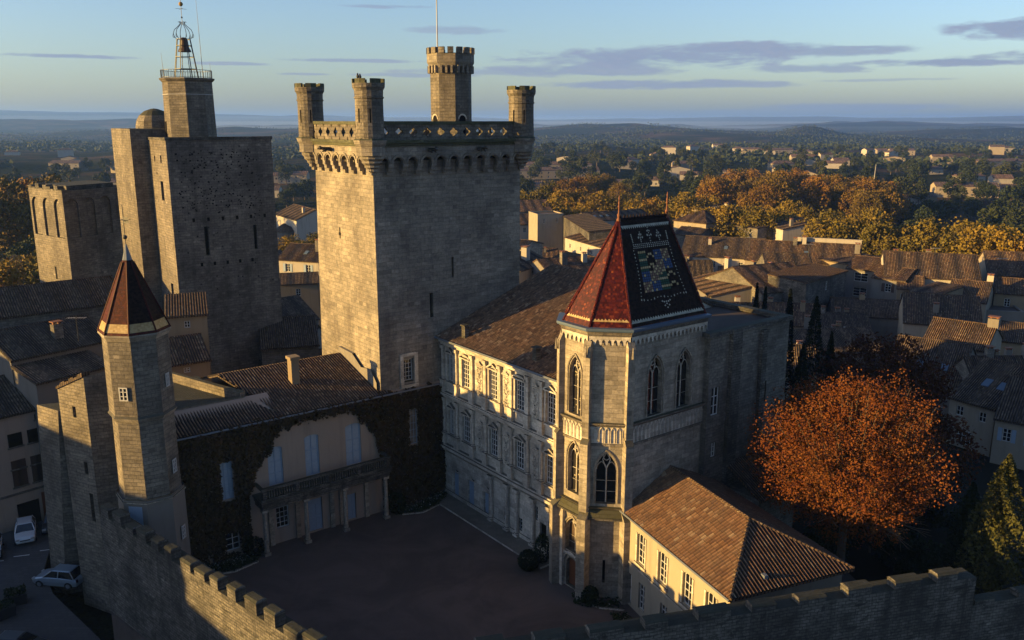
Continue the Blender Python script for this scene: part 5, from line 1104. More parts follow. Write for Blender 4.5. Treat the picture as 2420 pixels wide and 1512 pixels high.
sheet('street', [(-75, 40), (-36, 47), (-10, 34), (30, 34), (-30, 20), (-90, 30), (-80, 90), (-40, 84), (-40, 56)], -5.0, 'paving', .25) if False else None
sheet('street', [(-110, 20), (40, 20), (60, 44), (-8, 34), (-36, 56), (-50, 92), (-110, 92)], -3.2, 'paving', .2)
sheet('pavement', [(-48, 50), (-31, 46), (-24, 50), (-37, 62), (-40, 66), (-44, 60)], -3.08, 'paving', .12)
for i in range(4):
    p = at_z(-30 + i * 62, 1330 - i * 14, -3.2); mk = MB(); mk.prism([(p.x, p.y), (p.x + 1.2, p.y + .35), (p.x + 1.15, p.y + .47), (p.x - .05, p.y + .12)], -3.198, -3.19); o = mk.build('road_marking', 'white_paint'); tag(o, kind='structure')
a = MB(); a.prism([fw(-.1, -.1)[:2], fw(16.6, -.1)[:2], fw(16.6, -1.9)[:2], fw(-.1, -1.9)[:2]][::-1], 0.01, .16); o = a.build('footpath', 'stone_pale'); tag(o, kind='structure')
# flower beds, box balls, tubs
def bush(name, label, cat, wx, wy, z, r, n, m='leaf_bush', size=.09, sq=1.0, group=None, seed=1):
    o = thing(name, label, cat, (wx, wy, z), 0, group, frame=False); rs = random.Random(seed); pts = []
    for i in range(n):
        d = Vector((rs.gauss(0, 1), rs.gauss(0, 1), rs.gauss(0, 1))).normalized() * r * rs.uniform(.82, 1.04); pts.append((d.x, d.y, max(.02, r * sq * .95 + d.z * sq)))
    leaves('foliage', m, pts, size, o, seed)
    a = MB(); a.tube((0, 0, 0), (0, 0, r * .8), .06, 5); a.build('stem', 'bark', o); return o
pb = Wf(16.0, -2.6); bush('box_ball', 'clipped box ball in the corner where the carved front meets the chapel', 'shrub', pb.x, pb.y, 0, .8, 1500, seed=2)
pb = Wf(22.4, -2.0); bush('box_ball', 'clipped box ball in the stone-edged bed at the chapel foot', 'shrub', pb.x, pb.y, 0, .62, 1200, seed=3)
pb = Wf(16.0, -1.2); bush('shrub', 'tall loose rose shrub climbing beside the dark arched doorway', 'shrub', pb.x, pb.y, 0, .6, 700, sq=2.2, seed=4)
pb = Wf(.9, -18.7); bush('shrub', 'dark round shrub at the left corner of the portico', 'shrub', pb.x, pb.y, 0, .8, 900, seed=6)
pb = Wf(.9, -5.7); bush('shrub', 'dark shrub at the right corner of the portico', 'shrub', pb.x, pb.y, 0, .9, 900, seed=7)
def bed(label, pts, n, seed):
    c = Wf(*pts[0]); o = thing('flower_bed', label, 'flower bed', (c.x, c.y, 0), 0, frame=False); rs = random.Random(seed); P = [Wf(*p) - Vector((c.x, c.y, 0)) for p in pts]; lp = []; fp = []
    for i in range(n):
        t = rs.random() * (len(P) - 1); k = int(t); q = P[k].lerp(P[k + 1], t - k); q = q + Vector((rs.uniform(-.6, .6), rs.uniform(-.6, .6), 0)); lp.append((q.x, q.y, rs.uniform(.02, .4)))
        if i % 14 == 0: fp.append((q.x, q.y, rs.uniform(.35, .5)))
    leaves('foliage', 'leaf_bush', lp, .12, o, seed); leaves('flowers', 'petals', fp, .05, o, seed + 1)
    a = MB()
    for i in range(40):
        t = i / 40 * (len(P) - 1); k = int(t); q = P[k].lerp(P[k + 1], t - k) + Vector((.55, -.55, 0)) * .9; a.ball((q.x, q.y, .05), rs.uniform(.1, .16), 4, .7)
    a.build('edging_stones', 'stone_pale', o)
bed('flower bed with pale blossoms at the foot of the ivy left of the portico', [(1.0, -23.5), (1.8, -21), (1.4, -19)], 1500, 21)
bed('curved flower bed with white blossoms in the corner beside the keep', [(1.2, -5.6), (1.9, -4), (1.4, -2), (.7, -.8)], 1400, 22)
bed('stone-edged flower bed at the foot of the chapel apse', [(21.6, -2.3), (22.7, -2.1), (24.0, -.9)], 500, 23)
bed('small planted bed at the door of the hipped wing', [(25.2, -1.9), (26.6, -2.2)], 300, 24)
BN = thing('bench', 'small blue bench against the cream wall of the hipped wing', 'bench', (*Wf(28.3, -1.9).xy, 0), rotw, frame=False)
a = MB(); a.box(-.7, .7, -.2, .25, .42, .47); a.build('seat', 'blue_paint', BN); a = MB(); a.box(-.7, .7, .21, .25, .5, .95); a.build('backrest', 'blue_paint', BN)
for x in (-.6, .56): a = MB(); a.box(x, x + .05, -.18, .2, 0, .42); a.build('leg', 'iron', BN)

# ------------------------------------------------------------------ generic house
def house(name, label, pL, pR, zE, ground, depth, rise, wall='plaster_cream', roof='tiles_brown', kind='gable', wins=(), chims=(), cat='house', group=None, pitch=.26, sky=0, rake=0, seg=4, shutter=None, wseg=2):
    pL = Vector((pL[0], pL[1], 0)); pR = Vector((pR[0], pR[1], 0)); u = pR - pL; L = u.length; u.normalize(); rz_ = math.atan2(u.y, u.x)
    H_ = thing(name, label, cat, (pL.x, pL.y, ground), rz_, group, frame=False); h = zE - ground; m = MB()
    hs = [(x - w_ / 2, x + w_ / 2, z - ground, z - ground + hh_) for x, z, w_, hh_ in wins]
    wallh(m, (0, 0), (L, 0), 0, h, hs, .22)
    m.face([(L, 0, 0), (L, depth, 0), (L, depth, h), (L, 0, h)]); m.face([(0, depth, 0), (0, 0, 0), (0, 0, h), (0, depth, h)]); m.face([(L, depth, 0), (0, depth, 0), (0, depth, h), (L, depth, h)])
    e = .3; hz = h + .04; f = MB()
    if kind == 'gable':
        m.face([(L, 0, h), (L, depth, h), (L, depth / 2, h + rise)]); m.face([(0, depth, h), (0, 0, h), (0, depth / 2, h + rise)])
        lo = -e * rise / (depth / 2)
        roofq(f, (-.15, -e, hz + lo), (L + .15, -e, hz + lo), (L + .15, depth / 2, hz + rise), (-.15, depth / 2, hz + rise), pitch, .07, seg); roofq(f, (L + .15, depth + e, hz + lo), (-.15, depth + e, hz + lo), (-.15, depth / 2, hz + rise), (L + .15, depth / 2, hz + rise), pitch, .07, seg)
        f.tube((-.15, depth / 2, hz + rise + .03), (L + .15, depth / 2, hz + rise + .03), .12, 6)
    elif kind == 'front':                           # gable end towards the viewer
        m.face([(0, 0, h), (L, 0, h), (L / 2, 0, h + rise)]); m.face([(L, depth, h), (0, depth, h), (L / 2, depth, h + rise)]); lo = -e * rise / (L / 2)
        roofq(f, (-e, depth, hz + lo), (-e, -.2, hz + lo), (L / 2, -.2, hz + rise), (L / 2, depth, hz + rise), pitch, .07, seg); roofq(f, (L + e, -.2, hz + lo), (L + e, depth, hz + lo), (L / 2, depth, hz + rise), (L / 2, -.2, hz + rise), pitch, .07, seg)
        f.tube((L / 2, -.2, hz + rise + .03), (L / 2, depth, hz + rise + .03), .12, 6)
    elif kind == 'shed':
        m.face([(L, 0, h), (L, depth, h), (L, depth, h + rise)]); m.face([(0, depth, h), (0, 0, h), (0, depth, h + rise)]); m.face([(L, depth, h), (0, depth, h), (0, depth, h + rise), (L, depth, h + rise)])
        roofq(f, (-.15, -e, hz - e * rise / depth), (L + .15, -e, hz - e * rise / depth), (L + .15, depth + .1, hz + rise), (-.15, depth + .1, hz + rise), pitch, .07, seg)
    elif kind == 'hip':
        k = min(depth / 2, L / 2 - .3); lo = -e * .4
        roofq(f, (-e, -e, hz + lo), (L + e, -e, hz + lo), (L - k, depth / 2, hz + rise), (k, depth / 2, hz + rise), pitch, .07, seg); roofq(f, (L + e, depth + e, hz + lo), (-e, depth + e, hz + lo), (k, depth / 2, hz + rise), (L - k, depth / 2, hz + rise), pitch, .07, seg)
        roofq(f, (L + e, -e, hz + lo), (L + e, depth + e, hz + lo), (L - k, depth / 2, hz + rise), (L - k, depth / 2, hz + rise), pitch, .07, seg); roofq(f, (-e, depth + e, hz + lo), (-e, -e, hz + lo), (k, depth / 2, hz + rise), (k, depth / 2, hz + rise), pitch, .07, seg)
    elif kind == 'flat': f.box(.2, L - .2, .2, depth - .2, h - .3, h - .1); m.box(-.05, L + .05, -.05, .25, h, h + .25); m.box(-.05, .25, .25, depth, h, h + .25); m.box(L - .25, L + .05, .25, depth, h, h + .25); m.box(.25, L - .25, depth - .25, depth, h, h + .25)
    m.build('wall', wall, H_); ro = f.build('roof', roof if kind != 'flat' else 'gravel', H_)
    for x, z, w_, hh_ in wins:
        wn = window(H_, (x, 0, z - ground), UX, -UY, w_, hh_, .2, wseg, 3 if hh_ > 1.2 else 2, frame='white_paint', bar=.05, edge=.08)
        if shutter:
            for s_ in (-1, 1): xx = x + s_ * (w_ * .75 + .03); a = MB(); a.box(xx - w_ / 4, xx + w_ / 4, -.07, -.02, z - ground, z - ground + hh_); a.build('shutter', shutter, wn)
    for (x, y, ch, cw) in chims:
        base = h + (rise * (1 - abs(y - depth / 2) / (depth / 2)) if kind in ('gable', 'hip') else rise * .5); a = MB(); a.box(x - cw / 2, x + cw / 2, y - cw * .4, y + cw * .4, base - .5, base + ch); a.build('chimney', rnd.choice(['plaster_white', 'plaster_grey', 'plaster_ochre', 'stone_house']), ro)
        a = MB(); 
        for k in (-1, 1): a.box(x + k * cw * .28 - .1, x + k * cw * .28 + .1, y - .12, y + .12, base + ch, base + ch + .22)
        a.box(x - cw * .55, x + cw * .55, y - cw * .45, y + cw * .45, base + ch + .22, base + ch + .3); a.build('chimney_pots', 'terracotta', ro)
    for k in range(sky):
        x = L * (k + 1) / (sky + 1) + .7; y = depth * .22; zz = hz + rise * (y / (depth / 2)) + .12; sl_ = rise / (depth / 2) * .5; a = MB(); a.prism([(x - .4, y - .5, zz - sl_), (x + .4, y - .5, zz - sl_), (x + .4, y + .5, zz + sl_), (x - .4, y + .5, zz + sl_)], 0, 0, [(x - .4, y - .5, zz - sl_ + .08), (x + .4, y - .5, zz - sl_ + .08), (x + .4, y + .5, zz + sl_ + .08), (x - .4, y + .5, zz + sl_ + .08)]); a.build('skylight', 'lead_blue', ro)
    H_['_L'] = L; del H_['_L']
    return H_
def hp(label, uL, vL, uR, vR, zE, depth, rise, wall='plaster_cream', roof='tiles_brown', kind='gable', ground=-6.0, nw=0, rows=1, chims=(), w_=.9, hh_=1.4, dz=2.4, **kw):
    pL = at_z(uL, vL, zE); pR = at_z(uR, vR, zE); L = (pR - pL).length; wins = []
    for r_ in range(rows):
        for i in range(nw): wins.append((L * (i + .5) / nw, zE - dz - r_ * 2.9, w_, hh_))
    ch = [(L * fx, depth * fy, c, s_) for fx, fy, c, s_ in chims]
    return house('town_house', label, pL, pR, zE, ground, depth, rise, wall, roof, kind, wins, ch, **kw)

# left side of the street
Hs = hp('cream rendered corner house with barred mullion windows beside the parked cars', -60, 996, 97, 960, 8.0, 9.5, 2.3, 'plaster_pink', 'tiles_grey', ground=-3.2, nw=0)
pL, pR = at_z(-60, 996, 8.0), at_z(97, 960, 8.0); Lh = (pR - pL).length
def hl_open(x, z, w_, h_, m_='opening', nm='window', fr=None):
    a = MB(); a.box(x - w_ / 2, x + w_ / 2, -.05, .01, z, z + h_); p = a.build(nm, m_, Hs)
    a = MB(); a.box(x - w_ / 2 - .1, x + w_ / 2 + .1, -.1, .008, z - .16, z - .002); a.build('window_sill', 'stone_house', p)
for fx in (.62, .84): 
    for zz, hh2 in ((4.6, 1.5), (5.0, 1.0)): pass
for x in (Lh * .50, Lh * .58, Lh * .80, Lh * .88): hl_open(x, 8.0, .75, 1.25)
for x in (Lh * .50, Lh * .58, Lh * .80, Lh * .88): hl_open(x, 4.1, .8, 1.6, 'shutter_brown'); hl_open(x, 5.85, .8, .8, 'shutter_brown')
hl_open(Lh * .60, .05, 1.9, 2.3, nm='garage_door'); hl_open(Lh * .93, .05, 1.2, 2.8, 'wood_door', nm='door'); hl_open(Lh * .92, 10.1, .5, .5)
a = MB(); a.tube((Lh - .1, -.12, 0), (Lh - .1, -.12, 10.9), .06, 6); a.build('drainpipe', 'iron', Hs)
a = MB(); a.box(0, Lh, -.06, .003, 3.3, 3.5); a.build('string_course', 'stone_house', Hs)
hp('long tiled stone hall in front of the arcaded tower at the left edge', -260, 781, 292, 711, 14.5, 8, 2.2, 'stone_house', 'tiles_grey', ground=-5)
hp('dark tiled house with pale chimney left of the slim stair turret', 25, 850, 262, 800, 12.2, 9, 1.9, 'plaster_grey', 'tiles_grey', ground=-5, chims=((.55, .2, 1.4, .9),))
hp('low dark house beneath the left lit parapet beside the ruined tower', 85, 905, 262, 862, 10.6, 4, .9, 'plaster_grey', 'tiles_grey', 'shed', ground=-5)
hp('small ochre house with little square window at the foot of the pitted tower', 392, 748, 488, 741, 15.2, 5.5, 1.1, 'plaster_ochre', 'tiles_near', 'shed', ground=-5, nw=1, w_=.55, hh_=.7, dz=1.3)
hp('low cream house with dark tiles right of the slim stair turret', 385, 862, 494, 846, 11.9, 6, 1.7, 'plaster_ochre', 'tiles_brown', ground=-5, nw=1, w_=.6, hh_=.5, dz=1.1)
hp('stone house with short dark roof between the pitted tower and the keep', 618, 822, 752, 812, 8.5, 9, 2.4, 'stone_house', 'tiles_grey', ground=-5)
hp('rendered house with blue shutters seen between the two big towers', 655, 612, 752, 618, 7.2, 10, 2.5, 'plaster_white', 'tiles_brown', nw=2, rows=2, shutter='blue_paint', chims=((.8, .3, 2.2, .8),), sky=1, w_=1.0, hh_=1.6)
hp('lower cream house with ochre corner under the shuttered house', 655, 672, 752, 668, 4.2, 7, 1.4, 'plaster_ochre', 'tiles_grey', nw=1)
hp('stone house with low roof between the towers above the short dark roof', 655, 770, 752, 752, 2.0, 12, 3, 'plaster_grey', 'tiles_grey', nw=1)
hp('pale gabled house with chimneys high between the towers', 650, 505, 700, 520, 6.5, 12, 2.6, 'plaster_white', 'tiles_grey', chims=((.8, .3, 1.5, .9),))
hp('house with white gable wall beside the keep edge', 690, 515, 748, 520, 6.0, 10, 2.4, 'plaster_white', 'tiles_brown', 'front', chims=((.7, .5, 1.2, .9),))
RT = thing('round_pavilion', 'small round tiled pavilion between the two big towers', 'pavilion', (*at_z(672, 545, 3).xy, -6), 0, frame=False)
a = MB(); a.lathe(0, 0, [(3.2, 0), (3.2, 9.0)], 12); a.build('wall', 'plaster_grey', RT); a = MB(); a.lathe(0, 0, [(3.6, 9.0), (.1, 11.2)], 12); a.build('roof', 'tiles_brown', RT)
# right of the keep
T_ = hp
T_('brown tiled hall at the far edge of town beside the keep', 1228, 500, 1305, 498, 5.5, 14, 3, 'plaster_grey', 'tiles_brown')
T_('low house with pale wall just right of the keep', 1228, 530, 1275, 528, 4.5, 10, 2.5, 'plaster_white', 'tiles_brown', nw=2)
ruin = T_('bright sunlit ruined tower house with ragged parapet right of the keep', 1270, 508, 1331, 506, 8.5, 8, .3, 'plaster_cream', 'tiles_brown', 'flat', nw=2, w_=.6)
T_('dark flank block standing in for the shaded side of the bright ruined tower', 1331, 510, 1392, 548, 8.0, 7, .6, 'stone_wall', 'tiles_grey', 'shed')  # black side of the bright tower, its shade put into a darker stone
T_('sunlit stone cottage with white shuttered window right of the keep', 1231, 588, 1282, 575, 6.5, 6, 1.2, 'stone_chapel', 'tiles_brown', 'front', nw=1, w_=.7, hh_=1.0)
T_('white-walled house with small windows between the ruin and the red roof', 1335, 560, 1440, 590, 5.5, 9, 1.6, 'plaster_white', 'tiles_brown', 'shed', nw=4, w_=.8, hh_=1.1)
T_('low reddish roofed house below the white-walled house', 1300, 612, 1400, 632, 3.0, 8, 1.4, 'plaster_cream', 'tiles_near', nw=2)
T_('tiled house with twin chimney stacks beside the great roof', 1228, 640, 1300, 618, 4.5, 11, 2.2, 'plaster_cream', 'tiles_brown', chims=((.55, .25, 2.6, 1.6),))
T_('dark tiled house with striped ochre chimney before the red roof', 1300, 650, 1410, 640, 4.0, 11, 2.4, 'plaster_grey', 'tiles_brown', chims=((.45, .3, 2.4, 1.3), (.9, .3, 1.8, 1.0)))
T_('house with long glass skylights behind the left finial', 1395, 522, 1455, 518, 5.0, 10, 2, 'plaster_white', 'tiles_grey', sky=3)
T_('low dark house between the two finials', 1455, 520, 1540, 512, 4.8, 10, 2, 'plaster_white', 'tiles_brown', nw=3)
T_('house with pyramid roof and pale stone walls right of the right finial', 1592, 520, 1668, 528, 7.0, 12, 2.8, 'plaster_cream', 'tiles_brown', 'hip', nw=1)
T_('lower grey house under the pyramid roof', 1590, 552, 1652, 558, 4.0, 9, 1.6, 'stone_house', 'tiles_brown', nw=1)
T_('tiled house behind the sunlit stone house with ladder antenna', 1675, 512, 1750, 500, 6.0, 10, 2.2, 'plaster_cream', 'tiles_brown', chims=((.8, .3, 1.3, 1.2),))
T_('sunlit stone house with ragged wall top', 1705, 528, 1790, 540, 6.4, 6, .5, 'stone_house', 'tiles_brown', 'shed', nw=3, w_=.7)
T_('gabled house behind the ragged sunlit wall', 1785, 525, 1850, 542, 6.5, 10, 1.8, 'plaster_white', 'tiles_brown', 'shed', chims=((.9, .3, 1.5, .9),))
T_('long dark tiled house with white wall and blue windows right of the chapel roof', 1608, 602, 1800, 612, 5.0, 14, 3.4, 'plaster_white', 'tiles_grey', nw=6, sky=1, chims=((.33, .3, 1.3, .7),))
T_('very long tiled house with bright white ridge wall', 1760, 612, 2030, 628, 5.8, 13, 3.3, 'plaster_cream', 'tiles_brown', nw=0, chims=((.42, .42, 1.4, .8), (.5, .46, 1.4, .8), (.97, .3, 1.8, 1.0)), sky=1)
e0, e1 = at_z(1760, 612, 5.8), at_z(2030, 628, 5.8); eu = (e1 - e0).normalized(); en = Vector((-eu.y, eu.x, 0)) * 6.9; rw_a, rw_b = e0.lerp(e1, .42) + en, e1 + en
RWl = thing('ridge_wall', 'bright white sunlit parapet wall running along the ridge of the very long tiled house', 'wall', (rw_a.x, rw_a.y, 7.8), math.atan2(rw_b.y - rw_a.y, rw_b.x - rw_a.x), frame=False)
a = MB(); a.box(0, (rw_b - rw_a).length, 0, .4, -3.0, 2.2); a.box(-.1, (rw_b - rw_a).length + .1, -.08, .48, 2.2, 2.3); a.build('wall', 'plaster_white', RWl)
T_('stone gabled house with sunlit gable edge and three chimneys', 1665, 655, 1800, 692, 5.5, 13, 3.2, 'stone_house', 'tiles_brown', 'front', chims=((.1, .3, 2.0, 1.1), (.3, .55, 1.6, .8), (.45, .7, 1.5, .8)))
T_('narrow dark house tucked behind the chapel roof edge', 1620, 660, 1680, 700, 4.5, 8, 1.8, 'plaster_grey', 'tiles_brown', 'shed')
T_('low house below the stone gabled house with reddish roof', 1650, 700, 1790, 722, 1.0, 7, 2.2, 'plaster_white', 'tiles_brown', 'shed')
arch_h = T_('stone house with big arched white window', 1812, 640, 1925, 642, 6.5, 11, 2.6, 'stone_house', 'tiles_brown', nw=0, sky=0)
window(arch_h, (at_z(1812, 640, 6.5) - at_z(1862, 640, 6.5)).length * UX + Vector((0, 0, 9.2)), UX, -UY, 1.9, 1.0, .02, 4, 2, arch='seg', bar=.08, edge=.12)
window(arch_h, Vector((1.6, 0, 5.6)), UX, -UY, 1.6, 2.4, .02, 4, 4, bar=.07, edge=.1)
T_('tall rough stone house with narrow blue window', 1905, 668, 2000, 640, 7.5, 7, .6, 'stone_wall', 'tiles_near', 'shed', nw=1, w_=.8, hh_=1.6)
T_('rear stone house behind the tall rough stone house', 1925, 610, 2010, 625, 6.5, 8, 1.0, 'plaster_ochre', 'tiles_brown', 'shed')
T_('house with dark balcony opening and low brown roof', 2000, 632, 2072, 640, 6.4, 9, 1.8, 'plaster_grey', 'tiles_brown', nw=1, rows=2, w_=2.6, hh_=1.7)
T_('grey house with two pairs of brown shutters', 2060, 654, 2140, 664, 6.3, 8, 1.6, 'plaster_grey', 'tiles_brown', nw=1, rows=2, shutter='shutter_brown', w_=1.1, hh_=1.5)
T_('narrow brownish house with small balcony', 2120, 680, 2182, 684, 5.2, 7, 1.7, 'plaster_ochre', 'tiles_brown', nw=2, w_=.9)
T_('small house with sunlit yellow gable wall and white window', 2150, 688, 2212, 700, 5.6, 7, 1.0, 'plaster_ochre', 'tiles_brown', 'shed', nw=1, w_=.7, hh_=.8)
T_('broad tiled house with white wall and air conditioning units', 2090, 650, 2318, 662, 6.8, 14, 3.4, 'plaster_white', 'tiles_brown', chims=((.15, .7, 1.2, .9), (.5, .6, .9, .8)))
ac0 = at_z(2195, 670, 5.9)
for i in range(2):
    AC = thing('air_conditioner', ('left air conditioning unit on the white wall of the broad tiled house', 'right air conditioning unit on the white wall of the broad tiled house')[i], 'air conditioner', (ac0.x + i * 2.1, ac0.y - .9 + i * .1, 5.0), R(3), 'air conditioning units', frame=False)
    a = MB(); a.box(-.45, .45, -.2, .2, 0, .7); a.build('casing', 'white_paint', AC); a = MB(); a.lathe(0, 0, [(.26, 0), (.26, .03)], 12); o = a.build('fan_grille', 'iron', AC); o.rotation_euler = (math.pi / 2, 0, 0); o.location = (-.1, -.2, .35)
T_('wide tiled house at the right edge with big antenna', 2335, 648, 2480, 655, 6.5, 13, 3.4, 'plaster_cream', 'tiles_brown', nw=3)
T_('small lower tiled house below the antenna house', 2350, 690, 2480, 700, 4.8, 8, 2, 'plaster_ochre', 'tiles_brown', nw=2)
T_('tiled roof house with terracotta terrace wall behind it', 2235, 705, 2330, 715, 4.4, 10, 2.6, 'plaster_cream', 'tiles_brown', chims=((.92, .7, 2.0, 1.0),))
T_('low long dark roof in front of the rough stone house', 1965, 742, 2145, 752, 2.0, 8, 2.1, 'plaster_grey', 'tiles_grey', chims=((.42, .5, .8, .9),))
T_('wide roofed house with cream eaves wall and square chimney', 2135, 760, 2320, 774, 4.0, 13, 3.4, 'plaster_cream', 'tiles_brown', nw=0, chims=((.42, .2, 1.2, .8),))
T_('flat roofed extension with white gutter pipe at right', 2318, 735, 2419, 740, 2.5, 9, .2, 'plaster_grey', 'gravel', 'flat')
T_('long dark roof behind the brown tree with metal flue', 1880, 880, 2120, 868, 1.5, 15, 3.8, 'plaster_grey', 'tiles_grey', chims=((.1, .6, 1.2, .6),))
T_('broad ridge roof with skylights behind the brown tree', 2080, 900, 2260, 930, 2.5, 16, 4.2, 'plaster_grey', 'tiles_grey', sky=2)
T_('raised tiled house with cream strip wall and red brick end', 2180, 805, 2330, 828, 5.2, 9, 2.4, 'plaster_cream', 'tiles_brown', chims=((.95, .5, 1.0, 1.3),))
T_('small red-walled house at the right edge of the roofs', 2335, 800, 2440, 812, 3.6, 9, 1.8, 'plaster_ochre', 'tiles_brown', nw=1)
garden_house = T_('beige house with two dark windows facing the garden', 2245, 935, 2352, 965, 4.8, 12, 3.4, 'plaster_cream', 'tiles_grey', ground=-1, nw=2, rows=1, sky=2, w_=.8, hh_=1.1, dz=1.9)
window(garden_house, Vector((2.1, 0, .9)), UX, -UY, 1.5, 1.5, .02, 3, 3, bar=.06, edge=.1)
T_('beige house with blue shutters at the right edge of the garden', 2352, 985, 2480, 1010, 4.4, 11, 3.2, 'plaster_cream', 'tiles_grey', ground=-1, nw=2, shutter='blue_paint', w_=.8)

# ------------------------------------------------------------------ more town roofs, filling the blocks behind (individual houses, sorted left to right in rows)
def free_spot(x, y, used):
    return all((x - a) ** 2 + (y - b) ** 2 > c * c for a, b, c in used)
used = [(o.location.x + 4, o.location.y + 4, 7.5) for o in COL.objects if o.name.startswith('town_house')]
ordn = ['first', 'second', 'third', 'fourth', 'fifth', 'sixth', 'seventh', 'eighth', 'ninth', 'tenth', 'eleventh', 'twelfth', 'thirteenth', 'fourteenth', 'fifteenth', 'sixteenth', 'seventeenth', 'eighteenth', 'nineteenth', 'twentieth']
fill = []
for row, rr_ in enumerate((112, 128, 145, 163, 183, 205)):
    lst = []
    for a_ in [x * .1 for x in range(-300, 330)]:
        if -28 < a_ < -15.5 or (-13.0 < a_ < 2) : continue
        x, y = rr_ * math.sin(R(a_)), rr_ * math.cos(R(a_))
        if rr_ > 180 and a_ > 15.5 or rr_ > 165 and a_ > 22 or rr_ > 150 and a_ > 28: continue
        if free_spot(x, y, used): lst.append((a_, x, y)); used.append((x, y, 8.2))
    for i, (a_, x, y) in enumerate(lst): fill.append((row, i, a_, x, y, len(lst)))
rowname = ['nearest back row', 'second back row', 'third back row', 'fourth back row', 'fifth back row', 'farthest town row']
for row, i, a_, x, y, n in fill:
    w_ = rnd.uniform(6.5, 10); d = rnd.uniform(6, 8.5); ang = R(-6 + rnd.choice([-8, 4, 10, 84]) + rnd.uniform(-5, 5)); u = Vector((math.cos(ang), math.sin(ang), 0)); c = Vector((x, y, 0)); zE = rnd.uniform(.5, 3.8)
    wl = rnd.choice(['plaster_cream', 'plaster_ochre', 'plaster_grey', 'plaster_grey', 'stone_house', 'stone_house']); rk = rnd.choice(['tiles_brown', 'tiles_brown', 'tiles_grey'])
    nm = {'plaster_cream': 'cream', 'plaster_white': 'pale', 'plaster_ochre': 'ochre', 'plaster_grey': 'grey', 'stone_house': 'rough stone'}[wl]
    if abs(ang) > 1: c = c - u * (w_ / 2) + Vector((d / 2, 0, 0))
    side = 'left of the keep' if a_ < -10 else 'right of the chapel'
    house('town_house', f'{nm} tiled house in the {rowname[row]} of roofs, {ordn[i % 20]} from the left', c - u * w_ / 2, c + u * w_ / 2, zE, -7.5, d, rnd.uniform(2.2, 3.0), wl, rk, rnd.choice(['gable', 'gable', 'hip', 'gable']),
          [(w_ * (k + .5) / 3, zE - 2.1, .9, 1.3) for k in range(3)] if row < 4 else (), [(w_ * rnd.uniform(.15, .85), d * rnd.uniform(.3, .7), rnd.uniform(.7, 1.5), rnd.uniform(.6, 1.0)) for k in range(rnd.choice([1, 2, 3]))], group='roofs of the old town', pitch=.3)
def antenna(u, v, z, h, label):
    p = at_z(u, v, z); A = thing('roof_antenna', label, 'antenna', (p.x, p.y, z), 0, frame=False); a = MB(); a.tube((0, 0, -.5), (0, 0, h), .04, 5); a.build('mast', 'iron', A)
    a = MB(); a.tube((-.9, 0, h - .15), (.9, .3, h - .15), .03, 4)
    for i in range(8): x = -.85 + i * .24; a.tube((x, -.35, h - .15), (x, .4, h - .15), .018, 3)
    a.build('crossbars', 'pole', A)
antenna(2363, 655, 9.5, 3.2, 'television antenna on the wide house at the right edge'); antenna(1690, 512, 8, 3.0, 'television antenna above the houses right of the right finial')
antenna(185, 795, 13.6, 2.0, 'television antenna on the dark roof left of the slim stair turret'); antenna(1770, 590, 9.0, 2.6, 'television antenna on the very long tiled house'); antenna(2207, 615, 9, 2.4, 'television antenna on the broad tiled house'); antenna(1910, 600, 9.5, 2.0, 'thin antenna beside the white ridge wall')
p = at_z(1995, 782, 3.0); SD = thing('satellite_dish', 'white satellite dish on the roofs right of the cypresses', 'satellite dish', (p.x, p.y, 2.4), R(20), frame=False)
a = MB(); a.lathe(0, 0, [(.02, 0), (.35, .06), (.55, .16)], 14); o = a.build('dish', 'white_paint', SD); o.rotation_euler = (R(60), 0, 0); o.location = (0, 0, .7); a = MB(); a.tube((0, 0, -.6), (0, 0, .7), .04, 5); a.build('bracket', 'iron', SD)
for i, u_ in enumerate((2012, 2022)):
    p = at_z(u_, 805, 2.6); CW = thing('chimney_cowl', ('left white rotating cowl beside the satellite dish', 'right white rotating cowl beside the satellite dish')[i], 'cowl', (p.x, p.y, 1.2), 0, 'white chimney cowls', frame=False)
    a = MB(); a.lathe(0, 0, [(.22, 0), (.22, .9)], 10); a.build('flue', 'white_paint', CW); a = MB(); a.lathe(0, 0, [(.22, .95), (.38, 1.15), (.3, 1.5), (.05, 1.6)], 10); a.build('cap', 'zinc', CW)

# ------------------------------------------------------------------ houses left of the frame whose roofs shade the courtyard
for i, (x0, y0, x1, y1, zt_, d) in enumerate(((-72, -18, -75.6, 5, 23.0, 12), (-75.6, 5.5, -77.8, 19.3, 23.4, 12), (-77.8, 19.6, -78.4, 22.7, 18.4, 11), (-78.5, 23, -80, 31, 15.6, 11), (-80.2, 31.5, -86, 66, 18.3, 11), (-86, 67, -91, 96, 19.0, 11), (-91, 97, -94, 122, 19.5, 11), (-66, -48, -72, -18, 19.0, 12))):
    house('town_house', ['tall', 'broad', 'narrow', 'small', 'grey', 'long', 'high', 'wide'][i] + ' house across the square to the left of the view', (x0, y0), (x1, y1), zt_ - 2.4, -5.5, d, 2.4, 'plaster_cream', 'tiles_brown', 'gable', [(k * 3.2 + 1.5, z, 1.0, 1.6) for k in range(4 if i not in (2, 3) else 1) for z in (0, 4, 8)], [(rnd.uniform(1, 2.5) if i in (2, 3) else rnd.uniform(3, 12), 6, 1.2, 1.0)], pitch=.5)

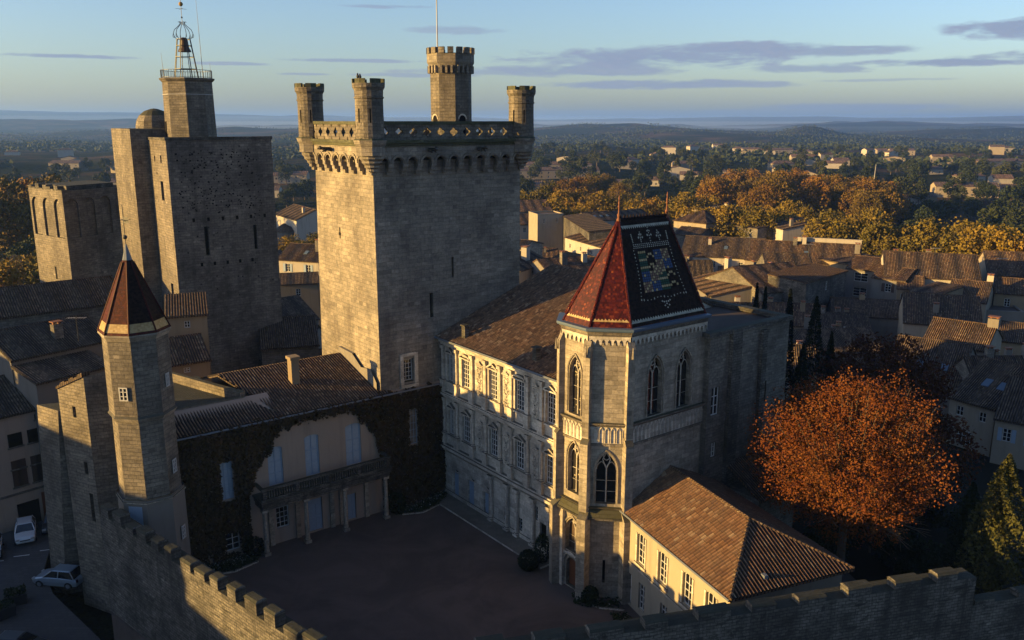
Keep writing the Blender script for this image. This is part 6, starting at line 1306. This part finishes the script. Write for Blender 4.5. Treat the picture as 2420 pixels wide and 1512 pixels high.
# ------------------------------------------------------------------ cars
def car(label, wx, wy, rz_, paint, seed=0):
    C = thing('parked_car', label, 'car', (wx, wy, -3.18), rz_, 'parked cars', frame=False)
    st = [(-2.0, .35, .62, .66, .70), (-1.92, .25, .78, .80, .80), (-1.5, .2, .92, .92, .86), (-.6, .2, .95, .95, .87), (.5, .2, .95, .95, .87), (1.0, .2, .92, .92, .86), (1.7, .22, .78, .82, .82), (1.98, .3, .6, .7, .72), (2.05, .38, .5, .55, .6)]
    a = MB(); prev = None
    def sec(x, zl, zh, zs, hw): return [Vector((x, -hw * .93, zl)), Vector((x, -hw, (zl + zh) * .5)), Vector((x, -hw * .97, zh - .07)), Vector((x, -hw * .85, zh)), Vector((x, 0, zh + .03)), Vector((x, hw * .85, zh)), Vector((x, hw * .97, zh - .07)), Vector((x, hw, (zl + zh) * .5)), Vector((x, hw * .93, zl))]
    secs = [sec(x, zl, zh, zs, hw) for x, zl, zh, zs, hw in st]
    for s0, s1 in zip(secs[:-1], secs[1:]):
        for i in range(8): a.face([s0[i], s0[i + 1], s1[i + 1], s1[i]][::-1])
        a.face([s0[0], s1[0], s1[8], s0[8]])
    a.face(secs[0]); a.face(secs[-1][::-1]); body = a.build('body', paint, C, smooth=False)
    a = MB(); b_ = [(-1.75, .80), (-1.75, -.80), (1.0, -.80), (1.0, .80)]; t_ = [(-1.35, .60), (-1.35, -.60), (.25, -.60), (.25, .60)]
    a.prism(b_[::-1], .88, 1.42, t_[::-1], top=True, bot=False); a.build('windows', 'glass', C)
    a = MB(); a.prism([(-1.38, -.62), (.30, -.62), (.30, .62), (-1.38, .62)], 1.40, 1.46, [(-1.25, -.52), (.18, -.52), (.18, .52), (-1.25, .52)])
    for s_ in (-1, 1):
        a.tube((-1.75, .79 * s_, .9), (-1.36, .61 * s_, 1.42), .045, 5); a.tube((1.0, .79 * s_, .9), (.27, .61 * s_, 1.42), .045, 5); a.tube((-.35, .81 * s_, .9), (-.35, .62 * s_, 1.42), .04, 5)
    a.build('roof', paint, C)
    for x in (-1.25, 1.3):
        for s_ in (-1, 1):
            a = MB(); pts = [(x + .31 * math.cos(t), .31 + .31 * math.sin(t)) for t in [k * math.pi / 8 for k in range(16)]]
            q0 = [(px, .70 * s_, pz) for px, pz in pts]; q1 = [(px, .90 * s_, pz) for px, pz in pts]; a.face(q1 if s_ < 0 else q1[::-1])
            for i in range(16): j = (i + 1) % 16; a.face([q0[i], q0[j], q1[j], q1[i]])
            wl = a.build('wheel', 'rubber', C); a = MB(); a.face([(x + .19 * math.cos(t), .905 * s_, .31 + .19 * math.sin(t)) for t in [k * math.pi / 6 * (-s_) for k in range(12)]]); a.build('rim', 'zinc', wl)
    for s_ in (-1, 1):
        a = MB(); a.box(1.86, 2.03, s_ * .58 - .14, s_ * .58 + .14, .58, .72); a.build('headlight', 'stained_glass' if False else 'pole', C)
        a = MB(); a.box(-2.01, -1.9, s_ * .66 - .08, s_ * .66 + .08, .6, .82); a.build('tail_light', 'glaze_red', C)
    a = MB(); a.box(2.04, 2.07, -.26, .26, .38, .48); a.build('number_plate', 'white_paint', C); a = MB(); a.box(2.0, 2.06, -.4, .4, .52, .6); a.build('grille', 'iron', C)
    return C
c1 = at_z(60, 1252, -2.5); car('white hatchback parked nose out before the cream corner house', c1.x, c1.y, R(-62), 'car_white')
c2 = at_z(-22, 1290, -2.5); car('white car cut off by the left edge of the picture', c2.x, c2.y, R(-62), 'car_white')
c3 = at_z(142, 1360, -2.5); car('small silver blue hatchback half hidden by the ruined tower', c3.x, c3.y, R(172), 'car_silver')
c4 = at_z(128, 1228, -2.5); car('dark car in the shade between the white hatchback and the ruined tower', c4.x, c4.y, R(-70), 'car_grey')
c5 = at_z(45, 1524, -2.5); car('dark car at the bottom left corner', c5.x, c5.y, R(-5), 'car_grey')
for i, (u_, v_) in enumerate(((38, 1418), (8, 1450))):
    p = at_z(u_, v_, -2.8); PL = thing('planter', ('tall dark planter box on the pavement below the silver car', 'low dark planter box at the left edge below the silver car')[i], 'planter', (p.x, p.y, -3.15), R(30 + 20 * i), 'dark planters', frame=False)
    a = MB(); a.prism([(-.7, -.4), (.7, -.4), (.7, .4), (-.7, .4)], 0, .9, [(-.8, -.5), (.8, -.5), (.8, .5), (-.8, .5)]); a.build('box', 'iron', PL)
    leaves('foliage', 'leaf_bush', [(rnd.uniform(-.75, .75), rnd.uniform(-.45, .45), rnd.uniform(.85, 1.4)) for k in range(260)], .1, PL, 7)
# ------------------------------------------------------------------ trees
def crown_points(rs, n, rx, ry, rz_, nb, bs, shell=.55):
    """points on the outside of many overlapping leaf clumps packed through an ellipsoid"""
    bl = []
    for i in range(nb):
        d = Vector((rs.gauss(0, 1), rs.gauss(0, 1), rs.gauss(0, 1))).normalized() * rs.uniform(.45, 1.0) ** .5 * .82
        bl.append((Vector((d.x * rx, d.y * ry, d.z * rz_)), bs * rs.uniform(.7, 1.35)))
    pts = []
    while len(pts) < n:
        c, r = rs.choice(bl); d = Vector((rs.gauss(0, 1), rs.gauss(0, 1), rs.gauss(0, 1))).normalized(); p = c + d * r * rs.uniform(shell, 1.0); pts.append((p.x, p.y, p.z))
    return pts
def make_tree(kind, loc, label, seed, H_=15, rx=6, rz_=5.5, n=2400, leaf=.36, mat_='leaf_plane', nb=34, bs=1.9, group=None, trunk=.35):
    rs = random.Random(seed); t = thing(kind, label, 'tree', loc, rs.uniform(0, 6), group, frame=False); zc_ = H_ - rz_
    pts = [(x, y, z + zc_) for x, y, z in crown_points(rs, n, rx, rx, rz_, nb, bs)]
    cr_ = leaves('crown', mat_, pts, leaf, t, seed)
    a = MB(); a.tube((0, 0, -1), (0, 0, zc_ * .6), trunk, 7, trunk * .7)
    for i in range(7):
        d = Vector((rs.gauss(0, 1), rs.gauss(0, 1), 0)).normalized(); a.tube((0, 0, zc_ * rs.uniform(.4, .6)), (d.x * rx * .6, d.y * rx * .6, zc_ + rs.uniform(-.2, .5) * rz_), trunk * .4, 5, trunk * .1)
    a.build('trunk', 'bark', t); return t
def copy_tree(src, loc, label, rot, sc, group, col_=None):
    c = src.copy(); COL.objects.link(c); c.location = loc; c.rotation_euler = (0, 0, rot); c.scale = sc; c['label'] = label
    if group: c['group'] = group
    for ch in list(src.children):
        d = ch.copy(); COL.objects.link(d); d.parent = c
    return c
# garden trees
p = Vector((24.3, 57.5, 0)); rs = random.Random(42)
OT = thing('autumn_tree', 'large rounded tree with bright orange autumn leaves in the garden', 'tree', (p.x, p.y, -.6), 0, frame=False)
br = MB(); lp = []; cz = 1.5
def sub(p0, d, L, r, dep):
    p1 = p0 + d * L; br.tube(p0, p1, r, 5 if dep < 2 else 4, r * .68)
    if dep >= 4:
        for i in range(30): q = p1 + Vector((rs.gauss(0, .42), rs.gauss(0, .42), rs.gauss(0, .34))) - d * rs.uniform(-.2, L * .8); lp.append(tuple(q))
        return
    for i in range(rs.choice([3, 4]) if dep < 2 else rs.choice([2, 3])):
        e = (d + Vector((rs.gauss(0, .5), rs.gauss(0, .5), rs.gauss(.12, .3))) * (.75 if dep else 1.0)).normalized(); sub(p1 - d * L * rs.uniform(0, .35), e, L * rs.uniform(.72, .9), r * .6, dep + 1)
br.tube((0, 0, 0), (0, 0, 6.4), .36, 8, .3)
for i in range(11):
    t = 2 * math.pi * i / 11 + rs.uniform(-.2, .2); el_ = rs.uniform(.15, 1.3); sub(Vector((0, 0, rs.uniform(5.8, 7.2))), Vector((math.cos(t) * math.cos(el_), math.sin(t) * math.cos(el_), math.sin(el_))).normalized(), 2.0, .14, 0)
rad = 6.4; rzt = 5.5; ozt = 11.7
lp = [q for q in lp if (q[0] / rad) ** 2 + (q[1] / rad) ** 2 + ((q[2] - ozt) / rzt) ** 2 < 1.05]
while len(lp) < 90000:                                # outer sprays
    d = Vector((rs.gauss(0, 1), rs.gauss(0, 1), rs.gauss(0, 1))).normalized(); kk = rs.uniform(.62, 1.0) + .34 * mnoise.noise(d * 1.9) + .12 * mnoise.noise(d * 6.0 + Vector((3, 1, 2)))
    if mnoise.noise(d * 5.1) < -.22 and kk > .72: continue
    c = Vector((d.x * rad * kk, d.y * rad * kk, ozt + d.z * rzt * kk))
    for i in range(6): lp.append((c.x + rs.gauss(0, .22), c.y + rs.gauss(0, .22), c.z + rs.gauss(0, .18)))
    if rs.random() < .025: br.tube(Vector((c.x * .8, c.y * .8, ozt + (c.z - ozt) * .7 - .6)), c + Vector((0, 0, .5)), .03, 3, .008)
leaves('crown', 'leaf_orange', lp, .076, OT, 3); br.build('trunk', 'bark', OT)
print('orange leaves', len(lp))
make_tree('brown_tree', (*at_z(2080, 950, 8).xy, -.6), 'wide dull brown tree in shade behind the orange tree', 51, 15.2, 7.6, 5.6, 16000, .15, 'leaf_brown', 120, 1.35)
make_tree('brown_tree', (*at_z(2195, 1090, 4).xy, -.6), 'smaller dark brown tree at the right flank of the orange tree', 52, 9.5, 4.2, 4.2, 5000, .15, 'leaf_brown', 60, 1.1)
for i, (u_, v_, r_, h_, lb) in enumerate(((2120, 1290, 2.2, 3.6, 'dark evergreen shrub under the orange tree'), (1985, 1225, 3.0, 5.2, 'large dark bush added around the trunk of the orange tree for the dark beneath its crown'), (2060, 1250, 2.6, 4.4, 'dark rounded bush added right of the orange tree trunk for the dark beneath its crown'), (2230, 1330, 2.4, 3.4, 'dark laurel shrub before the bottom right rampart'), (1950, 1270, 2.0, 2.6, 'low dark shrub between the hipped roof and the orange tree'), (2290, 1240, 2.2, 4.2, 'dark bushy shrub left of the yellow-green conifer'), (2180, 1190, 2.0, 3.0, 'shaded shrub below the small brown tree'))):  # the two bushes at the trunk are added to darken the space below the crown
    make_tree('garden_shrub', (*at_z(u_, v_, 1.5).xy, -.6), lb, 60 + i, h_, r_, h_ * .48, 3200, .13, 'leaf_bush', 40, .7, trunk=.1)
def conifer(loc, label, H_, r0, n, m_, seed, kind='cypress', leaf=.13, rag=.25):
    rs = random.Random(seed); t = thing(kind, label, 'tree', loc, 0, 'cypresses' if kind == 'cypress' else None, frame=False); pts = []
    for i in range(n):
        z = rs.random() ** .85; r_ = r0 * min(1, (1 - z) * 1.9) ** .8 * min(1, .55 + z * 4) ; th_ = rs.uniform(0, 6.283); r_ *= (1 - rag / 2) + rag * .5 * math.sin(th_ * 5 + z * 23) + rs.uniform(-.18, .06); pts.append((r_ * math.cos(th_), r_ * math.sin(th_), z * H_ + .3))
    leaves('crown', m_, pts, leaf, t, seed, flat=None); a = MB(); a.tube((0, 0, 0), (0, 0, H_ * .9), .16, 6, .04); a.build('trunk', 'bark', t); return t
for i, (u_, vt, Yd, r_, lb) in enumerate(((1868, 690, 79, 1.15, 'tall slim cypress right against the flat-roofed block'), (1930, 708, 82, 1.6, 'tall broad cypress, second from the flat-roofed block'), (1965, 792, 80, 1.2, 'shorter cypress at the right end of the cypress group'), (1898, 820, 77, 1.5, 'low cypress squeezed between the two tall cypresses'), (1789, 676, 88, .8, 'short cypress rising just behind the flat gravel roof'), (1809, 684, 88, .75, 'second short cypress rising behind the flat gravel roof, to the right'))):
    p = at_y(u_, vt, Yd); conifer((p.x, p.y, -3), lb, p.z + 3, r_, 4200, 'leaf_cypress', 70 + i)
p = at_y(2385, 1085, 54); conifer((p.x, p.y, -.6), 'yellow-green conifer partly sunlit at the right edge of the garden', p.z + .6, 2.3, 12000, 'leaf_conifer', 81, 'conifer', .12, 1.0)
p = at_y(2300, 1150, 57); conifer((p.x, p.y, -.6), 'dark conifer left of the yellow-green conifer', p.z + .6, 1.4, 5000, 'leaf_bush', 82, 'conifer', .13, .5)
make_tree('shrub_tree', (*at_z(205, 815, 11).xy, 7.5), 'small yellow-green bush on the roofs left of the slim stair turret', 90, 4.6, 1.6, 1.3, 900, .12, 'leaf_conifer', 20, .6, trunk=.06)

# prototypes for the wooded town edge; every tree in view is an object of its own
prot = {'plane': [make_tree('plane_tree', (0, 0, -400 - i), 'x', 100 + i, 15, 6.3, 5.6, 6000, .25, 'leaf_plane', 50, 1.7) for i in range(4)],
        'russet': [make_tree('plane_tree', (0, 0, -400 - i), 'x', 110 + i, 20, 8.0, 7.5, 5200, .36, 'leaf_russet', 56, 2.1) for i in range(3)],
        'green': [make_tree('evergreen_tree', (0, 0, -400 - i), 'x', 120 + i, 12, 5.0, 4.6, 1700, .42, 'leaf_green', 24, 1.7) for i in range(4)]}
tr = {'plane': [], 'russet': [], 'green': []}
def put(kind, u, vb, gz=None, s=1.0):
    gz_ = -9; p = at_z(u, vb, gz_); z = hgt(p.x, p.y)
    tr[kind].append((u, p.x, p.y, z, s))
def put_ar(kind, a_, r, s): x, y = r * math.sin(R(a_)), r * math.cos(R(a_)); tr[kind].append((a_, x, y, hgt(x, y), s))
# near avenue on the right, middle avenue, big russet wood, evergreens beyond, left groups
for i in range(5): put_ar('plane', 20.4 + i * 2.9 + rnd.uniform(-.3, .3), 226 - i * 5 + rnd.uniform(-5, 5), rnd.uniform(1.2, 1.35))
for i in range(12): put_ar('plane', 12.2 + i * 1.75 + rnd.uniform(-.3, .3), 250 - i * 2 + rnd.uniform(-6, 6), rnd.uniform(1.05, 1.3))
for i in range(17): put_ar('plane', .9 + i * 1.2 + rnd.uniform(-.3, .3), 335 - i * 4.0 + rnd.uniform(-10, 10), rnd.uniform(1.1, 1.3))
for i in range(10): put_ar('plane', 2.5 + i * 1.8 + rnd.uniform(-.4, .4), 295 - i * 3 + rnd.uniform(-10, 10), rnd.uniform(.95, 1.15))
for i in range(46): put_ar('russet', 12.8 + rnd.random() * 11.2, 360 + rnd.random() * 110, rnd.uniform(.85, 1.05))
for i in range(5): put_ar('russet', 3.5 + i * .9, 430 + rnd.uniform(-20, 20), .85)
for i in range(6): put_ar('russet', -31.5 + i * .85, 265 + (i % 3) * 20, 1.3)
for i in range(5): put_ar('plane', -31.0 + i * 1.1, 178 + (i % 2) * 14, 1.15)
for i in range(4): put_ar('plane', -15.3 + i * .75, 235 + rnd.uniform(-6, 6), .75)
for i in range(185):
    a_ = rnd.uniform(.5, 31.5); r = rnd.uniform(430, 760) if i < 110 else rnd.uniform(700, 1150)
    put_ar('green', a_, r, rnd.uniform(.7, 1.3))
for i in range(26): put_ar('green', 22.5 + rnd.random() * 9, 300 + rnd.random() * 140, rnd.uniform(.8, 1.1))
for i in range(12): put_ar('green', 8 + rnd.random() * 6, 400 + rnd.random() * 60, rnd.uniform(.6, .9))
for i in range(66): put_ar('green', rnd.uniform(-31, -13), rnd.uniform(250, 900), rnd.uniform(.7, 1.25))
def ordi(i): return ordn[i] if i < 20 else f'{i + 1}th' if (i + 1) % 10 not in (1, 2, 3) or 10 < (i + 1) % 100 < 14 else f'{i + 1}' + {1: 'st', 2: 'nd', 3: 'rd'}[(i + 1) % 10]
desc = {'plane': 'golden ochre plane tree behind the town roofs', 'russet': 'tall russet tree of the autumn woods', 'green': 'dark green tree beyond the town'}
for k, lst in tr.items():
    lst = [(math.degrees(math.atan2(x, y)), x, y, z, s) for _, x, y, z, s in lst]; lst.sort()
    for i, (a_, x, y, z, s) in enumerate(lst):
        src = prot[k][i % len(prot[k])]; dist = math.hypot(x, y); band_ = 'near' if dist < 420 else 'middle distance' if dist < 650 else 'far'
        copy_tree(src, (x, y, z), f'{desc[k]}, {band_}, {ordi(i)} from the left', rnd.uniform(0, 6), (s * rnd.uniform(.9, 1.15), s * rnd.uniform(.9, 1.15), s * rnd.uniform(.9, 1.1)), {'plane': 'plane trees of the avenues', 'russet': 'russet autumn trees', 'green': 'green trees beyond the town'}[k])
for k in prot:
    for t in prot[k]:
        for ch in list(t.children): bpy.data.objects.remove(ch)
        bpy.data.objects.remove(t)
# far woods: reads as one mass
fp = []; rs = random.Random(77)
while len(fp) < 46000:
    a_ = rs.uniform(-33, 33); r = 850 * math.exp(rs.random() * 1.75); x, y = r * math.sin(R(a_)), r * math.cos(R(a_))
    dn = mnoise.noise(Vector((x / 330, y / 330, 2)))
    if dn < -.05: continue
    z = hgt(x, y); s_ = rs.uniform(3, 8)
    for i in range(3): fp.append((x + rs.gauss(0, 3), y + rs.gauss(0, 3), z + rs.uniform(.5, s_)))
fw_ = leaves('far_woods', 'leaf_green', fp, 2.6, None, 9, up=1.0); tag(fw_, kind='stuff', label='distant mixed woods covering the low hills', cat='woods')

# ------------------------------------------------------------------ villas and blocks beyond the avenues
far = [(1228, 412, 1375, 402, 'long terraced apartment block with pink roofs right of the keep', 'plaster_cream', 40, 1), (1228, 400, 1370, 393, 'rear terraced apartment block with pink roofs right of the keep', 'plaster_cream', 40, 1), (1228, 440, 1300, 436, 'red roofed villa beside the keep edge', 'plaster_ochre', 12, 0), (1452, 424, 1510, 424, 'grey roofed long hall among green trees', 'plaster_grey', 12, 0),
       (1528, 418, 1558, 418, 'little villa with pale gable left of the poplar', 'plaster_white', 10, 0), (1562, 408, 1582, 408, 'tiny villa with white gable beside the poplar', 'plaster_white', 9, 0), (1612, 408, 1645, 410, 'white gabled villa right of the poplar', 'plaster_white', 9, 0), (1690, 404, 1722, 404, 'pink roofed villa beyond the green trees', 'plaster_cream', 10, 0), (1690, 425, 1728, 425, 'villa with pale veranda left of the russet wood', 'plaster_white', 10, 0),
       (1755, 357, 1802, 357, 'pale apartment block left of the long apartment block on the skyline', 'plaster_cream', 16, 0), (1810, 358, 1875, 358, 'long pale apartment block on the skyline', 'plaster_cream', 16, 0), (1880, 366, 1920, 366, 'pink roofed block right of the long apartment block', 'plaster_cream', 12, 0), (1870, 382, 1928, 382, 'sunlit low house above the russet wood', 'plaster_cream', 10, 0), (1570, 345, 1592, 345, 'round water tower like block among the pines', 'plaster_ochre', 12, 0), (1685, 344, 1718, 344, 'pale stepped block on the pine hill', 'plaster_white', 12, 0),
       (2072, 358, 2100, 358, 'large hall with pink gables, left part', 'plaster_cream', 14, 0), (2104, 362, 2160, 362, 'large hall with pink gables, right part', 'plaster_cream', 14, 0), (1982, 368, 2000, 368, 'yellow villa right of the long apartment block', 'plaster_ochre', 9, 0), (2320, 390, 2420, 388, 'long pink roofed building at the right edge', 'plaster_cream', 14, 0), (2165, 452, 2215, 455, 'villa with pale gable and yellow walls among right hand pines', 'plaster_ochre', 10, 0), (2140, 455, 2178, 456, 'grey villa left of the yellow villa', 'plaster_white', 9, 0),
       (2240, 445, 2330, 440, 'pink roofed villa with low wing at right', 'plaster_cream', 10, 0), (2370, 440, 2400, 438, 'small white villa near the right edge', 'plaster_white', 9, 0), (2195, 403, 2230, 403, 'pale house between the pines at right', 'plaster_white', 9, 0), (660, 415, 720, 412, 'pale farmhouse in the mist between the towers', 'plaster_cream', 10, 0), (205, 430, 240, 430, 'white gabled villa left of the pitted tower', 'plaster_white', 10, 0), (240, 425, 275, 423, 'sunlit cream house beside the pitted tower', 'plaster_cream', 10, 0), (110, 395, 190, 392, 'low hall behind the arcaded tower', 'plaster_grey', 14, 0), (1840, 487, 1900, 492, 'dark roofed house among the plane trees', 'plaster_grey', 12, 0), (1990, 478, 2110, 482, 'broad brown roofed hall behind the plane avenue', 'plaster_cream', 18, 0)]
for (uL, vL, uR, vR, lb, wl, dp, blk_) in far:
    ze = -3.5; pL_, pR_ = at_z(uL, vL, ze), at_z(uR, vR, ze); Lw_ = (pR_ - pL_).length
    rot_ = R(rnd.uniform(-12, 12)); c = (pL_ + pR_) / 2; u = Vector((math.cos(rot_), math.sin(rot_), 0)); gz = hgt(c.x, c.y); hE = gz + (6.5 if Lw_ > 18 else 4.2)
    nW = max(2, int(Lw_ / 5)); rows_ = 2 if Lw_ > 18 else 1; dp_ = min(dp, 12)
    house('villa', lb, c - u * Lw_ / 2, c + u * Lw_ / 2, hE, gz - 1, dp_, 2.0, wl, 'tiles_pink', 'gable' if rnd.random() < .6 else 'hip', [(Lw_ * (k + .5) / nW, gz + .9 + 2.9 * q, 1.3, 1.4) for k in range(nW) for q in range(rows_)], (), pitch=1.2, seg=2)
vs = []
for i in range(46):
    a_ = rnd.uniform(.8, 31) if i < 36 else rnd.uniform(-30, -13); r = rnd.uniform(480, 1250); vs.append((a_, r))
vs.sort()
for i, (a_, r) in enumerate(vs):
    c = Vector((r * math.sin(R(a_)), r * math.cos(R(a_)), 0)); gz = hgt(c.x, c.y) + rnd.uniform(0, 3); L_ = rnd.uniform(11, 20); rot_ = R(rnd.uniform(-30, 30)); u = Vector((math.cos(rot_), math.sin(rot_), 0))
    house('villa', f'small pale villa scattered in the far greenery, {ordi(i)} from the left', c - u * L_ / 2, c + u * L_ / 2, gz + rnd.choice([4, 6.5]), gz - 4, 9, 2.0, rnd.choice(['plaster_white', 'plaster_cream', 'plaster_white']), 'tiles_pink', rnd.choice(['gable', 'front', 'hip']), [(L_ * (k + .5) / 3, gz + 1, 1.4, 1.5) for k in range(3)] if r < 800 else (), (), group='villas beyond the town', pitch=1.2, seg=2)
# steeple, mast, poplar
p = at_z(1949, 498, -4); ST_ = thing('steeple', 'small sunlit church steeple rising from the plane trees', 'steeple', (p.x, p.y, -9), R(20), frame=False); zt_ = at_y(1949, 470, p.y).z + 9; za = at_y(1949, 444, p.y).z + 9
a = MB(); a.box(-1.6, 1.6, -1.6, 1.6, 0, zt_); a.box(-1.8, 1.8, -1.8, 1.8, zt_, zt_ + .3); a.build('bell_stage', 'plaster_cream', ST_); a = MB(); a.prism([(-1.7, -1.7), (1.7, -1.7), (1.7, 1.7), (-1.7, 1.7)], zt_ + .3, za, [(-.05, -.05), (.05, -.05), (.05, .05), (-.05, .05)]); a.build('spire', 'glaze_gold' if False else 'stone_chapel', ST_)
a = MB(); a.box(-.5, .5, -1.64, -1.6, zt_ - 3, zt_ - .8); a.build('louvre', 'opening', ST_)
p = at_z(2058, 470, -6); MS = thing('floodlight_mast', 'tall thin white mast above the russet wood', 'mast', (p.x, p.y, -9), 0, frame=False); zt_ = at_y(2063, 395, p.y).z + 9
a = MB(); a.tube((0, 0, 0), (.8, 0, zt_), .28, 6, .14); a.build('pole', 'pole', MS); a = MB(); a.tube((.8, 0, zt_), (.8, 0, zt_ + 1.5), .1, 5); a.build('lamp_head', 'pole', MS)
p = at_z(1598, 418, -8); conifer((p.x, p.y, -9), 'pale green poplar between the white villas', 16, 3.6, 2500, 'leaf_conifer', 95, 'poplar', .5)
# chimney smoke rising at the left edge
# ------------------------------------------------------------------ mist and haze
def vol(name, x0, x1, y0, y1, z0, z1, dens, col, em=None):
    a = MB(); a.box(x0, x1, y0, y1, z0, z1); m = bpy.data.materials.new(name); m.use_nodes = True; T = NT(m.node_tree); T.n.clear()
    v = T.new('ShaderNodeVolumePrincipled', {'Color': (*col, 1), 'Density': dens, 'Anisotropy': 0.2}); T.l.new(v.outputs[0], T.new('ShaderNodeOutputMaterial').inputs['Volume'])
    o = a.build(name, m); tag(o, kind='stuff'); return o
vol('haze', -30000, 30000, -3000, 30000, -120, 178, 1.1e-4, (.22, .43, 1.0))
vol('valley_mist', -16000, 16000, 4300, 12000, -60, 8, 1.6e-4, (.6, .75, 1.0))
vol('upper_mist', -16000, 16000, 5200, 12500, 8.5, 34, 1.1e-4, (.6, .75, 1.0))
vol('thin_mist', -16000, 16000, 6500, 13000, 34.5, 80, .6e-4, (.5, .7, 1.0))
scn.cycles.volume_bounces = 1
scn.cycles.max_bounces = 6; scn.cycles.diffuse_bounces = 3; scn.cycles.glossy_bounces = 2
